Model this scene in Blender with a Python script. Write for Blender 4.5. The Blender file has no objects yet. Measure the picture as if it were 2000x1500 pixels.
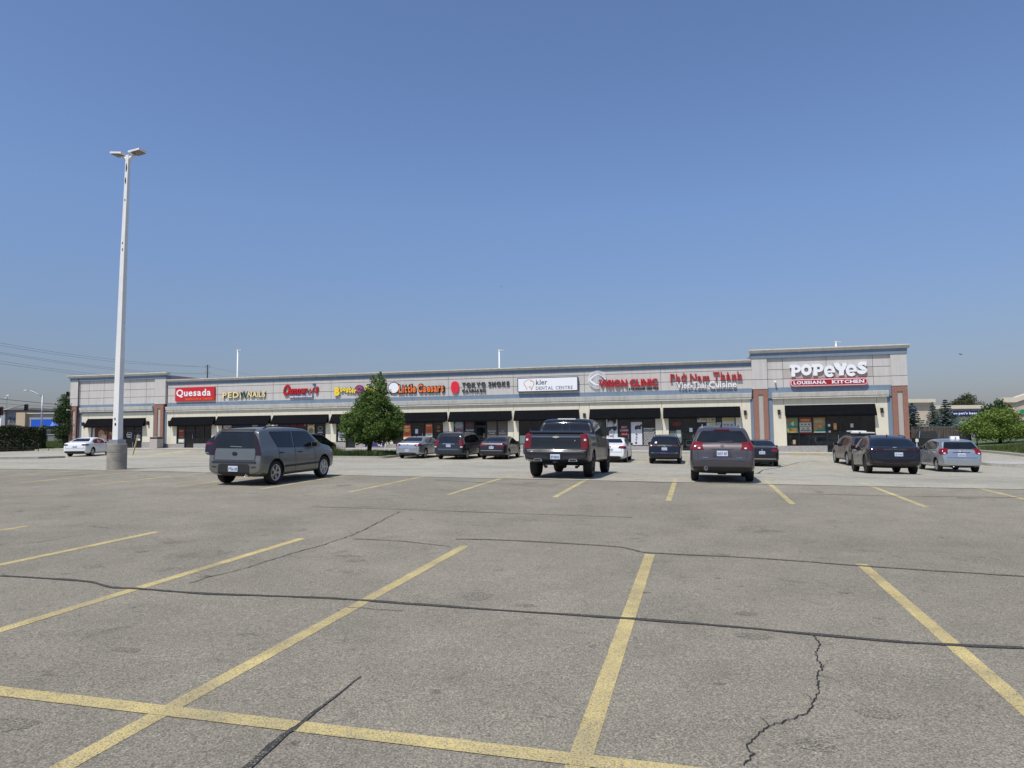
import bpy, bmesh, math, random
from math import sin, cos, pi, radians
from mathutils import Vector, Matrix
from mathutils.bvhtree import BVHTree
random.seed(7)
S = bpy.context.scene
COL = S.collection

# ------------------------------------------------------------------ camera, world, sun
FPX = 1400.0
PITCH = math.atan(101/1400.0)
ROLL = -0.0105
EYE = Vector((0, 0, 1.85))
cam_d = bpy.data.cameras.new('camera'); cam = bpy.data.objects.new('camera', cam_d); COL.objects.link(cam)
cam_d.sensor_width = 36; cam_d.lens = FPX/2000*36; cam_d.clip_end = 6000; cam_d.clip_start = .05
ROT = Matrix.Rotation(pi/2+PITCH, 3, 'X') @ Matrix.Rotation(ROLL, 3, 'Z')
cam.matrix_world = Matrix.Translation(EYE) @ ROT.to_4x4()
S.camera = cam
S.view_settings.view_transform = 'Standard'; S.view_settings.look = 'None'
S.view_settings.gamma = 1; S.view_settings.exposure = 0.0

SUN_ELEV = radians(60); SUN_TRAVEL = radians(36)      # horizontal travel direction, clockwise from +Y
trav = Vector((sin(SUN_TRAVEL)*cos(SUN_ELEV), cos(SUN_TRAVEL)*cos(SUN_ELEV), -sin(SUN_ELEV)))
sd = bpy.data.lights.new('sun', 'SUN'); sd.energy = 4.2; sd.angle = radians(.5); sd.color = (1, .955, .88)
sun = bpy.data.objects.new('sun', sd); COL.objects.link(sun)
sun.rotation_euler = trav.to_track_quat('-Z', 'Y').to_euler(); sun.location = (-20, -30, 60)
W = bpy.data.worlds.new('World'); S.world = W; W.use_nodes = True
wn = W.node_tree.nodes; wl = W.node_tree.links
bg = wn['Background']; sky = wn.new('ShaderNodeTexSky'); sky.sky_type = 'NISHITA'; sky.sun_disc = False
sky.sun_elevation = SUN_ELEV; sky.sun_rotation = SUN_TRAVEL+pi
sky.air_density = 1.3; sky.dust_density = 1.2; sky.ozone_density = 2.0; sky.altitude = 150
hs = wn.new('ShaderNodeHueSaturation'); hs.inputs['Saturation'].default_value = .9
wl.new(sky.outputs[0], hs.inputs['Color'])
mp = wn.new('ShaderNodeTexCoord'); sp_ = wn.new('ShaderNodeSeparateXYZ'); wl.new(mp.outputs['Generated'], sp_.inputs[0])
mr = wn.new('ShaderNodeMapRange'); mr.inputs['From Min'].default_value = -.02; mr.inputs['From Max'].default_value = .30
wl.new(sp_.outputs['Z'], mr.inputs['Value'])
hz = wn.new('ShaderNodeMix'); hz.data_type = 'RGBA'; hz.blend_type = 'MULTIPLY'; hz.inputs[0].default_value = 1
rp = wn.new('ShaderNodeMix'); rp.data_type = 'RGBA'
rp.inputs[6].default_value = (.55, .56, .76, 1); rp.inputs[7].default_value = (.81, .95, 1.26, 1)
wl.new(mr.outputs[0], rp.inputs[0]); wl.new(hs.outputs[0], hz.inputs[6]); wl.new(rp.outputs[2], hz.inputs[7])
wl.new(hz.outputs[2], bg.inputs['Color']); bg.inputs['Strength'].default_value = .1

# ------------------------------------------------------------------ lot frame: u runs along the stalls away from the camera, v to the right
AL = radians(14.35); SA, CA = sin(AL), cos(AL)
def xy(u, v): return (u*SA+v*CA, u*CA-v*SA)
def uv(x, y): return (x*SA+y*CA, x*CA-y*SA)
def herm(pts, x):
    if x <= pts[0][0]: return pts[0][1]
    if x >= pts[-1][0]: return pts[-1][1]
    for a, b in zip(pts, pts[1:]):
        if x <= b[0]:
            h = b[0]-a[0]; t = (x-a[0])/h
            return (2*t**3-3*t*t+1)*a[1]+(t**3-2*t*t+t)*h*a[2]+(-2*t**3+3*t*t)*b[1]+(t**3-t*t)*h*b[2]
PU = [(-30, -.6, .0207), (20, .414, .0207), (23, .45, .0), (38, .13, -.008), (44, .14, .010), (57, .40, .02), (64, .48, 0)]
PV = [(-60, .55, -.004), (-50, .52, -.006), (-25, .36, -.010), (-18, .28, -.0157), (15, -.235, -.0157), (25, -.30, 0)]
def GU(u, v): return herm(PU, u)+herm(PV, v)
def G(x, y): return GU(*uv(x, y))
def P3(u, v, dz=0.): x, y = xy(u, v); return Vector((x, y, GU(u, v)+dz))
def ray(px, py): return ROT @ Vector(((px-1000)/FPX, -(py-750)/FPX, -1))
def gp(px, py):
    d = ray(px, py); t = 1.; t0 = 0
    while t < 900:
        p = EYE+d*t
        if p.z < G(p.x, p.y):
            for _ in range(30):
                m = (t0+t)/2; p = EYE+d*m
                if p.z < G(p.x, p.y): t = m
                else: t0 = m
            return uv(p.x, p.y)
        t0 = t; t *= 1.01
    return uv(p.x, p.y)
def at(px, py, Y):
    d = ray(px, py); return EYE+d*(Y/d.y)

# ------------------------------------------------------------------ materials
MATS = {}
def nm(name):
    m = bpy.data.materials.new(name); m.use_nodes = True
    return m, m.node_tree.nodes, m.node_tree.links, m.node_tree.nodes['Principled BSDF']
def plain(name, rgb, rough=.7, metal=0., var=.0, scale=4., spec=.5, coat=0., bump=0., streak=0.):
    if name in MATS: return MATS[name]
    m, n, l, b = nm(name)
    b.inputs['Roughness'].default_value = rough; b.inputs['Metallic'].default_value = metal
    b.inputs['Specular IOR Level'].default_value = spec; b.inputs['Coat Weight'].default_value = coat
    b.inputs['Coat Roughness'].default_value = .04
    b.inputs['Base Color'].default_value = (*rgb, 1)
    if var:
        tc = n.new('ShaderNodeTexCoord'); nz = n.new('ShaderNodeTexNoise'); nz.inputs['Scale'].default_value = scale
        nz.inputs['Detail'].default_value = 6; nz.inputs['Roughness'].default_value = .65
        l.new(tc.outputs['Object'], nz.inputs['Vector'])
        r = n.new('ShaderNodeMapRange'); r.inputs['From Min'].default_value = .3; r.inputs['From Max'].default_value = .7
        r.inputs['To Min'].default_value = 1-var; r.inputs['To Max'].default_value = 1+var
        l.new(nz.outputs[0], r.inputs[0])
        mx = n.new('ShaderNodeVectorMath'); mx.operation = 'SCALE'; mx.inputs[0].default_value = rgb
        if streak:
            mpp = n.new('ShaderNodeMapping'); mpp.inputs['Scale'].default_value = (2.6, 2.6, .22); l.new(tc.outputs['Object'], mpp.inputs[0])
            n3 = n.new('ShaderNodeTexNoise'); n3.inputs['Scale'].default_value = 1.6; n3.inputs['Detail'].default_value = 5; l.new(mpp.outputs[0], n3.inputs['Vector'])
            r3 = n.new('ShaderNodeMapRange'); r3.inputs['From Min'].default_value = .45; r3.inputs['From Max'].default_value = .75; r3.inputs['To Min'].default_value = 1; r3.inputs['To Max'].default_value = 1-streak
            l.new(n3.outputs[0], r3.inputs[0]); mu = n.new('ShaderNodeMath'); mu.operation = 'MULTIPLY'; l.new(r.outputs[0], mu.inputs[0]); l.new(r3.outputs[0], mu.inputs[1]); r = mu
        l.new(r.outputs[0], mx.inputs['Scale']); l.new(mx.outputs[0], b.inputs['Base Color'])
        if bump:
            bp = n.new('ShaderNodeBump'); bp.inputs['Strength'].default_value = bump; bp.inputs['Distance'].default_value = .01
            l.new(nz.outputs[0], bp.inputs['Height']); l.new(bp.outputs[0], b.inputs['Normal'])
    MATS[name] = m; return m
def col(r, g, b, rough=.6):
    k = 'colour_%.2f_%.2f_%.2f_%.1f' % (r, g, b, rough)
    return plain(k, (r, g, b), rough, var=.06, scale=9)

def asphalt_nodes(n, l, base, dark, fine=1.0):
    """returns colour socket and height socket"""
    tc = n.new('ShaderNodeTexCoord')
    def noise(sc, det=4, rg=.6, dist=0):
        z = n.new('ShaderNodeTexNoise'); z.inputs['Scale'].default_value = sc; z.inputs['Detail'].default_value = det
        z.inputs['Roughness'].default_value = rg; z.inputs['Distortion'].default_value = dist
        l.new(tc.outputs['Object'], z.inputs['Vector']); return z.outputs[0]
    def rng(s, a, b_, c, d):
        r = n.new('ShaderNodeMapRange'); r.inputs['From Min'].default_value = a; r.inputs['From Max'].default_value = b_
        r.inputs['To Min'].default_value = c; r.inputs['To Max'].default_value = d; l.new(s, r.inputs[0]); return r.outputs[0]
    def mul(a, b_, op='MULTIPLY'):
        q = n.new('ShaderNodeMath'); q.operation = op; l.new(a, q.inputs[0])
        if isinstance(b_, float): q.inputs[1].default_value = b_
        else: l.new(b_, q.inputs[1])
        return q.outputs[0]
    big = rng(noise(.16, 5, .6, .6), .3, .7, .82, 1.14)
    mid = rng(noise(1.1, 5, .7), .3, .7, .84, 1.14)
    ag = rng(noise(75*fine, 3, .85), .3, .7, .28, 1.80)
    ag2 = rng(noise(22*fine, 3, .7), .3, .7, .86, 1.14)
    st = rng(noise(1.3, 4, .6, .8), .62, .76, 1., .58)
    st2 = rng(noise(3.7, 3, .6, .4), .66, .74, 1., .50)
    vo = n.new('ShaderNodeTexVoronoi'); vo.inputs['Scale'].default_value = 95*fine; l.new(tc.outputs['Object'], vo.inputs['Vector'])
    peb = rng(vo.outputs['Color'], .0, 1., .60, 1.45)
    v = mul(mul(mul(big, mid), mul(ag, ag2)), mul(mul(st, st2), peb))
    c = n.new('ShaderNodeMix'); c.data_type = 'RGBA'; c.inputs[6].default_value = (*dark, 1); c.inputs[7].default_value = (*base, 1)
    l.new(v, c.inputs[0]); c.clamp_factor = False
    return c.outputs[2], mul(ag, ag2)
def asphalt(name, base, dark, fine=1., rough=.85):
    m, n, l, b = nm(name); c, h = asphalt_nodes(n, l, base, dark, fine)
    l.new(c, b.inputs['Base Color']); b.inputs['Roughness'].default_value = rough; b.inputs['Specular IOR Level'].default_value = .25
    bp = n.new('ShaderNodeBump'); bp.inputs['Strength'].default_value = .5; bp.inputs['Distance'].default_value = .006
    l.new(h, bp.inputs['Height']); l.new(bp.outputs[0], b.inputs['Normal'])
    MATS[name] = m; return m
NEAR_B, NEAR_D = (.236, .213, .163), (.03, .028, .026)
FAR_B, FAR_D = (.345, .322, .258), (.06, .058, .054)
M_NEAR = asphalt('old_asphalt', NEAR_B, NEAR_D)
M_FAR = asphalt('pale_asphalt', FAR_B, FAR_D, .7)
def worn_paint(name, rgb, base, dark, wear=.5):
    m, n, l, b = nm(name); c, h = asphalt_nodes(n, l, base, dark)
    tc = n.new('ShaderNodeTexCoord')
    nz = n.new('ShaderNodeTexNoise'); nz.inputs['Scale'].default_value = 85; nz.inputs['Detail'].default_value = 3; nz.inputs['Roughness'].default_value = .75
    l.new(tc.outputs['Object'], nz.inputs['Vector'])
    n2 = n.new('ShaderNodeTexNoise'); n2.inputs['Scale'].default_value = 2.2; n2.inputs['Detail'].default_value = 4
    l.new(tc.outputs['Object'], n2.inputs['Vector'])
    ad = n.new('ShaderNodeMath'); ad.operation = 'MULTIPLY_ADD'; l.new(n2.outputs[0], ad.inputs[0]); ad.inputs[1].default_value = .16; l.new(nz.outputs[0], ad.inputs[2])
    r = n.new('ShaderNodeMapRange'); r.inputs['From Min'].default_value = wear; r.inputs['From Max'].default_value = wear+.10
    l.new(ad.outputs[0], r.inputs[0])
    mx = n.new('ShaderNodeMix'); mx.data_type = 'RGBA'; l.new(r.outputs[0], mx.inputs[0]); l.new(c, mx.inputs[6])
    mm = n.new('ShaderNodeMapRange'); mm.inputs['From Min'].default_value = .3; mm.inputs['From Max'].default_value = .7; mm.inputs['To Min'].default_value = .8; mm.inputs['To Max'].default_value = 1.15
    l.new(n2.outputs[0], mm.inputs[0])
    sc = n.new('ShaderNodeVectorMath'); sc.operation = 'SCALE'; sc.inputs[0].default_value = rgb; l.new(mm.outputs[0], sc.inputs['Scale'])
    l.new(sc.outputs[0], mx.inputs[7]); l.new(mx.outputs[2], b.inputs['Base Color']); b.inputs['Roughness'].default_value = .8
    b.inputs['Specular IOR Level'].default_value = .25
    MATS[name] = m; return m
M_YEL = worn_paint('worn_yellow_paint', (.53, .42, .165), NEAR_B, NEAR_D, .505)
M_YEL2 = worn_paint('faded_yellow_paint', (.52, .43, .18), NEAR_B, NEAR_D, .50)
M_YEL3 = worn_paint('faint_yellow_paint', (.52, .43, .22), FAR_B, FAR_D, .53)
M_TAR = worn_paint('tar_seal', (.045, .043, .040), NEAR_B, NEAR_D, .44)
M_CRACK = plain('crack_dirt', (.022, .020, .018), .95)
M_TARF = worn_paint('thin_tar_seal', (.055, .052, .048), NEAR_B, NEAR_D, .52)
M_CONC = plain('concrete', (.40, .385, .345), .85, var=.16, scale=3, bump=.3)
M_CONC2 = plain('old_concrete', (.27, .25, .21), .9, var=.25, scale=4, bump=.5)
M_CURB = plain('kerb_concrete', (.36, .34, .29), .85, var=.2, scale=6)
M_DIRT = plain('dry_ground', (.17, .16, .12), .95, var=.3, scale=.2)
M_GRASS = plain('grass_ground', (.085, .115, .035), .95, var=.3, scale=1.5)
M_STUC = plain('taupe_stucco', (.525, .50, .47), .9, var=.045, scale=1.3, bump=.15, streak=.12)
M_STUC2 = plain('grey_stucco', (.40, .375, .34), .9, var=.04, scale=1.3)
M_CREAM = plain('cream_stucco', (.68, .635, .50), .9, var=.04, scale=1.2, bump=.15, streak=.10)
M_CORN = plain('cornice_stucco', (.60, .58, .52), .9, var=.08, scale=2, streak=.22)
M_BLUE = plain('blue_stucco', (.165, .225, .295), .9, var=.06, scale=1.2, streak=.15)
M_BLOCK = plain('split_block', (.33, .31, .29), .95, var=.2, scale=7, bump=.4)
M_AWN = plain('awning_fabric', (.0045, .0048, .0065), .85, var=.3, scale=3, spec=.08)
M_FRAME = plain('dark_frame', (.012, .012, .014), .4)
M_BLACK = plain('matte_black', (.012, .012, .013), .6)
M_GROOVE = plain('dark_joint', (.09, .085, .08), .95)  # dark strips marking the stucco joints, set slightly proud of the wall
M_WHITE = plain('white_paint', (.78, .77, .73), .5, var=.05, scale=2, streak=.08)
M_SIGNW = plain('sign_white', (.82, .83, .85), .35)
M_STEEL = plain('galvanised_steel', (.36, .37, .38), .45, .6, var=.1, scale=5)
M_CHROME = plain('chrome', (.75, .75, .76), .12, 1.)
M_RUB = plain('tyre_rubber', (.008, .008, .008), .75, var=.1, scale=20)
M_PLAST = plain('dark_plastic', (.020, .020, .021), .55)
M_GLASS = plain('tinted_glass', (.008, .010, .012), .03, spec=.55, var=.35, scale=2.2)
M_SHOP = plain('shop_glass', (.010, .012, .013), .04, spec=.6, var=.85, scale=1.1)
M_REDL = plain('red_lens', (.17, .005, .009), .12, spec=.6)
M_DARKL = plain('smoked_red_lens', (.022, .005, .006), .12, spec=.6)
M_CLEAR = plain('clear_lens', (.7, .68, .66), .15, spec=.8)
M_PLATE = plain('plate_white', (.62, .66, .74), .35)
M_PLTX = plain('plate_blue', (.05, .10, .28), .5)
M_ALLOY = plain('alloy_wheel', (.52, .52, .53), .3, .8)
M_DALLOY = plain('dark_alloy_wheel', (.05, .05, .055), .35, .7)
M_DARK = plain('wheel_well', (.006, .006, .006), .9)
def brick():
    m, n, l, b = nm('red_brick'); tc = n.new('ShaderNodeTexCoord'); s = n.new('ShaderNodeSeparateXYZ'); c = n.new('ShaderNodeCombineXYZ')
    a = n.new('ShaderNodeMath'); a.operation = 'ADD'; l.new(tc.outputs['Object'], s.inputs[0]); l.new(s.outputs[0], a.inputs[0]); l.new(s.outputs[1], a.inputs[1])
    l.new(a.outputs[0], c.inputs[0]); l.new(s.outputs[2], c.inputs[1])
    t = n.new('ShaderNodeTexBrick'); t.inputs['Color1'].default_value = (.25, .095, .065, 1); t.inputs['Color2'].default_value = (.19, .070, .050, 1)
    t.inputs['Mortar'].default_value = (.36, .24, .18, 1); t.inputs['Scale'].default_value = 1; t.inputs['Mortar Size'].default_value = .011
    t.inputs['Brick Width'].default_value = .21; t.inputs['Row Height'].default_value = .08; l.new(c.outputs[0], t.inputs['Vector'])
    l.new(t.outputs[0], b.inputs['Base Color']); b.inputs['Roughness'].default_value = .9; MATS['red_brick'] = m; return m
M_BRICK = brick()
def wood():
    m, n, l, b = nm('weathered_wood'); tc = n.new('ShaderNodeTexCoord'); w = n.new('ShaderNodeTexNoise'); mp = n.new('ShaderNodeMapping')
    mp.inputs['Scale'].default_value = (7, 7, .5); l.new(tc.outputs['Object'], mp.inputs[0]); l.new(mp.outputs[0], w.inputs['Vector']); w.inputs['Scale'].default_value = 1.2; w.inputs['Detail'].default_value = 3
    r = n.new('ShaderNodeValToRGB'); l.new(w.outputs[0], r.inputs[0])
    r.color_ramp.elements[0].color = (.055, .035, .024, 1); r.color_ramp.elements[0].position = .35
    r.color_ramp.elements[1].color = (.19, .165, .14, 1); r.color_ramp.elements[1].position = .65
    l.new(r.outputs[0], b.inputs['Base Color']); b.inputs['Roughness'].default_value = .9; MATS['wood'] = m; return m
M_WOOD = wood()
def leaf(name, a, b_, sc=1.2, trans=.25):
    m, n, l, b = nm(name); tc = n.new('ShaderNodeTexCoord'); nz = n.new('ShaderNodeTexNoise'); nz.inputs['Scale'].default_value = sc; nz.inputs['Detail'].default_value = 3
    l.new(tc.outputs['Object'], nz.inputs['Vector'])
    n2 = n.new('ShaderNodeTexNoise'); n2.inputs['Scale'].default_value = 14; l.new(tc.outputs['Object'], n2.inputs['Vector'])
    ad = n.new('ShaderNodeMath'); ad.operation = 'MULTIPLY_ADD'; l.new(n2.outputs[0], ad.inputs[0]); ad.inputs[1].default_value = .6; l.new(nz.outputs[0], ad.inputs[2])
    r = n.new('ShaderNodeMapRange'); r.inputs['From Min'].default_value = .6; r.inputs['From Max'].default_value = 1.0; l.new(ad.outputs[0], r.inputs[0])
    mx = n.new('ShaderNodeMix'); mx.data_type = 'RGBA'; mx.inputs[6].default_value = (*a, 1); mx.inputs[7].default_value = (*b_, 1); l.new(r.outputs[0], mx.inputs[0])
    l.new(mx.outputs[2], b.inputs['Base Color']); b.inputs['Roughness'].default_value = .55; b.inputs['Specular IOR Level'].default_value = .3
    tr = n.new('ShaderNodeBsdfTranslucent'); l.new(mx.outputs[2], tr.inputs['Color']); ms = n.new('ShaderNodeMixShader'); ms.inputs[0].default_value = trans
    l.new(b.outputs[0], ms.inputs[1]); l.new(tr.outputs[0], ms.inputs[2]); l.new(ms.outputs[0], n['Material Output'].inputs['Surface'])
    MATS[name] = m; return m
M_LEAF = leaf('maple_leaves', (.062, .11, .022), (.155, .235, .055), 1.2, .4)
M_LEAF2 = leaf('dark_leaves', (.030, .060, .018), (.055, .095, .03))
M_LEAF3 = leaf('bright_leaves', (.11, .17, .028), (.20, .27, .05), .7)
M_SPR = leaf('spruce_needles', (.055, .085, .072), (.12, .165, .145), 1.5, .1)
M_HEDGE = leaf('hedge_leaves', (.024, .038, .016), (.055, .066, .026), 1., .1)
M_BLADE = leaf('grass_blades', (.06, .085, .022), (.13, .15, .045), .5)
M_BARK = plain('bark', (.07, .055, .04), .95, var=.3, scale=8)

# ------------------------------------------------------------------ mesh helpers
class MB:
    def __init__(s): s.v = []; s.f = []; s.m = []
    def add(s, vs, fs, mi=0):
        o = len(s.v); s.v += [tuple(q) for q in vs]; s.f += [tuple(i+o for i in f) for f in fs]; s.m += [mi]*len(fs)
    def box(s, x0, x1, y0, y1, z0, z1, mi=0):
        s.add([(x0, y0, z0), (x1, y0, z0), (x1, y1, z0), (x0, y1, z0), (x0, y0, z1), (x1, y0, z1), (x1, y1, z1), (x0, y1, z1)],
              [(0, 3, 2, 1), (4, 5, 6, 7), (0, 1, 5, 4), (1, 2, 6, 5), (2, 3, 7, 6), (3, 0, 4, 7)], mi)
    def bar(s, a, b, w, h=None, mi=0, up=(0, 0, 1)):
        a = Vector(a); b = Vector(b); d = (b-a).normalized(); h = h or w
        x = d.cross(Vector(up))
        if x.length < .01: x = d.cross(Vector((1, 0, 0)))
        x.normalize(); y = d.cross(x); vs = []
        for p in (a, b):
            for i, j in ((-1, -1), (1, -1), (1, 1), (-1, 1)): vs.append(p+x*i*w/2+y*j*h/2)
        s.add(vs, [(0, 1, 2, 3), (7, 6, 5, 4), (0, 4, 5, 1), (1, 5, 6, 2), (2, 6, 7, 3), (3, 7, 4, 0)], mi)
    def tube(s, pts, rs, n=8, mi=0, cap=True):
        pts = [Vector(p) for p in pts]; o = len(s.v); vs = []
        for i, p in enumerate(pts):
            d = (pts[min(i+1, len(pts)-1)]-pts[max(i-1, 0)]).normalized()
            x = d.orthogonal().normalized() if abs(d.z) > .9 else d.cross(Vector((0, 0, 1))).normalized(); y = d.cross(x)
            r = rs[i] if isinstance(rs, (list, tuple)) else rs
            if abs(d.z) > .9: x = Vector((1, 0, 0)); y = d.cross(x).normalized(); x = y.cross(d)
            vs += [p+x*cos(2*pi*k/n)*r+y*sin(2*pi*k/n)*r for k in range(n)]
        fs = [(i*n+k, i*n+(k+1) % n, (i+1)*n+(k+1) % n, (i+1)*n+k) for i in range(len(pts)-1) for k in range(n)]
        if cap: fs += [tuple(range(n))[::-1], tuple((len(pts)-1)*n+k for k in range(n))]
        s.add(vs, fs, mi)
    def lathe(s, prof, n=24, mi=0, axis='z', c=(0, 0, 0)):
        vs = []
        for r, h in prof:
            for k in range(n):
                a = 2*pi*k/n
                vs.append((c[0]+r*cos(a), c[1]+r*sin(a), c[2]+h) if axis == 'z' else (c[0]+r*cos(a), c[1]+h, c[2]+r*sin(a)))
        m = len(prof)
        fs = [(i*n+k, i*n+(k+1) % n, (i+1)*n+(k+1) % n, (i+1)*n+k) for i in range(m-1) for k in range(n)]
        if prof[0][0] > 0: fs.append(tuple(range(n))[::-1])
        if prof[-1][0] > 0: fs.append(tuple((m-1)*n+k for k in range(n)))
        s.add(vs, fs, mi)
    def prism(s, poly, y0, y1, mi=0):       # poly in x,z extruded along y
        n = len(poly); vs = [(p[0], y0, p[1]) for p in poly]+[(p[0], y1, p[1]) for p in poly]
        s.add(vs, [tuple(range(n)), tuple(range(2*n-1, n-1, -1))]+[(i, n+i, n+(i+1) % n, (i+1) % n) for i in range(n)], mi)
    def extr(s, prof, x0, x1, mi=0):        # prof in y,z extruded along x (closed)
        n = len(prof); vs = [(x0, p[0], p[1]) for p in prof]+[(x1, p[0], p[1]) for p in prof]
        s.add(vs, [tuple(range(n)), tuple(range(2*n-1, n-1, -1))]+[(i, n+i, n+(i+1) % n, (i+1) % n) for i in range(n)], mi)
def link(name, me, parent=None):
    o = bpy.data.objects.new(name, me); COL.objects.link(o)
    if parent: o.parent = parent
    return o
def mkmesh(name, mb, mats, smooth=False, off=(0, 0, 0), fixn=True):
    me = bpy.data.meshes.new(name)
    me.from_pydata([(a-off[0], b-off[1], c-off[2]) for a, b, c in mb.v], [], mb.f)
    for m in (mats if isinstance(mats, (list, tuple)) else [mats]): me.materials.append(m)
    me.polygons.foreach_set('material_index', mb.m)
    if fixn:
        bm = bmesh.new(); bm.from_mesh(me); bmesh.ops.recalc_face_normals(bm, faces=bm.faces); bm.to_mesh(me); bm.free()
    if smooth: me.polygons.foreach_set('use_smooth', [True]*len(me.polygons))
    me.update(); return me
def tag(o, label=None, cat=None, group=None, kind=None):
    if label: o['label'] = label
    if cat: o['category'] = cat
    if group: o['group'] = group
    if kind: o['kind'] = kind
    return o
def empty(name, loc, rz=0.):
    o = bpy.data.objects.new(name, None); COL.objects.link(o); o.location = loc; o.rotation_euler = (0, 0, rz); o.empty_display_size = .3
    return o
class Lot:
    """a thing whose meshes are written in lot coordinates (v, u, z)"""
    def __init__(s, name, v, u, z, label, cat, group=None):
        s.o = (v, u, z); x, y = xy(u, v); s.root = empty(name, (x, y, z), -AL); tag(s.root, label, cat, group)
    def part(s, name, mb, mats, parent=None, smooth=False):
        return link(name, mkmesh(name, mb, mats, smooth, s.o), parent or s.root)
def lotmesh(name, mb, mats, v, u, z, label, cat, group=None, kind=None, smooth=False):
    o = link(name, mkmesh(name, mb, mats, smooth, (v, u, z))); x, y = xy(u, v)
    o.location = (x, y, z); o.rotation_euler = (0, 0, -AL); return tag(o, label, cat, group, kind)

# ------------------------------------------------------------------ text
GLY = {}
def glyph(ch, bold):
    k = (ch, bold)
    if k in GLY: return GLY[k]
    cu = bpy.data.curves.new('t', 'FONT'); cu.body = ch; cu.size = 1; cu.offset = bold; cu.resolution_u = 3; cu.fill_mode = 'FRONT'
    o = bpy.data.objects.new('t', cu); COL.objects.link(o); bpy.context.view_layer.update()
    me = bpy.data.meshes.new_from_object(o.evaluated_get(bpy.context.evaluated_depsgraph_get()))
    vs = [(v.co.x, v.co.y) for v in me.vertices]; fs = [tuple(p.vertices) for p in me.polygons]
    bpy.data.objects.remove(o); bpy.data.curves.remove(cu); bpy.data.meshes.remove(me)
    # merge doubles
    d = {}; mp_ = []; nv = []
    for p in vs:
        q = (round(p[0], 4), round(p[1], 4))
        if q not in d: d[q] = len(nv); nv.append(q)
        mp_.append(d[q])
    fs = [tuple(mp_[i] for i in f) for f in fs]; fs = [f for f in fs if len(set(f)) == len(f)]
    if not nv: nv = [(0, 0)]
    xs = [p[0] for p in nv]; GLY[k] = (nv, fs, min(xs), max(xs)); return GLY[k]
SER = {'L': 'bl tl', 'O': '', 'U': 'tl tr', 'I': 'bc tc', 'S': '', 'A': 'bl br', 'N': 'bl tl tr', 'K': 'bl tl br tr', 'T': 'bc', 'C': '', 'H': 'bl br tl tr', 'E': 'bl tl',
       'D': 'bl tl', 'R': 'bl tl br', 'P': 'bl tl', 'V': 'tl tr', 'h': 'bl br', 'm': 'bl br bc', 'n': 'bl br', 'i': 'bc', 'k': 'bl br', 'l': 'bc', 'r': 'bl', 'à': '', 'ở': ''}
def layout(text, bold=0., gap=.10, serif=False, space=.35):
    """returns outlines of a line of text: (verts, faces) with unit cap height about .7"""
    V, F, SF = [], [], []; x = 0
    for ch in text:
        if ch == ' ': x += space; continue
        vs, fs, a, b = glyph(ch, bold); o = len(V)
        V += [(p[0]-a+x, p[1]) for p in vs]; F += [tuple(i+o for i in f) for f in fs]
        if serif:
            w = b-a; top = max(p[1] for p in vs); t = .05+bold; hw = .10+bold
            if ch in 'hklb': top = .74
            for s_ in SER.get(ch, '').split():
                cx = x+{'l': .08, 'c': w/2, 'r': w-.08}[s_[1]]
                if ch == 'A' or ch == 'V': cx = x+{'l': .04, 'r': w-.04}[s_[1]]
                z0 = 0 if s_[0] == 'b' else top-t; o = len(V)
                V += [(cx-hw, z0), (cx+hw, z0), (cx+hw, z0+t), (cx-hw, z0+t)]; SF.append((o, o+1, o+2, o+3))
        x += b-a+gap+(.04 if serif else 0)
    return V, F, SF
def put_text(mb, lay, x0, x1, z0, z1, uf, depth, mi=0, shear=0., side=None, flip=1, fit=True):
    """x along v, z up, front face at u=uf facing the viewer (-u), extruded back by depth"""
    V, F, SF = lay; xs = [p[0]+shear*p[1] for p in V]; zs = [p[1] for p in V]
    ax, bx, az, bz = min(xs), max(xs), min(zs), max(zs)
    P = [(x0+(x-ax)/(bx-ax)*(x1-x0), z0+(z-az)/(bz-az)*(z1-z0)) for x, z in zip(xs, zs)]
    extrude2d(mb, P, F, uf, depth, mi, side)
    if SF: extrude2d(mb, P, SF, uf-.004, depth, mi, side)
def extrude2d(mb, P, F, uf, depth, mi=0, side=None):
    n = len(P); mb.add([(x, uf, z) for x, z in P], [f for f in F], mi)
    if depth <= 0: return
    ed = {}
    for f in F:
        for a, b in zip(f, f[1:]+f[:1]): ed[(a, b)] = 1
    bd = [(a, b) for (a, b) in ed if (b, a) not in ed]
    mb.add([(x, uf, z) for x, z in P]+[(x, uf+depth, z) for x, z in P], [(a, a+n, b+n, b) for a, b in bd], mi if side is None else side)
def ell(cx, cz, rx, rz, n=20, a0=0, a1=2*pi): return [(cx+rx*cos(a0+(a1-a0)*k/n), cz+rz*sin(a0+(a1-a0)*k/n)) for k in range(n)]
def ringpoly(pts, wdt):
    """a stroke of given width along 2D points -> quads"""
    P = []; F = []
    for i, p in enumerate(pts):
        a = pts[max(i-1, 0)]; b = pts[min(i+1, len(pts)-1)]; dx, dz = b[0]-a[0], b[1]-a[1]; L = math.hypot(dx, dz) or 1
        w = wdt[i] if isinstance(wdt, (list, tuple)) else wdt
        P += [(p[0]-dz/L*w/2, p[1]+dx/L*w/2), (p[0]+dz/L*w/2, p[1]-dx/L*w/2)]
    for i in range(len(pts)-1): F.append((2*i, 2*i+1, 2*i+3, 2*i+2))
    return P, F
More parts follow.
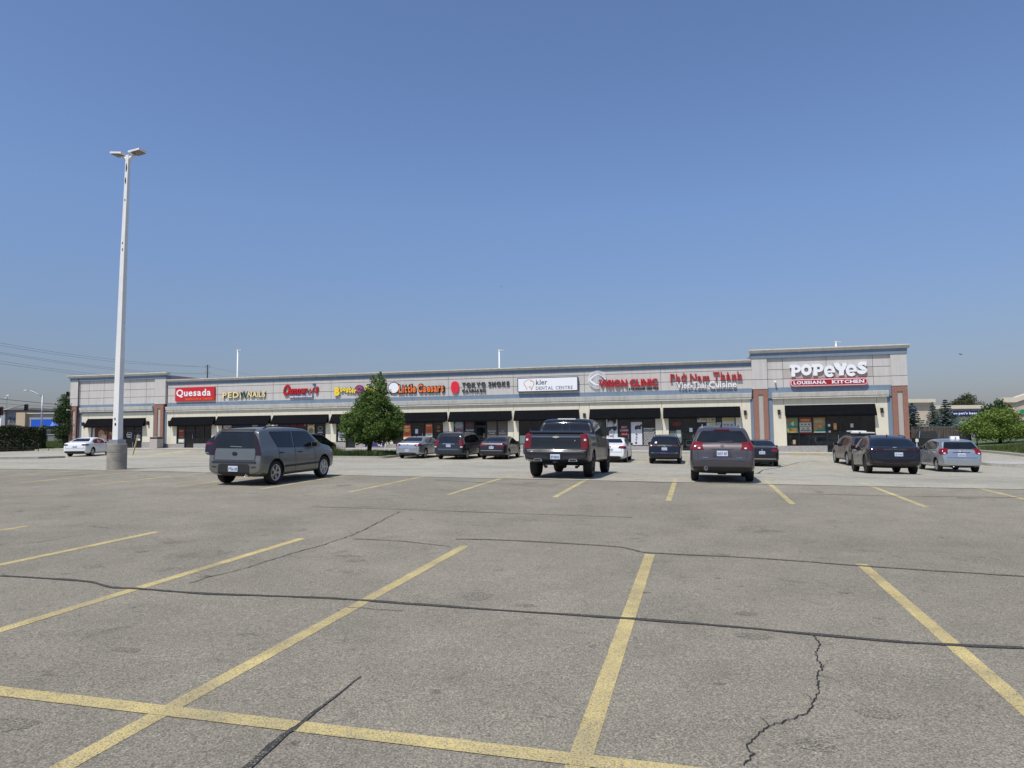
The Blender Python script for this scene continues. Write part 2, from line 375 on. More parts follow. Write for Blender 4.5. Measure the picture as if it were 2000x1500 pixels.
def catmull(pts, n=6):
    out = []
    for i in range(len(pts)-1):
        p0 = pts[max(i-1, 0)]; p1 = pts[i]; p2 = pts[i+1]; p3 = pts[min(i+2, len(pts)-1)]
        for k in range(n):
            t = k/n; out.append(tuple(.5*((2*p1[j])+(-p0[j]+p2[j])*t+(2*p0[j]-5*p1[j]+4*p2[j]-p3[j])*t*t+(-p0[j]+3*p1[j]-3*p2[j]+p3[j])*t**3) for j in range(len(p1))))
    out.append(tuple(pts[-1])); return out

# ------------------------------------------------------------------ ground
def frange(a, b, st):
    n = max(1, round((b-a)/st)); return [a+(b-a)*i/n for i in range(n+1)]
def sheet(name, us, vs, mat, dz, kind='structure', label=None):
    mb = MB(); nv = len(vs)
    for u in us:
        for v in vs:
            p = P3(u, v, dz); mb.v.append(tuple(p))
    for i in range(len(us)-1):
        for j in range(nv-1): mb.f.append((i*nv+j, i*nv+j+1, (i+1)*nv+j+1, (i+1)*nv+j)); mb.m.append(0)
    o = link(name, mkmesh(name, mb, mat, True, fixn=False)); o['kind'] = kind
    return o
def flat(poly, dz, mat, name, sub=1.5):
    """a thin sheet with the outline poly (u,v) draped over the ground"""
    bm = bmesh.new(); vs = [bm.verts.new((u, v, 0)) for u, v in poly]; bm.faces.new(vs)
    us = [p[0] for p in poly]; vv = [p[1] for p in poly]
    for ax, lo, hi in ((0, min(us), max(us)), (1, min(vv), max(vv))):
        k = math.ceil(lo/sub)*sub
        while k < hi:
            no = (1, 0, 0) if ax == 0 else (0, 1, 0); co = (k, 0, 0) if ax == 0 else (0, k, 0)
            bmesh.ops.bisect_plane(bm, geom=bm.verts[:]+bm.edges[:]+bm.faces[:], plane_co=co, plane_no=no); k += sub
    for v in bm.verts: v.co = P3(v.co.x, v.co.y, dz)
    bmesh.ops.recalc_face_normals(bm, faces=bm.faces)
    if sum(f.normal.z for f in bm.faces) < 0: bmesh.ops.reverse_faces(bm, faces=bm.faces)
    me = bpy.data.meshes.new(name); bm.to_mesh(me); bm.free(); me.materials.append(mat)
    return me
us_ = frange(-30, 20, 1.)+frange(20, 21.5, .5)[1:]
us2 = frange(21.5, 64, .5)+[70, 90]
sheet('ground', [-1500, -200, -31]+frange(-30, 20, 5.)[1:]+frange(20, 64, 1.)[1:]+[80, 150, 400, 1500, 4000], [-3500, -800, -200, -110]+frange(-100, 70, 2.)[1:]+[120, 250, 800, 3500], M_DIRT, -.06)
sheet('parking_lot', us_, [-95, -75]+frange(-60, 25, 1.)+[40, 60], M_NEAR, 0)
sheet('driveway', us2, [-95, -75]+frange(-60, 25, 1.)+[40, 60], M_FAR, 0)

def strip(mb, pts, w, dz, step=.5, jag=0., taper=False):
    dz = dz*.62
    """ribbon along (u,v) points"""
    out = []
    for a, b in zip(pts, pts[1:]):
        L = math.hypot(b[0]-a[0], b[1]-a[1]); n = max(1, int(L/step))
        for k in range(n): out.append((a[0]+(b[0]-a[0])*k/n, a[1]+(b[1]-a[1])*k/n))
    out.append(pts[-1])
    if jag: out = [out[0]]+[(p[0]+random.uniform(-jag, jag), p[1]+random.uniform(-jag, jag)) for p in out[1:-1]]+[out[-1]]
    o = len(mb.v)
    for i, p in enumerate(out):
        a = out[max(i-1, 0)]; b = out[min(i+1, len(out)-1)]; d = (b[0]-a[0], b[1]-a[1]); L = math.hypot(*d) or 1
        ww = w*(random.uniform(.6, 1.35) if jag else 1)
        if taper: ww *= max(.15, 1-i/len(out))
        for s in (1, -1): mb.v.append(tuple(P3(p[0]-d[1]/L*ww/2*s, p[1]+d[0]/L*ww/2*s, dz)))
    for i in range(len(out)-1): mb.f.append((o+2*i, o+2*i+1, o+2*i+3, o+2*i+2)); mb.m.append(0)
def ribbons(name, mb, mat):
    me = mkmesh(name, mb, mat, fixn=False); bm = bmesh.new(); bm.from_mesh(me)
    for f in bm.faces:
        if f.normal.z < 0: f.normal_flip()
    bm.to_mesh(me); bm.free(); o = link(name, me); o['kind'] = 'structure'; return o
mb = MB()
for k in range(-12, 6):
    v = -.66+2.64*k; strip(mb, [(-2.2, v), (10.05, v)], .132, .0045)
ribbons('stall_line_marking', mb, M_YEL)
mb = MB(); strip(mb, [(3.97, -40), (3.97, 12)], .14, .0085); ribbons('stall_row_marking', mb, M_YEL)
mb = MB()
for k in range(-14, 8):
    v = -.65+2.62*k; strip(mb, [(16.6+.04*(k % 3), v), (21.45, v)], .125, .0045)
ribbons('stall_line_marking', mb, M_YEL2)
mb = MB()
for k in range(-14, 8):
    v = -.65+2.62*k; strip(mb, [(21.55, v), (23.1, v)], .11, .0045)
for v in (-19.9, -17.0, -14.1, -11.3, -8.7, -6.1, -3.3, -.6, 2.0, 5.0, 7.4, 10.3, 13): strip(mb, [(40.6, v), (46.3, v)], .11, .0045)
for v in (5.3, 7.9, 10.5): strip(mb, [(26.8, v-.4), (32, v)], .10, .0045)
ribbons('stall_line_marking', mb, M_YEL3)
def pxs(*pts): return [gp(*p) for p in pts]
cr = MB()
strip(cr, catmull(pxs((0, 1125), (160, 1135), (215, 1147), (280, 1151), (400, 1160), (600, 1167), (720, 1174), (900, 1187), (1000, 1194), (1215, 1208), (1400, 1222), (1600, 1241), (1800, 1257), (2000, 1266)), 5), .055, .012, .12, .006)
strip(cr, catmull(pxs((475, 1508), (545, 1445), (580, 1420), (630, 1380), (705, 1322)), 4), .065, .012, .1, .004, True)
ribbons('crack_seal', cr, M_TAR)
cr = MB()
strip(cr, catmull(pxs((890, 1053), (1000, 1056), (1190, 1067), (1240, 1075), (1270, 1080), (1500, 1092), (1700, 1107), (2000, 1126)), 5), .055, .012, .2, .006)
strip(cr, pxs((610, 990), (780, 995), (1000, 1003), (1235, 1011)), .035, .012, .3, .01)
ribbons('crack_seal', cr, M_TARF)
cr = MB()
strip(cr, pxs((780, 1000), (740, 1020), (690, 1045), (640, 1062), (560, 1085), (480, 1110), (400, 1130), (370, 1140)), .013, .012, .1, .02)
strip(cr, pxs((1452, 1497), (1470, 1475), (1460, 1455), (1478, 1440), (1502, 1420), (1540, 1408), (1575, 1395), (1590, 1370), (1600, 1355), (1597, 1320), (1605, 1305), (1592, 1280), (1603, 1262), (1590, 1242)), .009, .012, .03, .012)
strip(cr, pxs((690, 1053), (780, 1057), (880, 1068)), .02, .012, .2, .01)
strip(cr, pxs((1480, 925), (1490, 918), (1510, 915), (1560, 903), (1600, 900)), .05, .010, .3, .03)
for a, b, y0, y1 in ((850, 1090, 938, 948), (1560, 1990, 965, 972), (0, 180, 938, 925), (1230, 1330, 940, 943), (1000, 1080, 947, 951), (880, 1500, 902, 916), (300, 420, 909, 911), (1600, 1900, 930, 938)):
    strip(cr, pxs((a, y0), ((a+b)/2, (y0+y1)/2+1), (b, y1)), .035, .012, .5, .03)
for k in range(9):
    u0 = random.uniform(5, 20); v0 = random.uniform(-16, 6); strip(cr, [(u0, v0), (u0+random.uniform(-.25, .25), v0+random.uniform(.25, .7))], .010, .010, .08, .02)
for k in range(30):
    u0 = random.uniform(24, 42); v0 = random.uniform(-34, 12); strip(cr, [(u0, v0), (u0+random.uniform(-.3, .3), v0+random.uniform(.8, 3.5))], .035, .010, .4, .04)
ribbons('asphalt_crack', cr, M_CRACK)
cr = MB()
for a, b in (((1597, 1320), (1640, 1330)), ((1590, 1370), (1560, 1350)), ((1502, 1420), (1480, 1400)), ((1605, 1305), (1625, 1285)), ((690, 1045), (670, 1030)), ((560, 1085), (600, 1092))):
    strip(cr, pxs(a, b), .006, .012, .03, .012, True)
ribbons('asphalt_crack', cr, M_CRACK)
M_OIL = worn_paint('oil_stain', (.075, .068, .056), NEAR_B, NEAR_D, .56)
rs = random.Random(12)
def spots(pts):
    for u, v, a, b in pts:
        n = 14; P = [(u+a*rs.uniform(.6, 1.1)*cos(2*pi*k/n), v+b*rs.uniform(.6, 1.1)*sin(2*pi*k/n)) for k in range(n)]
        o = link('oil_stain', flat(P, .0022, M_OIL, 'oil_stain')); o['kind'] = 'structure'
spots([(*gp(x, y), a, a*k) for x, y, a, k in ((1713, 1207, .05, 1.6), (1405, 1335, .035, 1.4), (245, 1270, .07, 2.2), (25, 1415, .12, 1.5), (1720, 1395, .10, 1.4), (1590, 1455, .10, 1.3), (1650, 1158, .05, 1.6), (1155, 1262, .03, 1.3))])
spots([(rs.uniform(6.5, 9), -.66+2.64*k+1.32+rs.uniform(-.4, .4), rs.uniform(.07, .2), rs.uniform(.07, .22)) for k in (-5, -4, -3, -2, -1, 0, 1) for _ in range(2)])
spots([(rs.uniform(17.5, 20.5), -.66+2.62*k+1.32+rs.uniform(-.4, .4), rs.uniform(.1, .35), rs.uniform(.1, .3)) for k in (-9, -7, -6, -4, -2, 1, 2)])
# edge between the two pavements and the patch seams
cr = MB(); strip(cr, [(21.5, -60), (21.5, 25)], .09, .010, .6, .015)
ribbons('pavement_joint', cr, M_TARF)
# catch basin slots
for i, (a, b) in enumerate((((1471, 925), (1487, 925)), ((1497, 925), (1512, 925)))):
    p0, p1 = gp(*a), gp(*b); mb = MB(); strip(mb, [p0, p1], .16, .014); strip(mb, [(p0[0]+.35, p0[1]), (p1[0]+.35, p1[1])], .10, .014)
    o = ribbons('drain_grate', mb, M_BLACK)

# kerbs, islands, sidewalk
def raised(name, poly, h, mat_top, z=0, kerbw=.16, mat_k=None, sub=1.5):
    """raised slab with vertical sides; returns object"""
    me = flat(poly, h, mat_top, name, sub); bm = bmesh.new(); bm.from_mesh(me)
    ed = [e for e in bm.edges if e.is_boundary]; r = bmesh.ops.extrude_edge_only(bm, edges=ed)
    for v in [g for g in r['geom'] if isinstance(g, bmesh.types.BMVert)]: v.co.z -= h+.05
    bm.faces.ensure_lookup_table()
    me.materials.append(mat_k or mat_top)
    for f in bm.faces:
        f.normal_update()
        if abs(f.normal.z) < .5: f.material_index = 1
    bmesh.ops.recalc_face_normals(bm, faces=bm.faces)
    bm.to_mesh(me); bm.free(); o = link(name, me); o['kind'] = 'structure'; return o
raised('sidewalk', [(55, -63), (55, 14.9), (57.3, 14.9), (57.3, -63)], .15, M_CONC, mat_k=M_CURB)
def island(name, u0, u1, v0, v1, r, label_mat, kw=.18):
    def ov(u0, u1, v0, v1, r, n=6):
        P = []
        for cu, cv, a0 in ((u1-r, v1-r, 0), (u0+r, v1-r, pi/2), (u0+r, v0+r, pi), (u1-r, v0+r, 3*pi/2)):
            for k in range(n+1): a = a0+pi/2*k/n; P.append((cu+r*cos(a), cv+r*sin(a)))
        return P
    raised(name, ov(u0, u1, v0, v1, r), .14, M_CURB)
    me = flat(ov(u0+kw, u1-kw, v0+kw, v1-kw, max(.05, r-kw)), .146, label_mat, 'island_soil'); o = link('island_soil', me); o['kind'] = 'structure'
island('kerb_island', 43.6, 48.4, -25.4, -19.9, .7, M_DIRT)
island('kerb_island', 44.5, 47.5, 15.6, 34, .9, M_CONC)
raised('kerb_island', [(38.2, -90), (38.5, -46.2), (40.0, -44.0), (41.6, -43.4), (42.0, -44.6), (41.8, -90)], .14, M_CURB)
# lawn left of the plaza and verge on the right
raised('kerb', [(54.4, -120), (54.9, -59.3), (55.5, -59.3), (55.5, -120)], .16, M_CONC, mat_k=M_CURB)
def terrain(name, us, vs, hf, mat):
    mb = MB(); nv = len(vs)
    for u in us:
        for v in vs: mb.v.append(tuple(P3(u, v, hf(u, v))))
    for i in range(len(us)-1):
        for j in range(nv-1): mb.f.append((i*nv+j, i*nv+j+1, (i+1)*nv+j+1, (i+1)*nv+j)); mb.m.append(0)
    o = link(name, mkmesh(name, mb, mat, True, fixn=False)); o['kind'] = 'structure'; return o
lawn_h = lambda u, v: .15+max(0, min(1, (u-55.5)/14))*.55
terrain('lawn', frange(55.5, 84, 1.5), frange(-115, -59.6, 1.7), lawn_h, M_GRASS)
verge_h = lambda u, v: .14+max(0, min(1, (v-21.6)/8))*.55
terrain('verge', frange(50, 100, 2), frange(21.6, 75, 1.5), verge_h, M_GRASS)
raised('kerb', [(49.6, 21.3), (100, 21.3), (100, 21.7), (49.6, 21.7)], .15, M_CURB)
raised('kerb', [(49.5, 21.3), (49.9, 21.3), (49.9, 75), (49.5, 75)], .15, M_CURB)
# yellow painted ramps
for poly in ([(54.4, 6.5), (54.95, 6.5), (54.95, 9.0), (54.4, 9.0)], [(46.8, -41.2), (47.6, -40.6), (54.8, -42.4), (54.8, -44.3)]):
    me = flat(poly, .006, M_YEL3, 'ramp_marking'); o = link('ramp_marking', me); o['kind'] = 'structure'
mb = MB(); me = flat([(55.02, 6.5), (55.02, 9.0), (55.8, 9.0), (55.8, 6.5)], .156, col(.62, .44, .14), 'ramp_marking'); link('ramp_marking', me)['kind'] = 'structure'
# ------------------------------------------------------------------ the plaza
UF = 57.0
B = Lot('shopping_plaza', -22, UF, .7, 'long single storey plaza with taupe, blue and cream stucco, black awnings and two end towers', 'plaza')
BAYS = [  # awning v0,v1 ; window v0,v1 ; sill z ; mullions ; doors (a,b)
 (-56.95, -50.27, -56.55, -50.64, 1.62, [-54.7], [(-52.72, -51.7), (-51.68, -50.66)]),
 (-47.40, -42.68, -46.87, -43.09, 1.43, [-43.98], [(-45.99, -44.97)]),
 (-42.46, -36.96, -42.03, -37.42, 1.43, [-41.0, -38.3], [(-40.1, -39.1)]),
 (-36.70, -31.22, -36.26, -31.51, 1.43, [-35.1, -32.6], [(-34.4, -33.4)]),
 (-30.92, -25.80, -30.51, -26.22, 1.46, [-27.4], [(-29.57, -28.66)]),
 (-25.55, -20.23, -25.14, -20.59, 1.25, [-24.3, -21.54], [(-23.48, -22.30)]),
 (-20.00, -14.64, -19.68, -14.98, 1.20, [-18.76, -15.91], [(-17.80, -16.86)]),
 (-14.38, -9.06, -14.06, -9.45, 1.12, [-13.1, -12.18, -10.1], [(-11.5, -10.55)]),
 (-8.20, -2.68, -7.93, -3.07, .95, [-6.95, -6.0, -4.06], [(-5.98, -5.02)]),
 (-2.46, 3.26, -2.07, 2.92, .95, [1.5], [(-1.07, -.08)]),
 (6.45, 12.64, 6.52, 12.60, .88, [7.40, 8.36, 11.61], [(9.30, 10.26)]),
]
WTOP = 3.22; HEAD = 3.90
def solid_wall(mb, v0, v1, z0, z1, u0, u1): mb.box(v0, v1, u0, u1, z0, z1)
# cream wall with openings: header and piers
def cream_run(v0, v1, bays, top):
    mb = MB()
    mb.box(v0, v1, UF, UF+.35, WTOP, top)
    x = v0
    for b in bays:
        mb.box(x, b[2], UF, UF+.35, b[4], WTOP); x = b[3]
    mb.box(x, v1, UF, UF+.35, bays[-1][4], WTOP)
    B.part('cream_wall', mb, M_CREAM)
cream_run(-57.66, -49.45, BAYS[:1], 4.6)
cream_run(-47.93, 4.02, BAYS[1:10], 4.45)
cream_run(5.62, 13.46, BAYS[10:], 4.45)
# block base below the cream
x = -57.66
def blk(v0, v1, zt): m_ = MB(); m_.box(v0, v1, UF-.03, UF+.35, -.6, zt); B.part('block_base', m_, M_BLOCK)
for lo, hi, bays in ((-57.66, -49.45, BAYS[:1]), (-47.93, 4.02, BAYS[1:10]), (5.62, 13.46, BAYS[10:])):
    x = lo
    for i, b in enumerate(bays):
        nx = hi if i == len(bays)-1 else (b[3]+bays[i+1][2])/2; zt = b[4]
        y = x
        for d in b[6]:
            if d[0] > y: blk(y, d[0], zt)
            y = d[1]
        blk(y, nx, zt); x = nx
# dark interior shell behind the glass, roof slab and side/back walls
mb = MB(); mb.box(-59, 14.8, 74.6, 75, -1, 7.0); mb.box(-59, -58.7, UF+.4, 74.6, -1, 7.0); mb.box(14.5, 14.8, UF+.4, 74.6, -1, 7.0)
B.part('rear_wall', mb, M_STUC2)
mb = MB(); mb.box(-58.7, 14.5, UF+.42, 74.6, 5.7, 6.0); B.part('roof', mb, M_CONC2)
# shopfronts
M_BACK = plain('shop_interior', (.02, .02, .022), .9, var=.5, scale=.7)
for bi, (a0, a1, w0, w1, sill, mull, doors) in enumerate(BAYS):
    fr = MB(); t = .05; ug = UF+.14
    xs = sorted([w0]+mull+[x for d in doors for x in d]+[w1])
    fr.box(w0, w1, ug-.05, ug+.05, WTOP-.06, WTOP)
    for x in xs:
        indoor = any(abs(x-e) < .02 for d in doors for e in d); zb = -.2 if indoor else sill
        fr.box(x-t/2 if x > w0 else x, x+t/2 if x < w1 else x, ug-.06, ug+.06, zb, WTOP-.06)
    for a, b in zip(xs, xs[1:]):
        isd = any(abs(a-d[0]) < .03 for d in doors)
        if not isd and b-a > .1: fr.box(a+t/2, b-t/2, ug-.055, ug+.055, sill, sill+.06)
        if isd: fr.box(a+t/2, b-t/2, ug-.055, ug+.055, 2.66, 2.74)
    f = B.part('storefront_window', fr, M_FRAME)
    for a, b in zip(xs, xs[1:]):
        if b-a < .1: continue
        isd = any(abs(a-d[0]) < .03 for d in doors)
        p = MB()
        if isd: p.box(a+.025, b-.025, ug-.01, ug+.01, 2.74, WTOP-.06)
        else: p.box(a+.025, b-.025, ug-.01, ug+.01, sill+.06, WTOP-.06)
        B.part('glass_pane', p, M_SHOP, f)
    for a, b in doors:
        zf = GU(57, (a+b)/2)+.15; d = MB()
        d.box(a+.03, a+.10, ug-.03, ug+.03, zf, 2.66); d.box(b-.10, b-.03, ug-.03, ug+.03, zf, 2.66)
        d.box(a+.10, b-.10, ug-.03, ug+.03, zf, zf+.22); d.box(a+.10, b-.10, ug-.03, ug+.03, 2.56, 2.66); d.box(a+.10, b-.10, ug-.028, ug+.028, zf+.95, zf+1.03)
        door = B.part('door', d, M_FRAME)
        p = MB(); p.box(a+.10, b-.10, ug-.006, ug+.006, zf+.22, 2.56); B.part('glass_pane', p, M_SHOP, door)
        h = MB(); hx = b-.17 if bi != 0 or a < -52 else a+.17
        h.box(hx-.015, hx+.015, ug-.11, ug-.08, zf+.85, zf+1.25); h.box(hx-.015, hx+.015, ug-.08, ug-.02, zf+.87, zf+.90); h.box(hx-.015, hx+.015, ug-.08, ug-.02, zf+1.20, zf+1.23)
        B.part('door_handle', h, M_STEEL, door)
        # door step slab
    # awning: sloped fabric with side cheeks and a short valance
    aw = MB(); pj = .48; zt, zl = HEAD, 3.14
    n = max(4, int((a1-a0)/.9)); 
    prof = [(UF-.004, zt), (UF-pj, zl+.03), (UF-pj, zl-.10), (UF-pj+.02, zl-.10), (UF-pj+.03, zl+.0), (UF-.004, zl+.0)]
    aw.extr(prof, a0, a1)
    B.part('awning', aw, M_AWN)
# cream wall joints
mb = MB()
for v in (-56.9+.0, -50.25, -47.2, -42.57, -36.83, -31.07, -25.68, -20.12, -14.5, -9.03, -8.23, -2.57, 3.4): mb.box(v-.012, v+.012, UF-.003, UF+.01, 3.92, 4.44)
for v in (6.4, 12.75): mb.box(v-.012, v+.012, UF-.003, UF+.01, 3.92, 4.42)
for v in (-43.0+.45, -36.85, -31.05, -20.1, -14.5, -9.0, -8.2, -2.55, 3.35): mb.box(v-.010, v+.010, UF-.003, UF+.01, 1.5, 3.12)
B.part('wall_joint', mb, M_GROOVE)
# sign band
def band(v0, v1, zt, zb, u0, joints, hj, name='sign_band'):
    w = MB(); w.box(v0, v1, u0, UF+.45, zb, zt); o = B.part(name, w, M_STUC)
    j = MB()
    for v in joints: j.box(v-.014, v+.014, u0-.003, u0+.01, zb, zt)
    for z in hj: j.box(v0, v1, u0-.004, u0+.01, z-.016, z+.016)
    B.part('wall_joint', j, M_GROOVE)
band(-47.9, 4.18, 6.90, 5.24, UF, [-42.52, -36.76, -31.01, -25.77, -20.12, -14.47, -8.59, -2.58], [6.64, 5.90])
UT = UF-.22
band(-57.95, -49.2, 7.55, 5.24, UF-.10, [-56.8, -55.05, -53.4, -52.01, -50.22], [6.60, 5.88])
band(5.28, 13.74, 7.46, 5.24, UF-.10, [6.4, 9.44, 12.58], [6.60, 5.88])
for v0, v1 in ((-58.9, -57.95), (-49.2, -48.0), (4.18, 5.28), (13.74, 14.8)):
    w = MB(); w.box(v0, v1, UT, UF+.45, 5.16, 7.55 if v0 < 0 else 7.46); B.part('tower_corner', w, M_STUC)
    j = MB(); j.box(v0, v1, UT-.004, UT+.01, 5.865, 5.895); B.part('wall_joint', j, M_GROOVE)
# side returns of the towers above the lower roof
w = MB(); w.box(-59+.1, -58.6, UF+.45, 62, 5.2, 7.9); w.box(14.5, 14.8, UF+.45, 66, 5.2, 7.9); w.box(4.18, 4.5, UF+.45, 66, 5.2, 7.9); w.box(-48.3, -48.0, UF+.45, 62, 5.2, 7.9); B.part('side_wall', w, M_STUC2)
# blue bands
mb = MB(); mb.box(-47.95, 4.18, UF-.03, UF+.45, 6.90, 7.20); B.part('blue_band', mb, M_BLUE)
for v0, v1, z0, z1 in ((-58.95, -47.95, 7.55, 7.86), (4.12, 14.85, 7.46, 7.86)):
    mb = MB(); mb.box(v0, v1, UT-.04, UF+.45, z0, z1); B.part('blue_band', mb, M_BLUE)
for v0, v1, u0 in ((-47.98, 4.18, UF-.012), (-57.95, -49.2, UF-.112), (5.28, 13.74, UF-.112)):
    mb = MB(); mb.box(v0, v1, u0, UF+.45, 4.45, 5.236); B.part('blue_band', mb, M_BLUE)
for a_, b_ in ((-57.95, -57.67), (-49.44, -49.2), (-48.2, -47.94), (4.03, 4.24), (5.28, 5.61), (13.47, 13.77)):
    mb = MB(); mb.box(a_, b_, UF-.02, UF+.3, .1, 4.45); B.part('blue_reveal', mb, M_BLUE)
# cornices
def cornice(v0, v1, z0, z1, u0, pj, ret=0):
    h = z1-z0; m = MB()
    prof = [(u0+.02, z0), (u0-pj*.28, z0), (u0-pj*.28, z0+h*.20), (u0-pj*.5, z0+h*.30), (u0-pj*.62, z0+h*.5), (u0-pj, z0+h*.72), (u0-pj, z1), (u0+.3, z1), (u0+.3, z0+.01)]
    m.extr(prof, v0, v1); return B.part('cornice', m, M_CORN)
cornice(-47.95, 4.16, 7.20, 7.42, UF, .26)
cornice(-59.12, -47.72, 7.86, 8.11, UT, .26)
cornice(4.0, 15.0, 7.86, 8.13, UT, .26)
def cornice2(v0, v1, z0, z1, u0, pj):
    h = z1-z0; m = MB()
    prof = [(u0+.02, z0), (u0-pj*.55, z0), (u0-pj*.55, z0+h*.28), (u0-pj*.72, z0+h*.30), (u0-pj*.78, z0+h*.45), (u0-pj, z0+h*.93), (u0-pj, z1), (u0+.02, z1)]
    m.extr(prof, v0, v1); return B.part('cornice', m, M_CORN)
cornice2(-47.97, 4.10, 4.43, 4.88, UF-.012, .24)
cornice2(-57.70, -49.36, 4.56, 4.97, UF-.112, .22)
cornice2(5.56, 13.52, 4.40, 4.84, UF-.112, .24)
# brick pillars with stucco inset
for v0, v1 in ((-58.98, -57.95), (-49.2, -48.2), (4.24, 5.28), (13.76, 14.78)):
    zt = 5.155; z0 = -.3; c0 = v0+(v1-v0)*.33; c1 = v0+(v1-v0)*.67
    m = MB(); m.box(v0, c0, UT+.03, UF+.45, z0, 4.77); m.box(c1, v1, UT+.03, UF+.45, z0, 4.77); m.box(v0, v1, UT+.03, UF+.45, 4.77, zt)
    B.part('brick_pillar', m, M_BRICK)
    m = MB(); m.box(c0, c1, UT+.11, UF+.40, z0, 4.77); B.part('pillar_inset', m, M_STUC2)
# wall lamps
for v in (-57.40, -49.98, -47.60, -8.63, 3.62, 6.03, 13.05):
    m = MB(); m.box(v-.09, v+.09, UF-.17, UF-.03, 3.22, 3.55); m.box(v-.05, v+.05, UF-.03, UF, 3.30, 3.48); m.box(v-.11, v+.11, UF-.19, UF-.02, 3.55, 3.575)
    B.part('wall_lamp', m, M_BLACK)
m = MB(); m.bar((5.85, UF-.10, 5.60), (5.80, UF-.42, 5.68), .12, .10); B.part('security_camera', m, M_WHITE)
m = MB(); m.bar((-58.8, UT+.03, 4.76), (-58.9, UT-.35, 4.80), .10, .10); B.part('security_camera', m, M_WHITE)
m = MB(); m.box(-57.93, -57.87, UT-.06, UT-.015, 4.0, 8.1); B.part('conduit', m, M_BLACK)
m = MB(); m.box(-58.02, -57.97, UF-.30, UF-.225, 1.1, 5.1); B.part('conduit', m, M_BLACK)

# ------------------------------------------------------------------ shop signs
UFS = UF-.008
def sign(label, v, z, cat='shop sign', name='shop_sign', u=None, grp='signs of the shops along the plaza'):
    return Lot(name, v, u or UFS, z, label, cat, grp)
C_RED = plain('sign_red', (.55, .02, .025), .35); C_RED2 = plain('channel_letter_red', (.42, .012, .018), .35)
C_ORG = plain('sign_orange', (.85, .20, .045), .4); C_YEL = plain('sign_yellow', (.85, .62, .05), .4); C_CRM = plain('letter_cream_yellow', (.82, .66, .32), .4)
C_PUR = plain('sign_purple', (.12, .015, .09), .4); C_BLK = plain('letter_black', (.015, .015, .017), .4); C_NAVY = plain('letter_navy', (.018, .03, .055), .4)
C_GRY = plain('letter_grey', (.045, .05, .048), .5); C_GRN = plain('letter_green', (.01, .09, .06), .4); C_GOLD = plain('letter_gold', (.62, .30, .08), .4)
C_BLU = plain('sign_blue', (.05, .10, .30), .4); C_PINK = plain('letter_pink_edge', (.62, .16, .18), .4); C_MAR = plain('sign_maroon', (.34, .010, .022), .35)
# 1 red board
s = sign('red rectangular wall sign with large white lettering over small orange words', -44.85, 6.0)
m = MB(); m.box(-46.97, -42.74, UF-.16, UF-.006, 5.38, 6.62); bd = s.part('sign_board', m, C_RED)
m = MB(); put_text(m, layout('Quesada', .022), -46.82, -43.12, 5.70, 6.46, UF-.19, .03); s.part('lettering', m, M_SIGNW)
m = MB(); put_text(m, layout('BURRITOS & TACOS', .012), -45.80, -43.0, 5.46, 5.63, UF-.18, .02); s.part('lettering', m, C_ORG)
# 2 yellow letters
s = sign('thin pale yellow raised letters split by a dark green zigzag', -39.7, 5.8)
m = MB(); put_text(m, layout('PEDI', .03, .12), -41.90, -39.95, 5.56, 6.08, UF-.14, .13, 0, side=1); s.part('lettering', m, [C_CRM, C_BLK]); m = MB()
put_text(m, layout('NAILS', .03, .09), -39.30, -37.47, 5.56, 6.08, UF-.14, .13, 0, .10, side=1); s.part('lettering', m, [C_CRM, C_BLK])
m = MB(); P, F = ringpoly([(-40.02, 6.04), (-39.92, 5.60), (-39.68, 6.12), (-39.55, 5.52), (-39.30, 6.12)], [.10, .13, .12, .14, .05]); extrude2d(m, P, F, UF-.15, .10); s.part('emblem', m, C_GRN)
# 3 red script
s = sign('red slanted script sign with a blue drop and small white words below it', -33.9, 6.0)
m = MB(); put_text(m, layout('O', .035), -35.66, -35.0, 5.62, 6.62, UF-.15, .13, 0, .30)
put_text(m, layout('smow', .04, .03), -35.08, -33.35, 5.70, 6.24, UF-.15, .13, 0, .30); put_text(m, layout('s', .04), -32.50, -32.2, 5.74, 6.36, UF-.15, .13, 0, .3)
P, F = ringpoly([(-33.30, 6.2), (-33.2, 5.78), (-32.98, 6.16), (-32.86, 5.78), (-32.62, 6.26)], .10); extrude2d(m, P, F, UF-.15, .10); s.part('lettering', m, C_RED2)
m = MB(); P = ell(-32.62, 6.56, .13, .11); extrude2d(m, P, [tuple(range(len(P)))], UF-.16, .13); s.part('emblem', m, C_BLU)
m = MB(); m.box(-35.05, -32.72, UF-.12, UF-.006, 5.40, 5.60); s.part('sign_board', m, C_BLU)
m = MB(); put_text(m, layout('MEDITERRANEAN CUISINE', .03), -35.0, -32.78, 5.43, 5.58, UF-.14, .02); s.part('lettering', m, M_SIGNW)
# 4 yellow + purple
s = sign('bouncing yellow letters beside a purple swirl partly hidden by the tree', -28.9, 5.95)
m = MB(); x = -30.6
for ch, w, z0, z1 in (('B', .50, 5.50, 6.28), ('o', .28, 5.82, 6.20), ('o', .28, 5.86, 6.22), ('s', .24, 5.74, 6.12), ('t', .22, 5.72, 6.26), ('e', .26, 5.72, 6.06), ('r', .22, 5.66, 6.0)):
    put_text(m, layout(ch, .07), x, x+w, z0, z1, UF-.15, .12, 0, 0, side=1); x += w+.015
s.part('lettering', m, [C_YEL, C_BLK])
m = MB(); P = ell(-28.25, 6.02, .42, .36, 24); extrude2d(m, P, [tuple(range(24))], UF-.13, .12); s.part('emblem', m, C_PUR)
m = MB()
for r in (.28, .16): P, F = ringpoly([(-28.25+r*cos(a/3), 6.02+r*.85*sin(a/3)) for a in range(0, 17)], .035); extrude2d(m, P, F, UF-.14, .01)
s.part('emblem', m, C_PINK)
m = MB(); x = -27.75
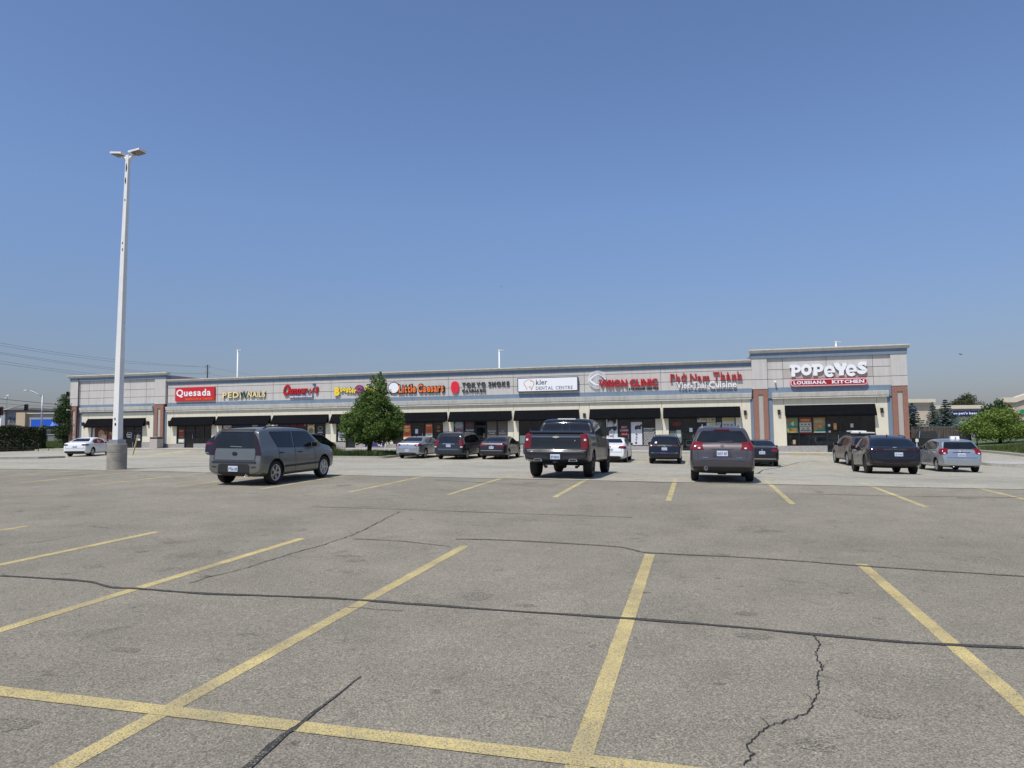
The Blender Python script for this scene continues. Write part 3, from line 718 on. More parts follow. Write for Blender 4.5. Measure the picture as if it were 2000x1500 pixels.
for ch, w, z0, z1 in (('J', .30, 5.58, 6.3), ('u', .28, 5.78, 6.14), ('i', .12, 5.74, 6.2), ('c', .26, 5.78, 6.12), ('e', .26, 5.74, 6.08)):
    put_text(m, layout(ch, .07), x, x+w, z0, z1, UF-.15, .12, 0, 0, side=1); x += w+.02
s.part('lettering', m, [C_YEL, C_BLK])
# 5 orange letters
s = sign('orange rounded lettering edged in black with a white plaque at its left', -22.7, 6.0)
lay = layout('Little Caesars', .03, .08, False, .22)
m = MB(); put_text(m, layout('Little Caesars', .085, .0, False, .2), -24.62, -20.40, 5.52, 6.36, UF-.13, .12); s.part('letter_backing', m, C_BLK)
m = MB(); put_text(m, lay, -24.54, -20.50, 5.60, 6.28, UF-.16, .03); s.part('lettering', m, C_ORG)
m = MB(); P = ell(-25.02, 6.05, .52, .50, 28); extrude2d(m, P, [tuple(range(28))], UF-.12, .11); s.part('plaque_rim', m, C_BLK)
m = MB(); P = ell(-25.02, 6.05, .46, .44, 28); extrude2d(m, P, [tuple(range(28))], UF-.135, .01); s.part('plaque', m, M_SIGNW)
# 6 red oval + grey letters
s = sign('bright red upright oval followed by two rows of dark grey capitals', -17.3, 5.95)
m = MB(); P = [(-19.5+.34*math.copysign(abs(cos(a))**.75, cos(a)), 5.95+.50*math.copysign(abs(sin(a))**.75, sin(a))) for a in [2*pi*k/28 for k in range(28)]]; extrude2d(m, P, [tuple(range(28))], UF-.13, .12); s.part('emblem', m, plain('oval_red', (.72, .02, .045), .4))
m = MB(); put_text(m, layout('TOKYO SMOKE', .025, .16), -18.88, -14.80, 5.95, 6.33, UF-.12, .09); s.part('lettering', m, C_GRY); m = MB(); put_text(m, layout('CANNABIS', .02, .13), -18.88, -16.82, 5.48, 5.77, UF-.12, .09); s.part('lettering', m, C_GRY)
# 7 white box
s = sign('white lightbox sign with navy serif words and a golden tooth', -11.55, 5.95)
m = MB(); m.box(-14.05, -9.07, UF-.26, UF-.006, 5.40, 6.53); s.part('sign_box', m, C_NAVY)
m = MB(); m.box(-13.99, -9.13, UF-.268, UF-.262, 5.45, 6.48); s.part('sign_face', m, M_SIGNW)
m = MB(); put_text(m, layout('kler', .012, .07, True), -12.52, -11.58, 5.96, 6.36, UF-.275, .005); put_text(m, layout('DENTAL CENTRE', .0, .10, True, .4), -12.52, -9.50, 5.54, 5.80, UF-.275, .005); s.part('lettering', m, C_NAVY)
m = MB(); P, F = ringpoly(catmull([(-12.78, 6.32), (-13.1, 6.38), (-13.45, 6.22), (-13.5, 6.02), (-13.35, 5.82), (-13.27, 5.58)], 5), [.02+.002*i for i in range(26)]); extrude2d(m, P, F, UF-.275, .005)
P, F = ringpoly(catmull([(-12.98, 6.28), (-12.72, 6.22), (-12.68, 6.02), (-12.78, 5.82), (-12.9, 5.54)], 5), .06); extrude2d(m, P, F, UF-.275, .005)
P, F = ringpoly(catmull([(-12.9, 5.54), (-12.95, 5.78), (-13.03, 5.84), (-13.08, 5.72)], 5), .05); extrude2d(m, P, F, UF-.277, .005); s.part('emblem', m, C_GOLD)
# 8 eye + red letters
s = sign('round white striped eye emblem beside heavy red capitals and a small black line', -5.5, 6.1)
m = MB()
def lens(cx, cz, rx, rz, n=14): return [(cx-rx+2*rx*k/n, cz+rz*sin(pi*k/n)) for k in range(n+1)]+[(cx+rx-2*rx*k/n, cz-rz*sin(pi*k/n)) for k in range(1, n)]
cx, cz, R_ = -7.52, 6.22, .74
k = -R_+.03
while k < R_:
    h = math.sqrt(max(0, R_*R_-k*k)); hi = .44*sin(pi*min(1, max(0, (k+.70)/1.4)))
    zb = -h if k < .12 else .02
    if h > hi+.03: m.box(cx+k-.022, cx+k+.022, UF-.13, UF-.02, cz+hi, cz+h)
    if k < .12 and h > hi+.03: m.box(cx+k-.022, cx+k+.022, UF-.13, UF-.02, cz-h, cz-hi)
    if abs(k+.02) < .34:
        q = math.sqrt(.36**2-(k+.02)**2); m.box(cx+k-.022, cx+k+.022, UF-.13, UF-.02, max(cz-q, cz-.3 if k < .12 else cz+.02), cz+q)
    k += .092
P1 = [(cx-.72+.0*k, cz) for k in range(1)]
up = [(cx-.72+1.44*k/20, cz+.44*sin(pi*k/20)) for k in range(21)]; upi = [(cx-.50+1.1*k/20, cz+.02+.36*sin(pi*k/20)**.9) for k in range(21)]
lo = [(cx-.72+.84*k/20, cz-.44*sin(pi*.58*k/20)) for k in range(21)]; loi = [(cx-.50+.62*k/20, cz-.34*sin(pi*.56*k/20)) for k in range(21)]
for A_, B_ in ((up, upi), (lo, loi)): extrude2d(m, A_+B_, [(i, i+1, 22+i, 21+i) for i in range(20)], UF-.14, .12)
s.part('emblem', m, M_SIGNW)
m = MB(); put_text(m, layout('VISION CLINIC', .045, .06, False, .25), -7.42, -2.82, 5.60, 6.20, UF-.20, .14, side=1); s.part('lettering', m, [C_RED2, C_PINK])
m = MB(); put_text(m, layout('EYE EXAM CENTRE', .03, .09), -5.06, -2.78, 5.34, 5.50, UF-.05, .03); s.part('lettering', m, C_BLK)
# 9 red serif + white serif
s = sign('red serif letters with pink edges above a line of white serif letters', .8, 5.9)
m = MB(); put_text(m, layout('Phở', .005, .07, True), -1.86, -.62, 5.90, 6.56, UF-.17, .13, side=1); put_text(m, layout('Nam', .005, .07, True), -.38, 1.10, 5.90, 6.47, UF-.17, .13, side=1)
put_text(m, layout('Thành', .005, .07, True), 1.36, 3.48, 5.90, 6.55, UF-.17, .13, side=1); s.part('lettering', m, [C_RED2, C_PINK])
m = MB(); put_text(m, layout('Viet-Thai', .012, .07, True), -1.40, .82, 5.36, 5.86, UF-.19, .10, side=1); put_text(m, layout('Cuisine', .012, .07, True), 1.05, 3.05, 5.36, 5.86, UF-.19, .10, side=1); s.part('lettering', m, [M_SIGNW, M_SIGNW])
# 10 big white playful letters over a red capsule
s = sign('big white playful capitals above a rounded maroon board lettered in white', 9.5, 6.1)
m = MB(); U0 = UF-.27; KK = [0]
def nu(): KK[0] += 1; return U0-.003*(KK[0] % 5)
def poly(P): extrude2d(m, P, [tuple(range(len(P)))], nu(), .15)
def ringshape(cx, cz, rx, rz, ix, iz, tilt=0, n=28, icx=0, icz=0):
    o = [(cx+rx*cos(2*pi*k/n), cz+rz*sin(2*pi*k/n)) for k in range(n)]; i_ = [(cx+icx+ix*cos(2*pi*k/n), cz+icz+iz*sin(2*pi*k/n)) for k in range(n)]
    extrude2d(m, o+i_, [(k, (k+1) % n, n+(k+1) % n, n+k) for k in range(n)], nu(), .15)
def stroke(pts, w, n=6):
    Q = catmull(pts, n); P, F = ringpoly([q[:2] for q in Q], [q[2] for q in Q] if len(pts[0]) > 2 else w); extrude2d(m, P, F, nu(), .15)
def letP(x, zb, zt, w):
    poly([(x+.10*w, zb), (x+.46*w, zb), (x+.44*w, zt-.04), (x, zt), (x-.02, zt-.22), (x+.14*w, zt-.22)])
    h = zt-zb; cz_ = zt-.30; ringshape(x+.58*w, cz_, .42*w, .30, .15*w, .10, icx=-.02)
    poly([(x+.3*w, zt-.20), (x+.3*w, zt-.005), (x+.6*w, zt), (x+.6*w, zt-.2)])
letP(6.90, 6.02, 6.90, .76)
ringshape(8.03, 6.50, .37, .42, .15, .17)
letP(8.42, 6.05, 6.90, .80)
def lete(cx, cz):
    n = 26; o = []; i_ = []
    for k in range(n+1):
        a = radians(0)+k/n*radians(318); o.append((cx+.37*cos(a), cz+.44*sin(a))); i_.append((cx+.17*cos(a), cz+.20*sin(a)))
    extrude2d(m, o+i_, [(k, k+1, n+2+k, n+1+k) for k in range(n)], nu(), .15)
    poly([(cx-.20, cz-.10), (cx+.375, cz-.10), (cx+.37, cz+.04), (cx-.2, cz+.04)])
lete(9.62, 6.34)
poly([(9.92, 6.92), (10.30, 6.92), (10.36, 6.70), (10.46, 6.62), (10.52, 6.74), (10.46, 6.90), (10.80, 6.90), (10.80, 6.74), (10.68, 6.44), (10.60, 6.38), (10.58, 6.02), (10.26, 6.00), (10.27, 6.36), (10.10, 6.50), (9.98, 6.72)])
lete(11.10, 6.36)
stroke([(12.12, 6.78, .14), (11.98, 6.84, .22), (11.78, 6.84, .26), (11.68, 6.66, .27), (11.88, 6.50, .27), (12.02, 6.34, .28), (11.84, 6.20, .28), (11.62, 6.24, .24), (11.54, 6.36, .12)], 0)
poly([(12.00, 6.96), (12.14, 6.96), (12.12, 6.62), (12.02, 6.64)])
s.part('lettering', m, M_SIGNW)
m = MB()
def capsule(v0, v1, z0, z1, n=10):
    r = (z1-z0)/2; cz = (z0+z1)/2
    return [(v1-r+r*cos(-pi/2+pi*k/n), cz+r*sin(-pi/2+pi*k/n)) for k in range(n+1)]+[(v0+r+r*cos(pi/2+pi*k/n), cz+r*sin(pi/2+pi*k/n)) for k in range(n+1)]
P = capsule(6.86, 12.18, 5.26, 5.82); extrude2d(m, P, [tuple(range(len(P)))], UF-.33, .215); s.part('sign_board', m, C_PINK)
m = MB(); P = capsule(6.905, 12.135, 5.305, 5.775); extrude2d(m, P, [tuple(range(len(P)))], UF-.336, .005); s.part('sign_face', m, M_SIGNW)
m = MB(); P = capsule(6.94, 12.10, 5.34, 5.74); extrude2d(m, P, [tuple(range(len(P)))], UF-.342, .005); s.part('sign_face', m, C_MAR)
m = MB(); put_text(m, layout('LOUISIANA', .035, .05, True, .3), 7.08, 9.38, 5.42, 5.67, UF-.352, .008); put_text(m, layout('KITCHEN', .035, .05, True, .3), 9.72, 11.94, 5.42, 5.67, UF-.352, .008); s.part('lettering', m, M_SIGNW)
# wall patch behind the old letters
m = MB(); m.box(6.42, 12.56, UF-.107, UF-.09, 5.90, 6.58); B.part('stucco_patch', m, plain('stucco_patch', (.42, .39, .345), .9, var=.04, scale=1.5))

# ------------------------------------------------------------------ posters in the shop windows
UG = UF+.125
def poster(label, v0, v1, z0, z1, base, shapes=(), cat='poster', name='poster', u=UG, grp='posters in the shop windows'):
    """shapes: (kind, rgb, args) with args in 0..1 of the sheet"""
    m = MB(); mats = [base if not isinstance(base, tuple) else col(*base)]; m.box(v0, v1, u-.004, u+.0, z0, z1)
    W_, H_ = v1-v0, z1-z0
    for i, (k, c, a) in enumerate(shapes):
        mt = col(*c)
        if mt not in mats: mats.append(mt)
        mi = mats.index(mt); uu = u-.007-.002*i
        if k == 'r': P = [(a[0], a[2]), (a[1], a[2]), (a[1], a[3]), (a[0], a[3])]
        elif k == 'e': P = ell(*a, 18)
        elif k == 'p': P = a
        elif k == 't': put_text(m, layout(a[4], a[5] if len(a) > 5 else .02), v0+a[0]*W_, v0+a[1]*W_, z0+a[2]*H_, z0+a[3]*H_, uu, 0, mi); continue
        P = [(v0+x*W_, z0+z*H_) for x, z in P]; extrude2d(m, P, [tuple(range(len(P)))], uu, 0, mi)
    return lotmesh(name, m, mats, (v0+v1)/2, u, z0, label, cat, grp)
SK = (.42, .22, .13); DKB = (.09, .035, .02); W1 = (.7, .7, .68)
poster('wide brown and skin toned beauty picture in the window left of the lamp post', -56.45, -54.73, 1.72, 3.08, (.30, .16, .10), [('e', DKB, (.45, .6, .5, .4)), ('e', SK, (.6, .5, .22, .32)), ('e', DKB, (.15, .5, .14, .45)), ('e', (.55, .42, .28), (.75, .3, .2, .18)), ('r', (.55, .5, .5), (0, .14, 0, .95)), ('e', (.06, .03, .02), (.85, .85, .2, .16))])
poster('brown beauty picture with a pale round bowl behind the lamp post', -54.66, -52.86, 1.72, 3.08, (.16, .07, .045), [('e', SK, (.35, .62, .25, .25)), ('e', (.66, .6, .42), (.55, .28, .28, .26)), ('e', (.05, .02, .015), (.2, .8, .22, .16)), ('e', (.5, .1, .08), (.75, .12, .12, .08))])
poster('round white emblem with a short word on the left dark glass door', -52.55, -51.88, 2.0, 2.62, M_FRAME, [('e', W1, (.5, .5, .46, .46)), ('e', (.02, .02, .02), (.5, .5, .38, .38)), ('r', W1, (.2, .8, .45, .60)), ('p', W1, [(.1, .25), (.9, .25), (.7, .08), (.3, .08)])], 'door decal', 'door_decal')
poster('white notice sheet on the right dark glass door of the tower shop', -51.45, -50.95, 1.75, 2.3, (.25, .28, .32), [('r', W1, (.1, .9, .05, .5)), ('r', (.6, .62, .62), (.2, .8, .6, .85))], 'notice', 'notice')
poster('dark red menu board above a pale notice in the first white lettered shop', -46.72, -46.12, 1.92, 2.78, (.16, .03, .02), [('r', (.35, .12, .04), (.1, .9, .1, .3)), ('r', (.30, .06, .03), (.1, .9, .42, .62)), ('r', (.4, .2, .06), (.1, .9, .72, .9))])
poster('pale green notice sheet low in the window beside the dark red menu', -46.74, -46.1, 1.52, 1.88, (.42, .48, .42), [('r', W1, (.15, .85, .3, .8))], 'notice', 'notice')
poster('round red emblem hanging in the window right of the first door', -44.72, -44.3, 2.62, 2.92, M_FRAME, [('e', (.10, .015, .015), (.5, .5, .5, .5)), ('e', (.04, .01, .01), (.5, .5, .34, .34))], 'window decal', 'window_decal')
poster('pale pink floral picture at the left of the nail salon window', -41.95, -41.08, 2.0, 3.12, (.55, .40, .42), [('e', (.42, .25, .28), (.5, .5, .3, .35)), ('e', (.62, .52, .50), (.4, .6, .15, .2)), ('e', (.30, .2, .22), (.7, .3, .15, .2))])
poster('pale yellow sheet at the top of the nail salon window', -38.95, -38.35, 2.7, 3.12, (.52, .52, .40))
poster('dark red banner across the top of the shawarma shop window', -35.05, -33.45, 2.82, 3.14, (.14, .008, .012), [('e', (.3, .25, .2), (.9, .5, .06, .3))])
poster('cream food picture with a green bowl in the shawarma shop window', -33.34, -32.68, 1.95, 3.10, (.60, .55, .42), [('e', (.32, .20, .07), (.5, .42, .42, .26)), ('e', (.14, .20, .05), (.5, .44, .28, .17)), ('e', (.45, .12, .05), (.42, .5, .1, .07)), ('r', (.25, .12, .06), (.1, .9, .86, .95))])
poster('white line emblem on dark glass right of the cream food picture', -32.45, -31.75, 2.0, 2.95, M_FRAME, [('e', (.3, .3, .3), (.5, .7, .34, .2)), ('e', (.02, .02, .02), (.5, .7, .26, .14)), ('r', (.4, .4, .4), (.15, .85, .28, .40)), ('r', (.35, .35, .35), (.3, .7, .08, .16))], 'window decal', 'window_decal')
poster('black and white poster low in the window left of the tree', -30.36, -29.66, 1.56, 2.35, (.55, .56, .54), [('r', (.03, .03, .03), (.25, .75, .56, .72)), ('r', (.03, .03, .03), (.15, .85, .30, .46)), ('r', (.2, .2, .2), (.2, .8, .1, .18))])
poster('tall orange food poster at the left of the pizza shop window', -24.22, -23.56, 1.66, 2.86, (.62, .13, .04), [('t', (.8, .75, .6), (.2, .8, .78, .93, 'NEW', .05)), ('e', (.35, .10, .03), (.5, .35, .38, .14)), ('e', (.75, .35, .08), (.5, .6, .34, .1)), ('r', (.75, .68, .5), (0, 1, 0, .12)), ('r', (.85, .45, .2), (.05, .95, .66, .72))])
poster('orange food poster with a white foot at the right of the pizza shop door', -22.20, -21.60, 1.86, 2.92, (.60, .12, .04), [('r', W1, (0, 1, 0, .22)), ('e', (.35, .10, .03), (.5, .45, .4, .16)), ('t', (.8, .7, .5), (.1, .9, .80, .93, 'HOT', .05)), ('r', (.1, .1, .1), (.15, .85, .07, .15))])
poster('white paper sheet taped to the pizza shop door', -23.15, -22.90, 2.12, 2.50, (.66, .70, .76), (), 'notice', 'notice')
poster('small orange round emblem in the last window of the pizza shop', -21.25, -20.85, 2.25, 2.8, M_FRAME, [('e', (.28, .07, .03), (.5, .7, .4, .28)), ('r', (.45, .22, .1), (.1, .9, .05, .2))], 'window decal', 'window_decal')
poster('blue and red mural filling the first cannabis shop pane', -19.60, -18.84, 1.75, 3.12, (.16, .20, .23), [('e', (.30, .34, .36), (.45, .75, .5, .2)), ('e', (.45, .05, .04), (.5, .3, .35, .28)), ('p', (.08, .10, .13), [(0, .4), (.3, .55), (.6, .42), (1, .5), (1, 0), (0, 0)]), ('e', (.55, .12, .08), (.45, .25, .2, .18))])
poster('white words on a dark pane left of the cannabis shop door', -18.68, -17.9, 1.95, 3.1, (.05, .05, .055), [('t', W1, (.05, .95, .26, .42, 'Tokyo Smoke', .02)), ('t', W1, (.15, .85, .04, .18, 'Cannabis', .02)), ('e', (.15, .04, .04), (.4, .75, .35, .14))], 'window decal', 'window_decal')
poster('brown frosted pane with two pale lines of words', -16.78, -15.97, 1.30, 3.12, (.115, .10, .08), [('t', W1, (.08, .92, .50, .56, 'Recreational', .02)), ('t', W1, (.18, .82, .40, .46, 'Cannabis', .02))], 'window decal', 'window_decal')
poster('brown frosted pane at the right end of the cannabis shop', -15.85, -15.04, 1.30, 3.12, (.115, .10, .08), [('t', (.4, .45, .6), (.35, .65, .50, .56, 'and', .02)), ('t', W1, (.15, .85, .40, .46, 'Products', .02))], 'window decal', 'window_decal')
poster('pale green frosted strip low in the dental shop window', -14.0, -12.22, 1.2, 1.85, (.14, .22, .20))
poster('blurred dark garden picture at the left of the eye clinic window', -7.88, -6.99, 1.05, 3.12, (.045, .055, .045), [('e', (.10, .12, .09), (.4, .8, .3, .12)), ('e', (.02, .02, .02), (.6, .5, .25, .2)), ('e', (.09, .10, .08), (.3, .3, .2, .1))])
G1 = (.52, .54, .55)
poster('black and white portrait of a man in dark sunglasses in the eye clinic window', -6.92, -6.03, 1.35, 3.12, (.62, .64, .65), [('e', (.02, .02, .022), (.5, .90, .40, .20)), ('e', (.33, .34, .35), (.40, .52, .38, .40)), ('e', G1, (.34, .5, .30, .34)), ('p', (.02, .02, .022), [(.02, .62), (.95, .66), (.93, .50), (.72, .44), (.58, .52), (.46, .54), (.36, .46), (.14, .44), (.05, .52)]), ('p', (.25, .25, .26), [(.42, .50), (.52, .34), (.40, .34)]), ('r', (.12, .12, .12), (.28, .58, .20, .24)), ('p', (.05, .05, .055), [(.3, 0), (.5, .14), (.9, .06), (1, 0)])])
poster('dark window sign with three short rows of pink and red capitals', -5.86, -5.14, 1.75, 2.55, (.02, .018, .02), [('t', (.75, .35, .38), (.2, .8, .74, .94, 'BEST', .03)), ('t', (.75, .35, .38), (.04, .96, .42, .64, 'SUMMER', .03)), ('t', (.75, .10, .12), (.2, .8, .08, .32, 'SALE', .05))])
poster('tall white poster of a woman in dark sunglasses above black letters', -4.98, -4.12, 1.02, 2.82, (.60, .60, .64), [('e', (.04, .04, .05), (.62, .74, .28, .12)), ('e', (.62, .62, .64), (.66, .68, .18, .08)), ('r', (.02, .02, .02), (.44, .90, .69, .75)), ('e', (.06, .06, .07), (.9, .84, .1, .06)), ('t', (.04, .04, .04), (.42, .62, .42, .50, 'R', .05)), ('t', (.04, .04, .04), (.40, .60, .30, .38, 'A', .05)), ('t', (.04, .04, .04), (.36, .56, .18, .26, 'Y', .05)), ('t', (.04, .04, .04), (.34, .54, .06, .14, 'S', .05))])
m = MB(); v0, v1, z0, z1 = -4.0, -3.12, 1.0, 2.3
for i in range(-8, 12):
    for s_ in (1, -1):
        a = (v0+i*.11, z0); b = (v0+i*.11+s_*.62, z1)
        t0 = max(0, min(1, ((v0 if s_ > 0 else v1)-a[0])/(b[0]-a[0]))); t1 = max(0, min(1, ((v1 if s_ > 0 else v0)-a[0])/(b[0]-a[0])))
        if t1-t0 > .02: m.bar((a[0]+(b[0]-a[0])*t0, UF+.07, z0+(z1-z0)*t0), (a[0]+(b[0]-a[0])*t1, UF+.07, z0+(z1-z0)*t1), .016)
m.box(v0, v1, UF+.06, UF+.08, z1, z1+.03)
lotmesh('folding_gate', m, M_WHITE, -3.56, UF+.07, 1.0, 'white folding scissor gate closed across the last eye clinic window', 'gate')
m = MB()
for r in (1.,): P, F = ringpoly([(-1.45+.30*cos(2*pi*k/24), 2.62+.14*sin(2*pi*k/24)) for k in range(25)], .022); extrude2d(m, P, F, UG-.02, .02)
put_text(m, layout('OPEN', .02), -1.62, -1.28, 2.57, 2.67, UG-.02, .02)
lotmesh('open_sign', m, plain('neon_red', (.45, .03, .03), .4), -1.45, UG, 2.6, 'thin red oval open sign hanging in the noodle shop window', 'open sign')
poster('pale frosted film over the lower part of the noodle shop window', -2.02, -1.12, .98, 2.1, (.12, .16, .14), [('r', (.45, .5, .45), (.6, .95, .85, 1.05)), ('r', (.4, .46, .42), (.6, .95, .55, .8))])
poster('white paper sheet with a small round decal on the noodle shop door', -.52, -.28, 2.0, 2.3, (.66, .7, .72), (), 'notice', 'notice')
poster('small square price menu at the top left of the noodle shop panes', .10, .74, 2.74, 3.10, (.48, .50, .50), [('r', (.03, .03, .15), (.06, .22, .55, .9)), ('r', (.35, .33, .1), (.4, .6, .3, .8)), ('r', (.25, .3, .12), (.7, .92, .3, .8))])
poster('small square price menu second along the top of the noodle shop panes', .78, 1.44, 2.74, 3.10, (.50, .48, .40), [('e', (.5, .42, .1), (.3, .5, .16, .3)), ('r', (.2, .25, .25), (.55, .9, .25, .75))])
poster('pale green and yellow menu sheet under the small menus of the noodle shop', .78, 1.86, 2.30, 2.70, (.50, .52, .46), [('e', (.5, .45, .12), (.4, .6, .2, .25)), ('r', (.3, .4, .33), (.75, .95, .1, .9))])
poster('large white menu with rows of bowls at the right of the noodle shop', 1.94, 2.84, 1.5, 3.10, (.50, .52, .52), [('r', (.5, .42, .15), (.05, .95, .80, .95)), ('e', (.12, .16, .18), (.2, .62, .09, .05)), ('e', (.12, .16, .18), (.45, .62, .09, .05)), ('e', (.12, .12, .3), (.75, .62, .09, .05)), ('e', (.12, .16, .18), (.2, .42, .09, .05)), ('e', (.3, .16, .1), (.5, .42, .09, .05)), ('e', (.12, .16, .18), (.8, .42, .09, .05)), ('e', (.1, .2, .1), (.3, .2, .09, .05)), ('e', (.3, .2, .1), (.7, .2, .09, .05))])
TEAL = (.01, .22, .17); OR1 = (.50, .20, .05)
poster('green and orange meal deal poster with a large figure four', 6.58, 7.34, 1.86, 2.95, (.16, .26, .13), [('e', (.55, .36, .08), (.5, .16, .46, .16)), ('e', (.5, .12, .04), (.3, .2, .12, .08)), ('e', (.6, .42, .12), (.72, .22, .16, .1)), ('r', TEAL, (0, 1, .34, .46)), ('t', (.62, .62, .5), (.35, .65, .46, .78, '4', .06)), ('e', (.35, .16, .06), (.2, .84, .3, .12))])
poster('white meal poster with a red brown header and rows of small dishes', 7.46, 8.28, 1.86, 2.95, (.52, .50, .44), [('r', (.28, .06, .03), (0, 1, .68, 1)), ('r', (.5, .25, .1), (.1, .9, .76, .92)), ('r', TEAL, (.05, .95, .40, .44)), ('e', (.14, .09, .05), (.2, .55, .09, .05)), ('e', (.14, .09, .05), (.5, .55, .09, .05)), ('e', (.14, .09, .05), (.8, .55, .09, .05)), ('e', (.3, .14, .06), (.3, .28, .1, .05)), ('e', (.3, .14, .06), (.7, .28, .1, .05)), ('r', TEAL, (.1, .9, .1, .18)), ('r', (.45, .03, .03), (0, 1, 0, .05))])
poster('teal and orange chicken poster left of the corner shop door', 8.43, 9.24, 1.86, 2.95, (.34, .22, .10), [('p', TEAL, [(0, .04), (1, .04), (1, .5)]), ('e', (.45, .16, .04), (.62, .34, .24, .15)), ('e', (.5, .32, .1), (.55, .42, .14, .08)), ('r', (.42, .34, .2), (.1, .8, .66, .88)), ('r', W1, (0, 1, 0, .035))])
poster('small white notice beside an orange sheet on the corner shop door', 9.42, 9.58, 2.28, 2.46, (.66, .68, .70), (), 'notice', 'notice')
poster('orange paper sheet on the corner shop door', 9.80, 10.02, 2.05, 2.52, (.58, .24, .08), [('r', (.6, .4, .2), (.15, .85, .3, .6))], 'notice', 'notice')
poster('small square hours card on the corner shop door', 9.44, 9.60, 1.85, 2.0, (.3, .33, .36), (), 'notice', 'notice')
poster('pale notice low in the window right of the corner shop door', 10.95, 11.15, 2.2, 2.48, (.45, .52, .50), (), 'notice', 'notice')
poster('brown paper bag picture behind the lower glass of the corner shop', 6.95, 7.14, 1.0, 1.32, (.42, .30, .16), (), 'paper bag', 'paper_bag', u=UG, grp='posters in the shop windows')
m = MB()
for a, b in ((6.55, 9.28),): m.box(a, b, UF+.06, UF+.12, 1.78, 1.83)
B.part('window_rail', m, M_FRAME)
# ------------------------------------------------------------------ vehicles
def paint(name, rgb, metal=.55, rough=.28):
    if name in MATS: return MATS[name]
    m, n, l, b = nm(name); b.inputs['Base Color'].default_value = (*rgb, 1); b.inputs['Metallic'].default_value = metal
    b.inputs['Roughness'].default_value = rough; b.inputs['Coat Weight'].default_value = .45; b.inputs['Coat Roughness'].default_value = .05
    tc = n.new('ShaderNodeTexCoord'); z = n.new('ShaderNodeTexNoise'); z.inputs['Scale'].default_value = 1.7; z.inputs['Detail'].default_value = 5; l.new(tc.outputs['Object'], z.inputs['Vector'])
    r = n.new('ShaderNodeMapRange'); r.inputs['From Min'].default_value = .3; r.inputs['From Max'].default_value = .7; r.inputs['To Min'].default_value = rough*.8; r.inputs['To Max'].default_value = rough*1.35
    l.new(z.outputs[0], r.inputs[0]); l.new(r.outputs[0], b.inputs['Roughness']); MATS[name] = m; return m
def lerp(pts, x):
    if x <= pts[0][0]: return pts[0][1]
    for a, b in zip(pts, pts[1:]):
        if x <= b[0]: return a[1]+(b[1]-a[1])*(x-a[0])/(b[0]-a[0]) if b[0] > a[0] else b[1]
    return pts[-1][1]
def mir(p): return [(-a, b) for a, b in p][::-1]
def layout2(*a): V_, F_, S_ = layout(*a); return V_, F_
def hull(P):
    P = sorted(set(P)); cr_ = lambda o, a, b: (a[0]-o[0])*(b[1]-o[1])-(a[1]-o[1])*(b[0]-o[0])
    def half(Q):
        h = []
        for p in Q:
            while len(h) > 1 and cr_(h[-2], h[-1], p) <= 0: h.pop()
            h.append(p)
        return h[:-1]
    return half(P)+half(P[::-1])
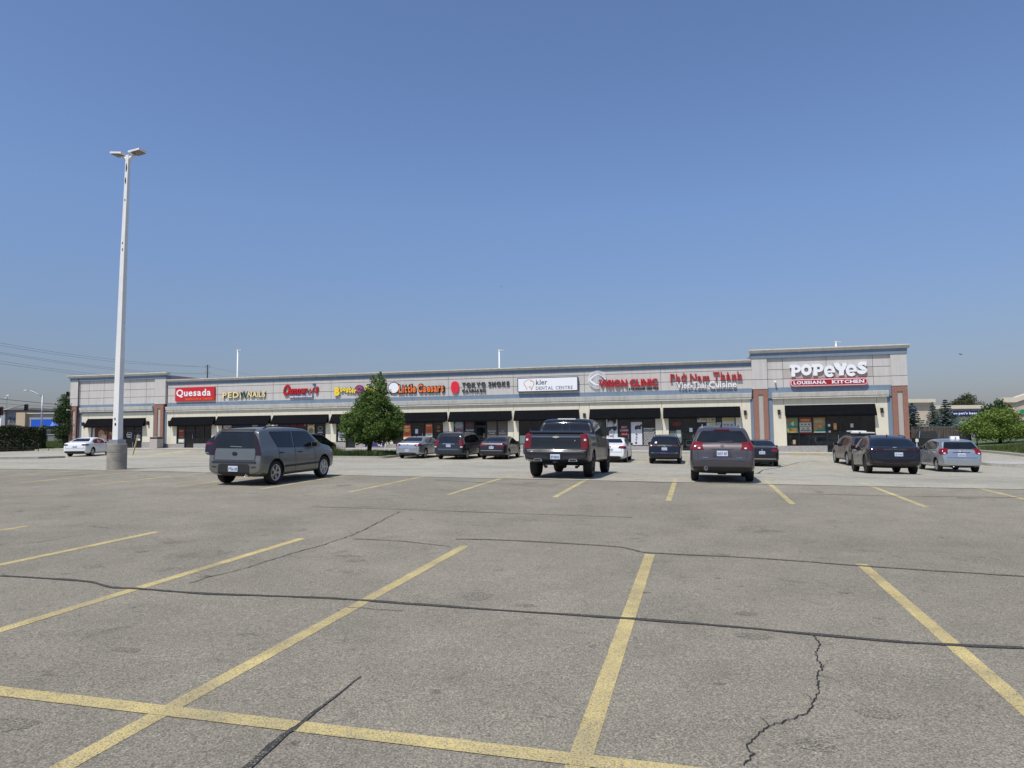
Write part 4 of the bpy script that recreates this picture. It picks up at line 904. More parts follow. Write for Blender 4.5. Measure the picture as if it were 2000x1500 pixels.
class Car:
    def __init__(s, name, label, cat, sp, mat, u, v, head, group='cars parked in the lot', lift=0.):
        s.sp = sp; s.rax = sp['rax']; wb = sp['wb']; s.mat = mat
        h = AL+radians(head)                           # clockwise from +Y
        f2 = Vector((sin(h), cos(h))); x0, y0 = xy(u, v)
        zr = G(x0, y0); fx, fy = x0+f2.x*wb, y0+f2.y*wb; zf = G(fx, fy)
        hwv = sp['W']/2; lx, ly = -f2.y, f2.x
        sl = (G(x0+lx*hwv, y0+ly*hwv)-G(x0-lx*hwv, y0-ly*hwv))/(2*hwv)
        X = Vector((f2.x, f2.y, (zf-zr)/wb)).normalized(); Y = Vector((lx, ly, sl)).normalized(); Z = X.cross(Y).normalized(); Y = Z.cross(X)
        s.root = bpy.data.objects.new(name, None); COL.objects.link(s.root); s.root.empty_display_size = .3
        s.root.matrix_world = Matrix.Translation((x0, y0, zr+.004+lift)) @ Matrix((X, Y, Z)).transposed().to_4x4()
        tag(s.root, label, cat, group); s.build()
    def put(s, name, mb, mats, parent=None, smooth=False):
        return link(name, mkmesh(name, mb, mats, smooth, (s.rax, 0, 0)), parent or s.root)
    def build(s):
        sp = s.sp; L, W, H = sp['L'], sp['W'], sp['H']; top, belt, bot, plan = sp['top'], sp['belt'], sp['bot'], sp['plan']; rk = sp['rk']; sh = sp.get('sh', .0)
        ks = sorted(set([p[0] for p in top]+[p[0] for p in plan]+[p[0] for p in bot])); xs = []
        for a, b in zip(ks, ks[1:]):
            n = max(1, int((b-a)/.22)); xs += [a+(b-a)*i/n for i in range(n)]
        xs.append(ks[-1]); V = []; F = []
        for x in xs:
            t = lerp(top, x); b = lerp(belt, x); zb = lerp(bot, x); hw = W/2*lerp(plan, x)
            if t > b+.09:
                f = min(1, (t-b)/(H-b)); yr = (hw*(1-sh)-.05)*(1-f)+W/2*rk*f*lerp(plan, x)**.5
                hi = [(hw*(.985-sh*.5), b-.05), (hw*(1-sh)-.035, b+.005), (yr, t-.055*f-.01), (yr*.93, t-.022*f-.006), (yr*.5, t-.004), (0, t)]
            else:
                q = min(b, t-.02); hi = [(hw*.985, min(b-.05, t-.07)), (hw*.955, q), (hw*.86, t-.008), (hw*.78, t-.003), (hw*.45, t), (0, t)]
            zm = zb+(hi[0][1]-zb)*.58; ring = [(0, zb), (hw*.90, zb), (hw*.985, zb+min(.13, (zm-zb)*.5)), (hw, zm)]+hi
            o = len(V); m = len(ring)
            V += [(x, y, z) for y, z in ring]+[(x, -y, z) for y, z in ring[1:-1][::-1]]
        R = 2*m-2; n = len(xs)
        for i in range(n-1):
            for k in range(R): F.append((i*R+k, (i+1)*R+k, (i+1)*R+(k+1) % R, i*R+(k+1) % R))
        for e, rev in ((0, False), (n-1, True)):
            o = e*R
            for k in range(m-1):
                a, b, c, d = k, k+1, (R-(k+1)) % R, (R-k) % R
                f = [o+a, o+b, o+c, o+d]; g = []
                for q in f:
                    if q not in g: g.append(q)
                F.append(tuple(g[::-1] if rev else g))
        me = bpy.data.meshes.new('body'); me.from_pydata(V, [], F)
        bm = bmesh.new(); bm.from_mesh(me); bmesh.ops.recalc_face_normals(bm, faces=bm.faces); bm.to_mesh(me); bm.free()
        bm = bmesh.new(); bm.from_mesh(me); bm.verts.ensure_lookup_table(); cl = bm.edges.layers.float.new('crease_edge')
        for k, cv in ((2, .5), (5, .55), (6, .25)):
            for kk in (k, R-k):
                for i in range(n-1):
                    e_ = bm.edges.get((bm.verts[i*R+kk], bm.verts[(i+1)*R+kk]))
                    if e_: e_[cl] = cv
        bm.to_mesh(me); bm.free()
        me.materials.append(s.mat); me.materials.append(M_DARK); tmp = bpy.data.objects.new('tmp', me); COL.objects.link(tmp)
        sb = tmp.modifiers.new('s', 'SUBSURF'); sb.levels = 2; sb.render_levels = 2
        dg = bpy.context.evaluated_depsgraph_get(); dg.update(); e = bpy.data.meshes.new_from_object(tmp.evaluated_get(dg))
        bm = bmesh.new(); bm.from_mesh(e); s.bvh = BVHTree.FromBMesh(bm); bm.free()
        wr = sp['wr']+sp.get('gap', .045); c = MB()
        for ax in (s.rax, s.rax+sp['wb']):
            for sd_ in (1, -1):
                y0, y1 = sorted((sd_*(W/2-.27), sd_*(W/2+.25))); nn = 28
                vs = [(ax+wr*cos(2*pi*k/nn), yy, sp['wr']+.02+wr*sin(2*pi*k/nn)) for yy in (y0, y1) for k in range(nn)]
                c.add(vs, [tuple(range(nn)), tuple(range(nn, 2*nn))[::-1]]+[(k, nn+k, nn+(k+1) % nn, (k+1) % nn) for k in range(nn)], 1)
        if 'bed' in sp: x0, x1, y, z0 = sp['bed']; c.box(x0, x1, -y, y, z0, 3, 1)
        cm = mkmesh('cut', c, [s.mat, M_DARK]); co = bpy.data.objects.new('cut', cm); COL.objects.link(co)
        bo = tmp.modifiers.new('b', 'BOOLEAN'); bo.object = co; bo.operation = 'DIFFERENCE'; bo.solver = 'EXACT'
        dg = bpy.context.evaluated_depsgraph_get(); dg.update(); fin = bpy.data.meshes.new_from_object(tmp.evaluated_get(dg))
        if len(fin.polygons) < 500: fin = e; print('BOOLEAN FAILED', s.root.name)
        bpy.data.objects.remove(tmp); bpy.data.objects.remove(co)
        for v in fin.vertices: v.co.x -= s.rax
        fin.polygons.foreach_set('use_smooth', [True]*len(fin.polygons)); fin.set_sharp_from_angle(angle=radians(38))
        fin.name = 'body'; s.body = link('body', fin, s.root)
        # wheels
        tw = sp.get('tw', .22)
        for ax in (s.rax, s.rax+sp['wb']):
            for sd_ in (1, -1):
                tm, rm = wheel(sp['wr'], tw, sp.get('spokes', 5), sp.get('rim', M_ALLOY))
                w = link('wheel', tm, s.root); w.location = (ax-s.rax, sd_*(W/2-tw/2-.025), sp['wr']); w.rotation_euler = (0, random.uniform(0, 1), 0 if sd_ > 0 else pi)
                link('rim', rm, w)
        # side glass
        for poly in sp['glass']:
            for ax in ('L', 'T_'): s.decal('window', poly, 'L' if ax == 'L' else 'D', M_GLASS, .007)
        # window surround line and door seams
        for x, z0, z1 in sp.get('seams', []):
            for ax in 'LD': s.decal('door_seam', [(x, z0), (x+.012, z0), (x+.012, z1), (x, z1)], ax, M_BLACK, .004)
        for x, z in sp.get('handles', []):
            for sd_ in (1, -1):
                mb = MB(); hit = s.hit(x, z, sd_)
                mb.box(x-.09, x+.09, hit-.03 if sd_ > 0 else hit-.03, hit+.03, z-.012, z+.014); s.put('door_handle', mb, sp.get('hmat', s.mat))
        mx, mz = sp['mirror']
        for sd_ in (1, -1):
            mb = MB(); y = s.hit(mx, mz-.02, sd_); a, b = sorted((y+sd_*.03, y+sd_*.24)); 
            P = [(mx-.06, mz-.07), (mx+.05, mz-.08), (mx+.08, mz+.0), (mx+.04, mz+.09), (mx-.06, mz+.09)]
            k = sp.get('mk', 1.); P = [(mx+(px-mx)*k, mz+(pz-mz)*k) for px, pz in P]
            mb.prism(P, a, a+(b-a)*k); mb.bar((mx, y-sd_*.03, mz-.05), (mx, y+sd_*.06, mz-.03), .04)
            mo = s.put('side_mirror', mb, sp.get('mirmat', s.mat)); g = MB(); g.box(mx-.063-.0, mx-.0605-.0, a+.02, a+(b-a)*k-.02, mz-.05*k, mz+.075*k)
            if k == 1.: s.put('mirror_glass', g, M_GLASS, mo)
        s.decal('window', sp['rwin'], 'R', M_GLASS, .007)
        s.decal('windscreen', sp['fwin'], 'F', M_GLASS, .007)
        deco = list(sp.get('deco', [])); hw = W/2
        for q in [d for d in deco if d[0] == 'tail_light' and d[2] == 'R2']:
            P = [(-(hw-a)*.707, b) for a, b in q[1]]
            for r_ in [d for d in deco if d[0] == 'tail_light' and d[2] == 'S2']: P += [(a*.707, b) for a, b in r_[1]]
            P = hull(P)
            for ax in 'PQ': s.decal('tail_light', P, ax, q[3], .010, .035)
        deco = [d for d in deco if d[0] != 'tail_light']
        for nm_, poly, ax, mat in deco:
            if nm_ == 'reverse_light': s.decal(nm_, poly, 'R', mat, .022, .04); s.decal(nm_, mir(poly), 'R', mat, .022, .04); continue
            if ax == 'R2': s.decal(nm_, poly, 'R', mat, .009); s.decal(nm_, mir(poly), 'R', mat, .009)
            elif ax == 'S2': s.decal(nm_, poly, 'L', mat, .009); s.decal(nm_, poly, 'D', mat, .009)
            elif ax == 'F2': s.decal(nm_, poly, 'F', mat, .009); s.decal(nm_, mir(poly), 'F', mat, .009)
            else: s.decal(nm_, poly, ax, mat, .010)
        py, pz = sp['plate']; x = s.rx(py, pz); pm = sp.get('pw', .30)/2
        mb = MB(); mb.box(x-.03, x+.02, py-pm, py+pm, pz-.075, pz+.075); pl = s.put('license_plate', mb, M_PLATE)
        if sp.get('ptext'):
            mb = MB(); V_, F_ = layout2(sp['ptext'], .03, .09, False, .25); xs_ = [p[0] for p in V_]; a, b = min(xs_), max(xs_)
            mb.add([(x-.034, py+.13-(p[0]-a)/(b-a)*.26, pz-.045+p[1]/.72*.08) for p in V_], F_); s.put('plate_lettering', mb, M_PLTX, pl)
    def hit(s, x, z, sd_):
        h = s.bvh.ray_cast(Vector((x, 3*sd_, z)), Vector((0, -sd_, 0)), 6); return h[0].y if h[0] else .8*sd_
    def rx(s, y, z):
        h = s.bvh.ray_cast(Vector((-1, y, z)), Vector((1, 0, 0)), 8); return h[0].x if h[0] else 0
    def tz(s, x, y):
        h = s.bvh.ray_cast(Vector((x, y, 4)), Vector((0, 0, -1)), 6); return h[0].z if h[0] else 1.
    def decal(s, name, poly, ax, mat, off=.006, grid=.04, parent=None, faces=None):
        bm = bmesh.new()
        if faces is None:
            vs = [bm.verts.new((a, b, 0)) for a, b in poly]; bm.faces.new(vs)
        else:
            vs = [bm.verts.new((a, b, 0)) for a, b in poly]
            for f in faces:
                try: bm.faces.new([vs[i] for i in f])
                except ValueError: pass
        if grid and faces is None:
            for k in (0, 1):
                c = [p[k] for p in poly]; q = min(c)+grid
                while q < max(c)-.005:
                    bmesh.ops.bisect_plane(bm, geom=bm.verts[:]+bm.edges[:]+bm.faces[:], plane_co=(q, 0, 0) if k == 0 else (0, q, 0), plane_no=(1, 0, 0) if k == 0 else (0, 1, 0)); q += grid
        dd = {'R': ((1, 0, 0)), 'F': ((-1, 0, 0)), 'L': ((0, -1, 0)), 'D': ((0, 1, 0)), 'T': ((0, 0, -1)), 'P': (.707, -.707, 0), 'Q': (.707, .707, 0)}[ax]; d = Vector(dd); kill = []
        for v in bm.verts:
            a, b = v.co.x, v.co.y
            sg = 1 if ax == 'P' else -1; hw = s.sp['W']/2
            o = Vector((.707*a-1.4, sg*(hw+.707*a+1.4), b)) if ax in 'PQ' else Vector((-1, a, b)) if ax == 'R' else Vector((9, a, b)) if ax == 'F' else Vector((a, 3, b)) if ax == 'L' else Vector((a, -3, b)) if ax == 'D' else Vector((a, b, 4))
            h = s.bvh.ray_cast(o, d, 12)
            if h[0] is None: kill.append(v)
            else:
                nn = h[1] if h[1].dot(d) < 0 else -h[1]
                v.co = h[0]+nn*off*.7-d*off*.6
        bmesh.ops.delete(bm, geom=kill, context='VERTS')
        if not bm.faces: bm.free(); return None
        bmesh.ops.recalc_face_normals(bm, faces=bm.faces)
        for v in bm.verts: v.co.x -= s.rax
        me = bpy.data.meshes.new(name); bm.to_mesh(me); bm.free(); me.materials.append(mat)
        me.polygons.foreach_set('use_smooth', [True]*len(me.polygons)); return link(name, me, parent or s.root)
    def rails(s, x0, x1, y, h=.05, mat=None, r=.016):
        for sd_ in (1, -1):
            xs = [x0+(x1-x0)*k/8 for k in range(9)]; P = [Vector((x, y*sd_, s.tz(x, y*sd_)+(h if 0 < k < 8 else -.01))) for k, x in enumerate(xs)]
            mb = MB(); mb.tube(P, r, 6); s.put('roof_rail', mb, mat or M_BLACK, smooth=True)
    def rtext(s, txt, y0, y1, z, h, mat, bold=.03, name='badge_lettering'):
        V_, F_ = layout2(txt, bold, .12); xs_ = [p[0] for p in V_]; a, b = min(xs_), max(xs_)
        s.decal(name, [(y0+(p[0]-a)/(b-a)*(y1-y0), z+p[1]/.72*h) for p in V_], 'R', mat, .012, 0, None, F_)
    def disc(s, name, y, z, ry, rz, mat, off=.014):
        P = ell(y, z, ry, rz, 14); x = min(s.rx(q[0], q[1]) for q in P); mb = MB(); n = len(P)
        vs = [(x-off, p[0], p[1]) for p in P]+[(x+.02, p[0], p[1]) for p in P]
        mb.add(vs, [tuple(range(n)), tuple(range(n, 2*n))[::-1]]+[(k, n+k, n+(k+1) % n, (k+1) % n) for k in range(n)]); return s.put(name, mb, mat)
    def antenna(s, x, y=0., h=.09):
        z = s.tz(x, y); mb = MB(); mb.tube([(x+.06, y, z-.01), (x, y, z+.02), (x-.07, y, z+h)], [.03, .022, .006], 6); s.put('antenna', mb, M_BLACK)
    def exhaust(s, y, z, r=.035, x=None):
        x = s.rx(y, max(z, s.sp['bot'][0][1]+.06)) if x is None else x; mb = MB(); mb.lathe([(r*.8, .0), (r*.8, -.06), (r, -.06), (r, .12), (0.001, .12)], 12, 0)
        for i, (a, b, c) in enumerate(mb.v): mb.v[i] = (x+.02+c, y+a, z+b)
        s.put('exhaust_pipe', mb, M_CHROME, smooth=True)
WH = {}
def wheel(r, w, spokes, rimmat):
    k = (r, w, spokes, rimmat.name)
    if k in WH: return WH[k]
    rr = r*.68; t = MB(); t.lathe([(.001, -w/2+.05), (rr, -w/2+.02), (rr+.02, -w/2+.005), (r-.05, -w/2), (r-.012, -w/2+.02), (r, -w/2+.05), (r, w/2-.05), (r-.012, w/2-.02), (r-.05, w/2), (rr+.02, w/2-.005), (rr, w/2-.02), (rr, w/2-.06), (.001, w/2-.065)], 36, 0, 'y')
    tm = mkmesh('wheel', t, M_RUB, True); tm.set_sharp_from_angle(angle=radians(30))
    m = MB(); m.lathe([(rr, w/2-.05), (rr, w/2-.012), (rr-.02, w/2-.010), (rr-.035, w/2-.03), (rr-.035, w/2-.05)], 32, 0, 'y')
    m.lathe([(.001, w/2-.015), (.045, w/2-.015), (.055, w/2-.035), (.055, w/2-.06)], 14, 0, 'y')
    for i in range(spokes):
        for da in ((-.16, .16) if spokes <= 5 else (0,)):
            a = 2*pi*i/spokes; p0 = (.04*cos(a), w/2-.035, .04*sin(a)); p1 = ((rr-.02)*cos(a+da), w/2-.028, (rr-.02)*sin(a+da)); m.bar(p0, p1, .026 if spokes > 5 else .030, .026, 0, (0, 1, 0))
    rm = mkmesh('rim', m, rimmat); WH[k] = (tm, rm); return WH[k]

def scale_spec(sp, L, W, H, **kw):
    """stretch a base spec to another length, width and height"""
    o = dict(sp); kx, ky, kz = L/sp['L'], W/sp['W'], H/sp['H']; o.update(L=L, W=W, H=H)
    for k in ('top', 'belt', 'bot'): o[k] = [(a*kx, b*kz) for a, b in sp[k]]
    o['plan'] = [(a*kx, b) for a, b in sp['plan']]; o['rax'] = sp['rax']*kx; o['wb'] = sp['wb']*kx
    o['glass'] = [[(a*kx, b*kz) for a, b in p] for p in sp['glass']]; o['rwin'] = [(a*ky, b*kz) for a, b in sp['rwin']]; o['fwin'] = [(a*ky, b*kz) for a, b in sp['fwin']]
    o['seams'] = [(a*kx, b*kz, c*kz) for a, b, c in sp['seams']]; o['handles'] = [(a*kx, b*kz) for a, b in sp['handles']]; o['mirror'] = (sp['mirror'][0]*kx, sp['mirror'][1]*kz)
    o['plate'] = (sp['plate'][0], sp['plate'][1]*kz); o['deco'] = [(n_, [(a*(ky if ax[0] in 'RF' else kx), b*kz) for a, b in p], ax, m_) for n_, p, ax, m_ in sp.get('deco', [])]
    o.update(kw); return o
def sym(half): return [(-a, b) for a, b in half]+[(a, b) for a, b in half[::-1]]
M_LOW = M_PLAST
FRONT = lambda y0, y1, z0, z1, yg, g0, g1: [('headlight', [(y0, z0), (y1, z0+.02), (y1, z1), (y0, z1-.03)], 'F2', M_CLEAR), ('grille', sym([(yg, g0), (yg*1.1, g1)]), 'F', M_BLACK)]
# base specs ---------------------------------------------------------------
BOXY = dict(L=4.10, W=1.785, H=1.61, rax=.72, wb=2.55, wr=.335, rk=.775, sh=.045,
  top=[(0, .60), (.03, .72), (.06, .95), (.08, 1.05), (.12, 1.42), (.16, 1.52), (.28, 1.575), (1.0, 1.60), (1.7, 1.60), (2.3, 1.58), (2.55, 1.54), (3.18, 1.10), (3.32, 1.06), (3.8, .99), (4.0, .90), (4.07, .74), (4.10, .50)],
  belt=[(0, 1.00), (.6, 1.02), (3.2, .96), (4.1, .80)], bot=[(0, .34), (.12, .27), (.5, .21), (3.5, .20), (4.1, .28)],
  plan=[(0, .86), (.05, .94), (.15, .98), (.5, 1), (3.3, 1), (3.8, .95), (4.0, .86), (4.1, .72)],
  glass=[[(.58, 1.44), (.86, 1.04), (1.62, 1.01), (1.62, 1.48), (.60, 1.48)], [(1.69, 1.01), (2.98, 1.00), (2.50, 1.46), (1.69, 1.48)]],
  rwin=sym([(.625, 1.03), (.60, 1.2), (.545, 1.47)]), fwin=sym([(.70, 1.08), (.58, 1.5)]), plate=(.0, .47),
  seams=[(1.655, .32, 1.02), (2.72, .32, 1.0), (.86, .62, 1.0)], handles=[(.98, .88), (1.92, .87)], mirror=(2.62, 1.05), hmat=M_BLACK,
  deco=[('tail_light', [(.72, .84), (.90, .84), (.88, 1.0), (.82, 1.24), (.73, 1.43), (.67, 1.39)], 'R2', M_DARKL), 
   ('bumper_slot', sym([(.70, .62), (.72, .675)]), 'R', M_BLACK), ('bumper_cladding', sym([(.42, .27), (.50, .34), (.50, .56), (.44, .60)]), 'R', M_LOW),
   ('tailgate_seam', sym([(.64, .695), (.66, .71)]), 'R', M_BLACK), ('tailgate_seam', [(.655, .70), (.668, .70), (.668, 1.0), (.58, 1.48), (.567, 1.48), (.655, 1.0)], 'R2', M_BLACK),
   ('side_moulding', [(1.12, .46), (2.95, .47), (2.95, .53), (1.12, .52)], 'S2', M_LOW), ('rear_reflector', [(.56, .50), (.70, .51), (.70, .54), (.56, .53)], 'R2', M_LOW)]+FRONT(.48, .78, .66, .86, .40, .30, .50))
SUV = dict(L=4.66, W=1.80, H=1.66, rax=.98, wb=2.69, wr=.35, rk=.72, sh=.02,
  top=[(0, .58), (.03, .72), (.07, .92), (.12, 1.05), (.20, 1.14), (.46, 1.44), (.56, 1.52), (.80, 1.59), (1.5, 1.65), (2.1, 1.66), (2.7, 1.62), (3.0, 1.55), (3.72, 1.12), (3.9, 1.07), (4.35, .97), (4.56, .82), (4.63, .66), (4.66, .48)],
  belt=[(0, 1.02), (.7, 1.08), (2.5, 1.01), (3.7, .96), (4.66, .80)], bot=[(0, .42), (.12, .32), (.5, .24), (3.9, .22), (4.66, .30)],
  plan=[(0, .84), (.05, .92), (.18, .97), (.55, .995), (.9, 1), (3.7, 1), (4.2, .95), (4.5, .85), (4.66, .66)],
  glass=[[(.80, 1.30), (1.12, 1.10), (1.30, 1.09), (1.30, 1.42), (1.0, 1.44)], [(1.36, 1.09), (2.28, 1.05), (2.28, 1.50), (1.36, 1.46)], [(2.34, 1.05), (3.42, 1.02), (2.9, 1.44), (2.34, 1.50)]],
  rwin=sym([(.60, 1.14), (.70, 1.18), (.60, 1.40), (.53, 1.47)]), fwin=sym([(.74, 1.14), (.56, 1.50)]), plate=(0, .83),
  seams=[(1.33, .5, 1.1), (2.31, .36, 1.05), (3.32, .36, 1.0)], handles=[(1.5, .96), (2.55, .94)], mirror=(3.02, 1.10),
  deco=[('bumper_cladding', sym([(.60, .30), (.80, .36), (.82, .43), (.55, .46)]), 'R', M_LOW), ('tailgate_seam', sym([(.60, .625), (.62, .638)]), 'R', M_BLACK), ('tailgate_seam', [(.655, .64), (.667, .64), (.712, 1.12), (.700, 1.12)], 'R2', M_BLACK), ('rocker', [(1.5, .24), (3.2, .23), (3.2, .33), (1.5, .34)], 'S2', M_LOW)]+FRONT(.46, .80, .72, .88, .42, .40, .60))
SEDAN = dict(L=4.80, W=1.84, H=1.44, rax=1.02, wb=2.76, wr=.325, rk=.70,
  top=[(0, .60), (.03, .78), (.07, .96), (.13, 1.03), (.30, 1.06), (.62, 1.09), (.80, 1.13), (1.35, 1.34), (1.6, 1.40), (2.1, 1.44), (2.6, 1.43), (2.95, 1.37), (3.75, 1.0), (3.9, .97), (4.45, .86), (4.68, .72), (4.76, .58), (4.80, .44)],
  belt=[(0, .93), (1.0, .96), (2.5, .93), (3.8, .88), (4.8, .74)], bot=[(0, .32), (.12, .25), (.5, .19), (4.0, .18), (4.8, .24)],
  plan=[(0, .78), (.05, .88), (.18, .95), (.55, .99), (.9, 1), (3.8, 1), (4.3, .95), (4.62, .84), (4.80, .64)],
  glass=[[(1.10, 1.10), (1.28, .99), (2.06, .97), (2.06, 1.32), (1.55, 1.28)], [(2.12, .97), (3.30, .95), (2.82, 1.26), (2.5, 1.33), (2.12, 1.33)]],
  rwin=sym([(.62, 1.13), (.66, 1.15), (.54, 1.30), (.50, 1.35)]), fwin=sym([(.74, 1.02), (.52, 1.36)]), plate=(0, .78),
  seams=[(1.30, .5, .97), (2.09, .3, .96), (3.28, .3, .93)], handles=[(1.42, .84), (2.36, .83)], mirror=(3.0, 1.00),
  deco=[('boot_seam', sym([(.62, .635), (.64, .648)]), 'R', M_BLACK), ('boot_seam', [(.635, .64), (.645, .64), (.67, 1.02), (.66, 1.02)], 'R2', M_BLACK), ('bumper_insert', sym([(.48, .22), (.62, .28), (.62, .36), (.50, .40)]), 'R', M_LOW)]+FRONT(.46, .80, .62, .76, .42, .30, .52))
VAN = dict(L=5.15, W=2.0, H=1.75, rax=1.02, wb=3.08, wr=.34, rk=.80,
  top=[(0, .56), (.03, .70), (.06, .95), (.09, 1.05), (.24, 1.50), (.32, 1.60), (.50, 1.68), (1.2, 1.74), (2.4, 1.75), (3.1, 1.70), (3.4, 1.62), (4.2, 1.16), (4.35, 1.10), (4.85, .96), (5.05, .80), (5.12, .62), (5.15, .46)],
  belt=[(0, 1.02), (2, 1.03), (4.2, 1.0), (5.15, .82)], bot=[(0, .34), (.12, .27), (.5, .20), (4.4, .19), (5.15, .26)],
  plan=[(0, .84), (.05, .92), (.2, .97), (.6, 1), (4.2, 1), (4.7, .95), (5.0, .85), (5.15, .68)],
  glass=[[(.48, 1.48), (.62, 1.08), (1.62, 1.07), (1.62, 1.56), (.6, 1.56)], [(1.70, 1.07), (2.80, 1.06), (2.80, 1.57), (1.70, 1.57)], [(2.87, 1.06), (3.95, 1.05), (3.4, 1.48), (3.1, 1.56), (2.87, 1.57)]],
  rwin=sym([(.74, 1.06), (.70, 1.35), (.66, 1.54)]), fwin=sym([(.80, 1.18), (.64, 1.58)]), plate=(0, .88),
  seams=[(1.66, .34, 1.05), (2.83, .30, 1.04), (3.9, .3, 1.02)], handles=[(2.6, .95), (3.1, .95)], mirror=(3.55, 1.14), spokes=5,
  deco=[('bumper_insert', sym([(.74, .44), (.80, .50), (.80, .60), (.74, .64)]), 'R', M_LOW), ('tail_light', [(.80, .84), (.93, .84), (.93, 1.24), (.80, 1.24)], 'R2', M_REDL), ('tail_light', [(.02, .84), (.16, .84), (.16, 1.24), (.05, 1.24)], 'S2', M_REDL),
   ('reverse_light', [(.80, .78), (.93, .78), (.93, .84), (.80, .84)], 'R2', M_CLEAR), ('name_strip', sym([(.42, .985), (.40, 1.01)]), 'R', M_CHROME), ('step_pad', sym([(.70, .655), (.66, .67)]), 'R', M_CHROME)]+FRONT(.5, .86, .70, .86, .5, .40, .6))
HATCH = dict(L=4.35, W=1.775, H=1.55, rax=.78, wb=2.60, wr=.31, rk=.74,
  top=[(0, .56), (.03, .68), (.06, .86), (.10, .98), (.16, 1.04), (.50, 1.40), (.58, 1.46), (.9, 1.51), (1.6, 1.55), (2.2, 1.54), (2.6, 1.48), (3.45, 1.04), (3.6, 1.0), (4.1, .88), (4.27, .74), (4.33, .60), (4.35, .44)],
  belt=[(0, .98), (.8, 1.02), (2.5, .96), (3.5, .90), (4.35, .74)], bot=[(0, .32), (.12, .25), (.5, .20), (3.6, .19), (4.35, .24)],
  plan=[(0, .80), (.05, .89), (.18, .955), (.5, .99), (.9, 1), (3.5, 1), (3.95, .95), (4.2, .85), (4.35, .66)],
  glass=[[(.66, 1.26), (.84, 1.06), (1.10, 1.05), (1.10, 1.38), (.8, 1.38)], [(1.16, 1.05), (2.0, 1.01), (2.0, 1.42), (1.16, 1.40)], [(2.06, 1.01), (3.12, .97), (2.6, 1.36), (2.06, 1.42)]],
  rwin=sym([(.60, 1.06), (.70, 1.09), (.62, 1.30), (.56, 1.385)]), fwin=sym([(.70, 1.06), (.54, 1.44)]), plate=(0, .80),
  seams=[(1.13, .5, 1.05), (2.03, .3, 1.0), (3.0, .3, .97)], handles=[(1.3, .90), (2.25, .88)], mirror=(2.75, 1.04),
  deco=[('tail_light', [(.62, .86), (.84, .80), (.84, 1.08), (.70, 1.10)], 'R2', M_REDL), ('tail_light', [(.15, .82), (.30, .90), (.36, 1.06), (.08, 1.08)], 'S2', M_REDL), ('reverse_light', [(.66, .845), (.74, .835), (.745, .89), (.66, .895)], 'R2', M_CLEAR),
   ('tailgate_seam', sym([(.62, .66), (.64, .672)]), 'R', M_BLACK), ('tailgate_grip', sym([(.34, .90), (.36, .925)]), 'R', M_LOW), ('bumper_insert', sym([(.40, .21), (.5, .27), (.5, .31)]), 'R', M_LOW)]+FRONT(.46, .78, .64, .82, .4, .32, .5))
TRUCK = dict(L=5.90, W=2.06, H=1.92, rax=1.20, wb=3.75, wr=.415, rk=.77, sh=.02, tw=.285, gap=.06,
  top=[(0, .78), (.02, .84), (.09, .86), (.105, 1.20), (.12, 1.40), (.2, 1.42), (1.0, 1.42), (1.72, 1.42), (1.80, 1.43), (1.86, 1.70), (1.92, 1.84), (2.2, 1.90), (2.9, 1.92), (3.5, 1.88), (3.75, 1.80), (4.35, 1.40), (4.5, 1.34), (5.4, 1.24), (5.72, 1.16), (5.82, .95), (5.90, .60)],
  belt=[(0, 1.34), (1.8, 1.34), (4.3, 1.27), (5.9, 1.05)], bot=[(0, .56), (.12, .52), (.5, .42), (5.0, .40), (5.9, .42)],
  plan=[(0, .88), (.03, .93), (.10, .965), (.2, .985), (.6, 1), (5.0, 1), (5.5, .97), (5.75, .90), (5.9, .78)],
  glass=[[(1.98, 1.42), (2.02, 1.38), (2.78, 1.36), (2.78, 1.78), (2.08, 1.78)], [(2.85, 1.36), (4.02, 1.32), (3.55, 1.72), (3.3, 1.78), (2.85, 1.78)]],
  rwin=sym([(.82, 1.46), (.82, 1.50), (.70, 1.80)]), fwin=sym([(.84, 1.42), (.66, 1.80)]), plate=(-.0, .66), pw=.30, rim=M_DALLOY, spokes=6,
  seams=[(1.80, .50, 1.42), (2.81, .48, 1.36), (3.92, .48, 1.32)], handles=[(2.18, 1.22), (3.05, 1.20)], mirror=(3.85, 1.48), mk=1.7, mirmat=M_BLACK, hmat=M_BLACK,
  bed=(.17, 1.68, .82, .80),
  deco=[('tail_light', [(.88, .90), (1.0, .90), (1.0, 1.375), (.88, 1.375)], 'R2', M_REDL), ('tail_light', [(.11, .90), (.22, .90), (.20, 1.375), (.12, 1.375)], 'S2', M_REDL), ('reverse_light', [(.875, 1.15), (.945, 1.15), (.945, 1.21), (.875, 1.21)], 'R2', M_CLEAR),
   ('tailgate_seam', [(.838, .88), (.850, .88), (.850, 1.40), (.838, 1.40)], 'R2', M_BLACK), ('tailgate_seam', sym([(.84, .885), (.84, .90)]), 'R', M_BLACK),
   ('bumper_insert', [(.20, .585), (.95, .62), (.95, .72), (.28, .70)], 'R2', M_LOW), ('rocker', [(1.75, .42), (4.2, .42), (4.2, .52), (1.75, .52)], 'S2', M_LOW),
   ('headlight', [(.70, .98), (.92, .98), (.92, 1.14), (.70, 1.14)], 'F2', M_CLEAR), ('grille', sym([(.62, .70), (.66, 1.12)]), 'F', M_BLACK)])

GP = 'cars parked in the lot'
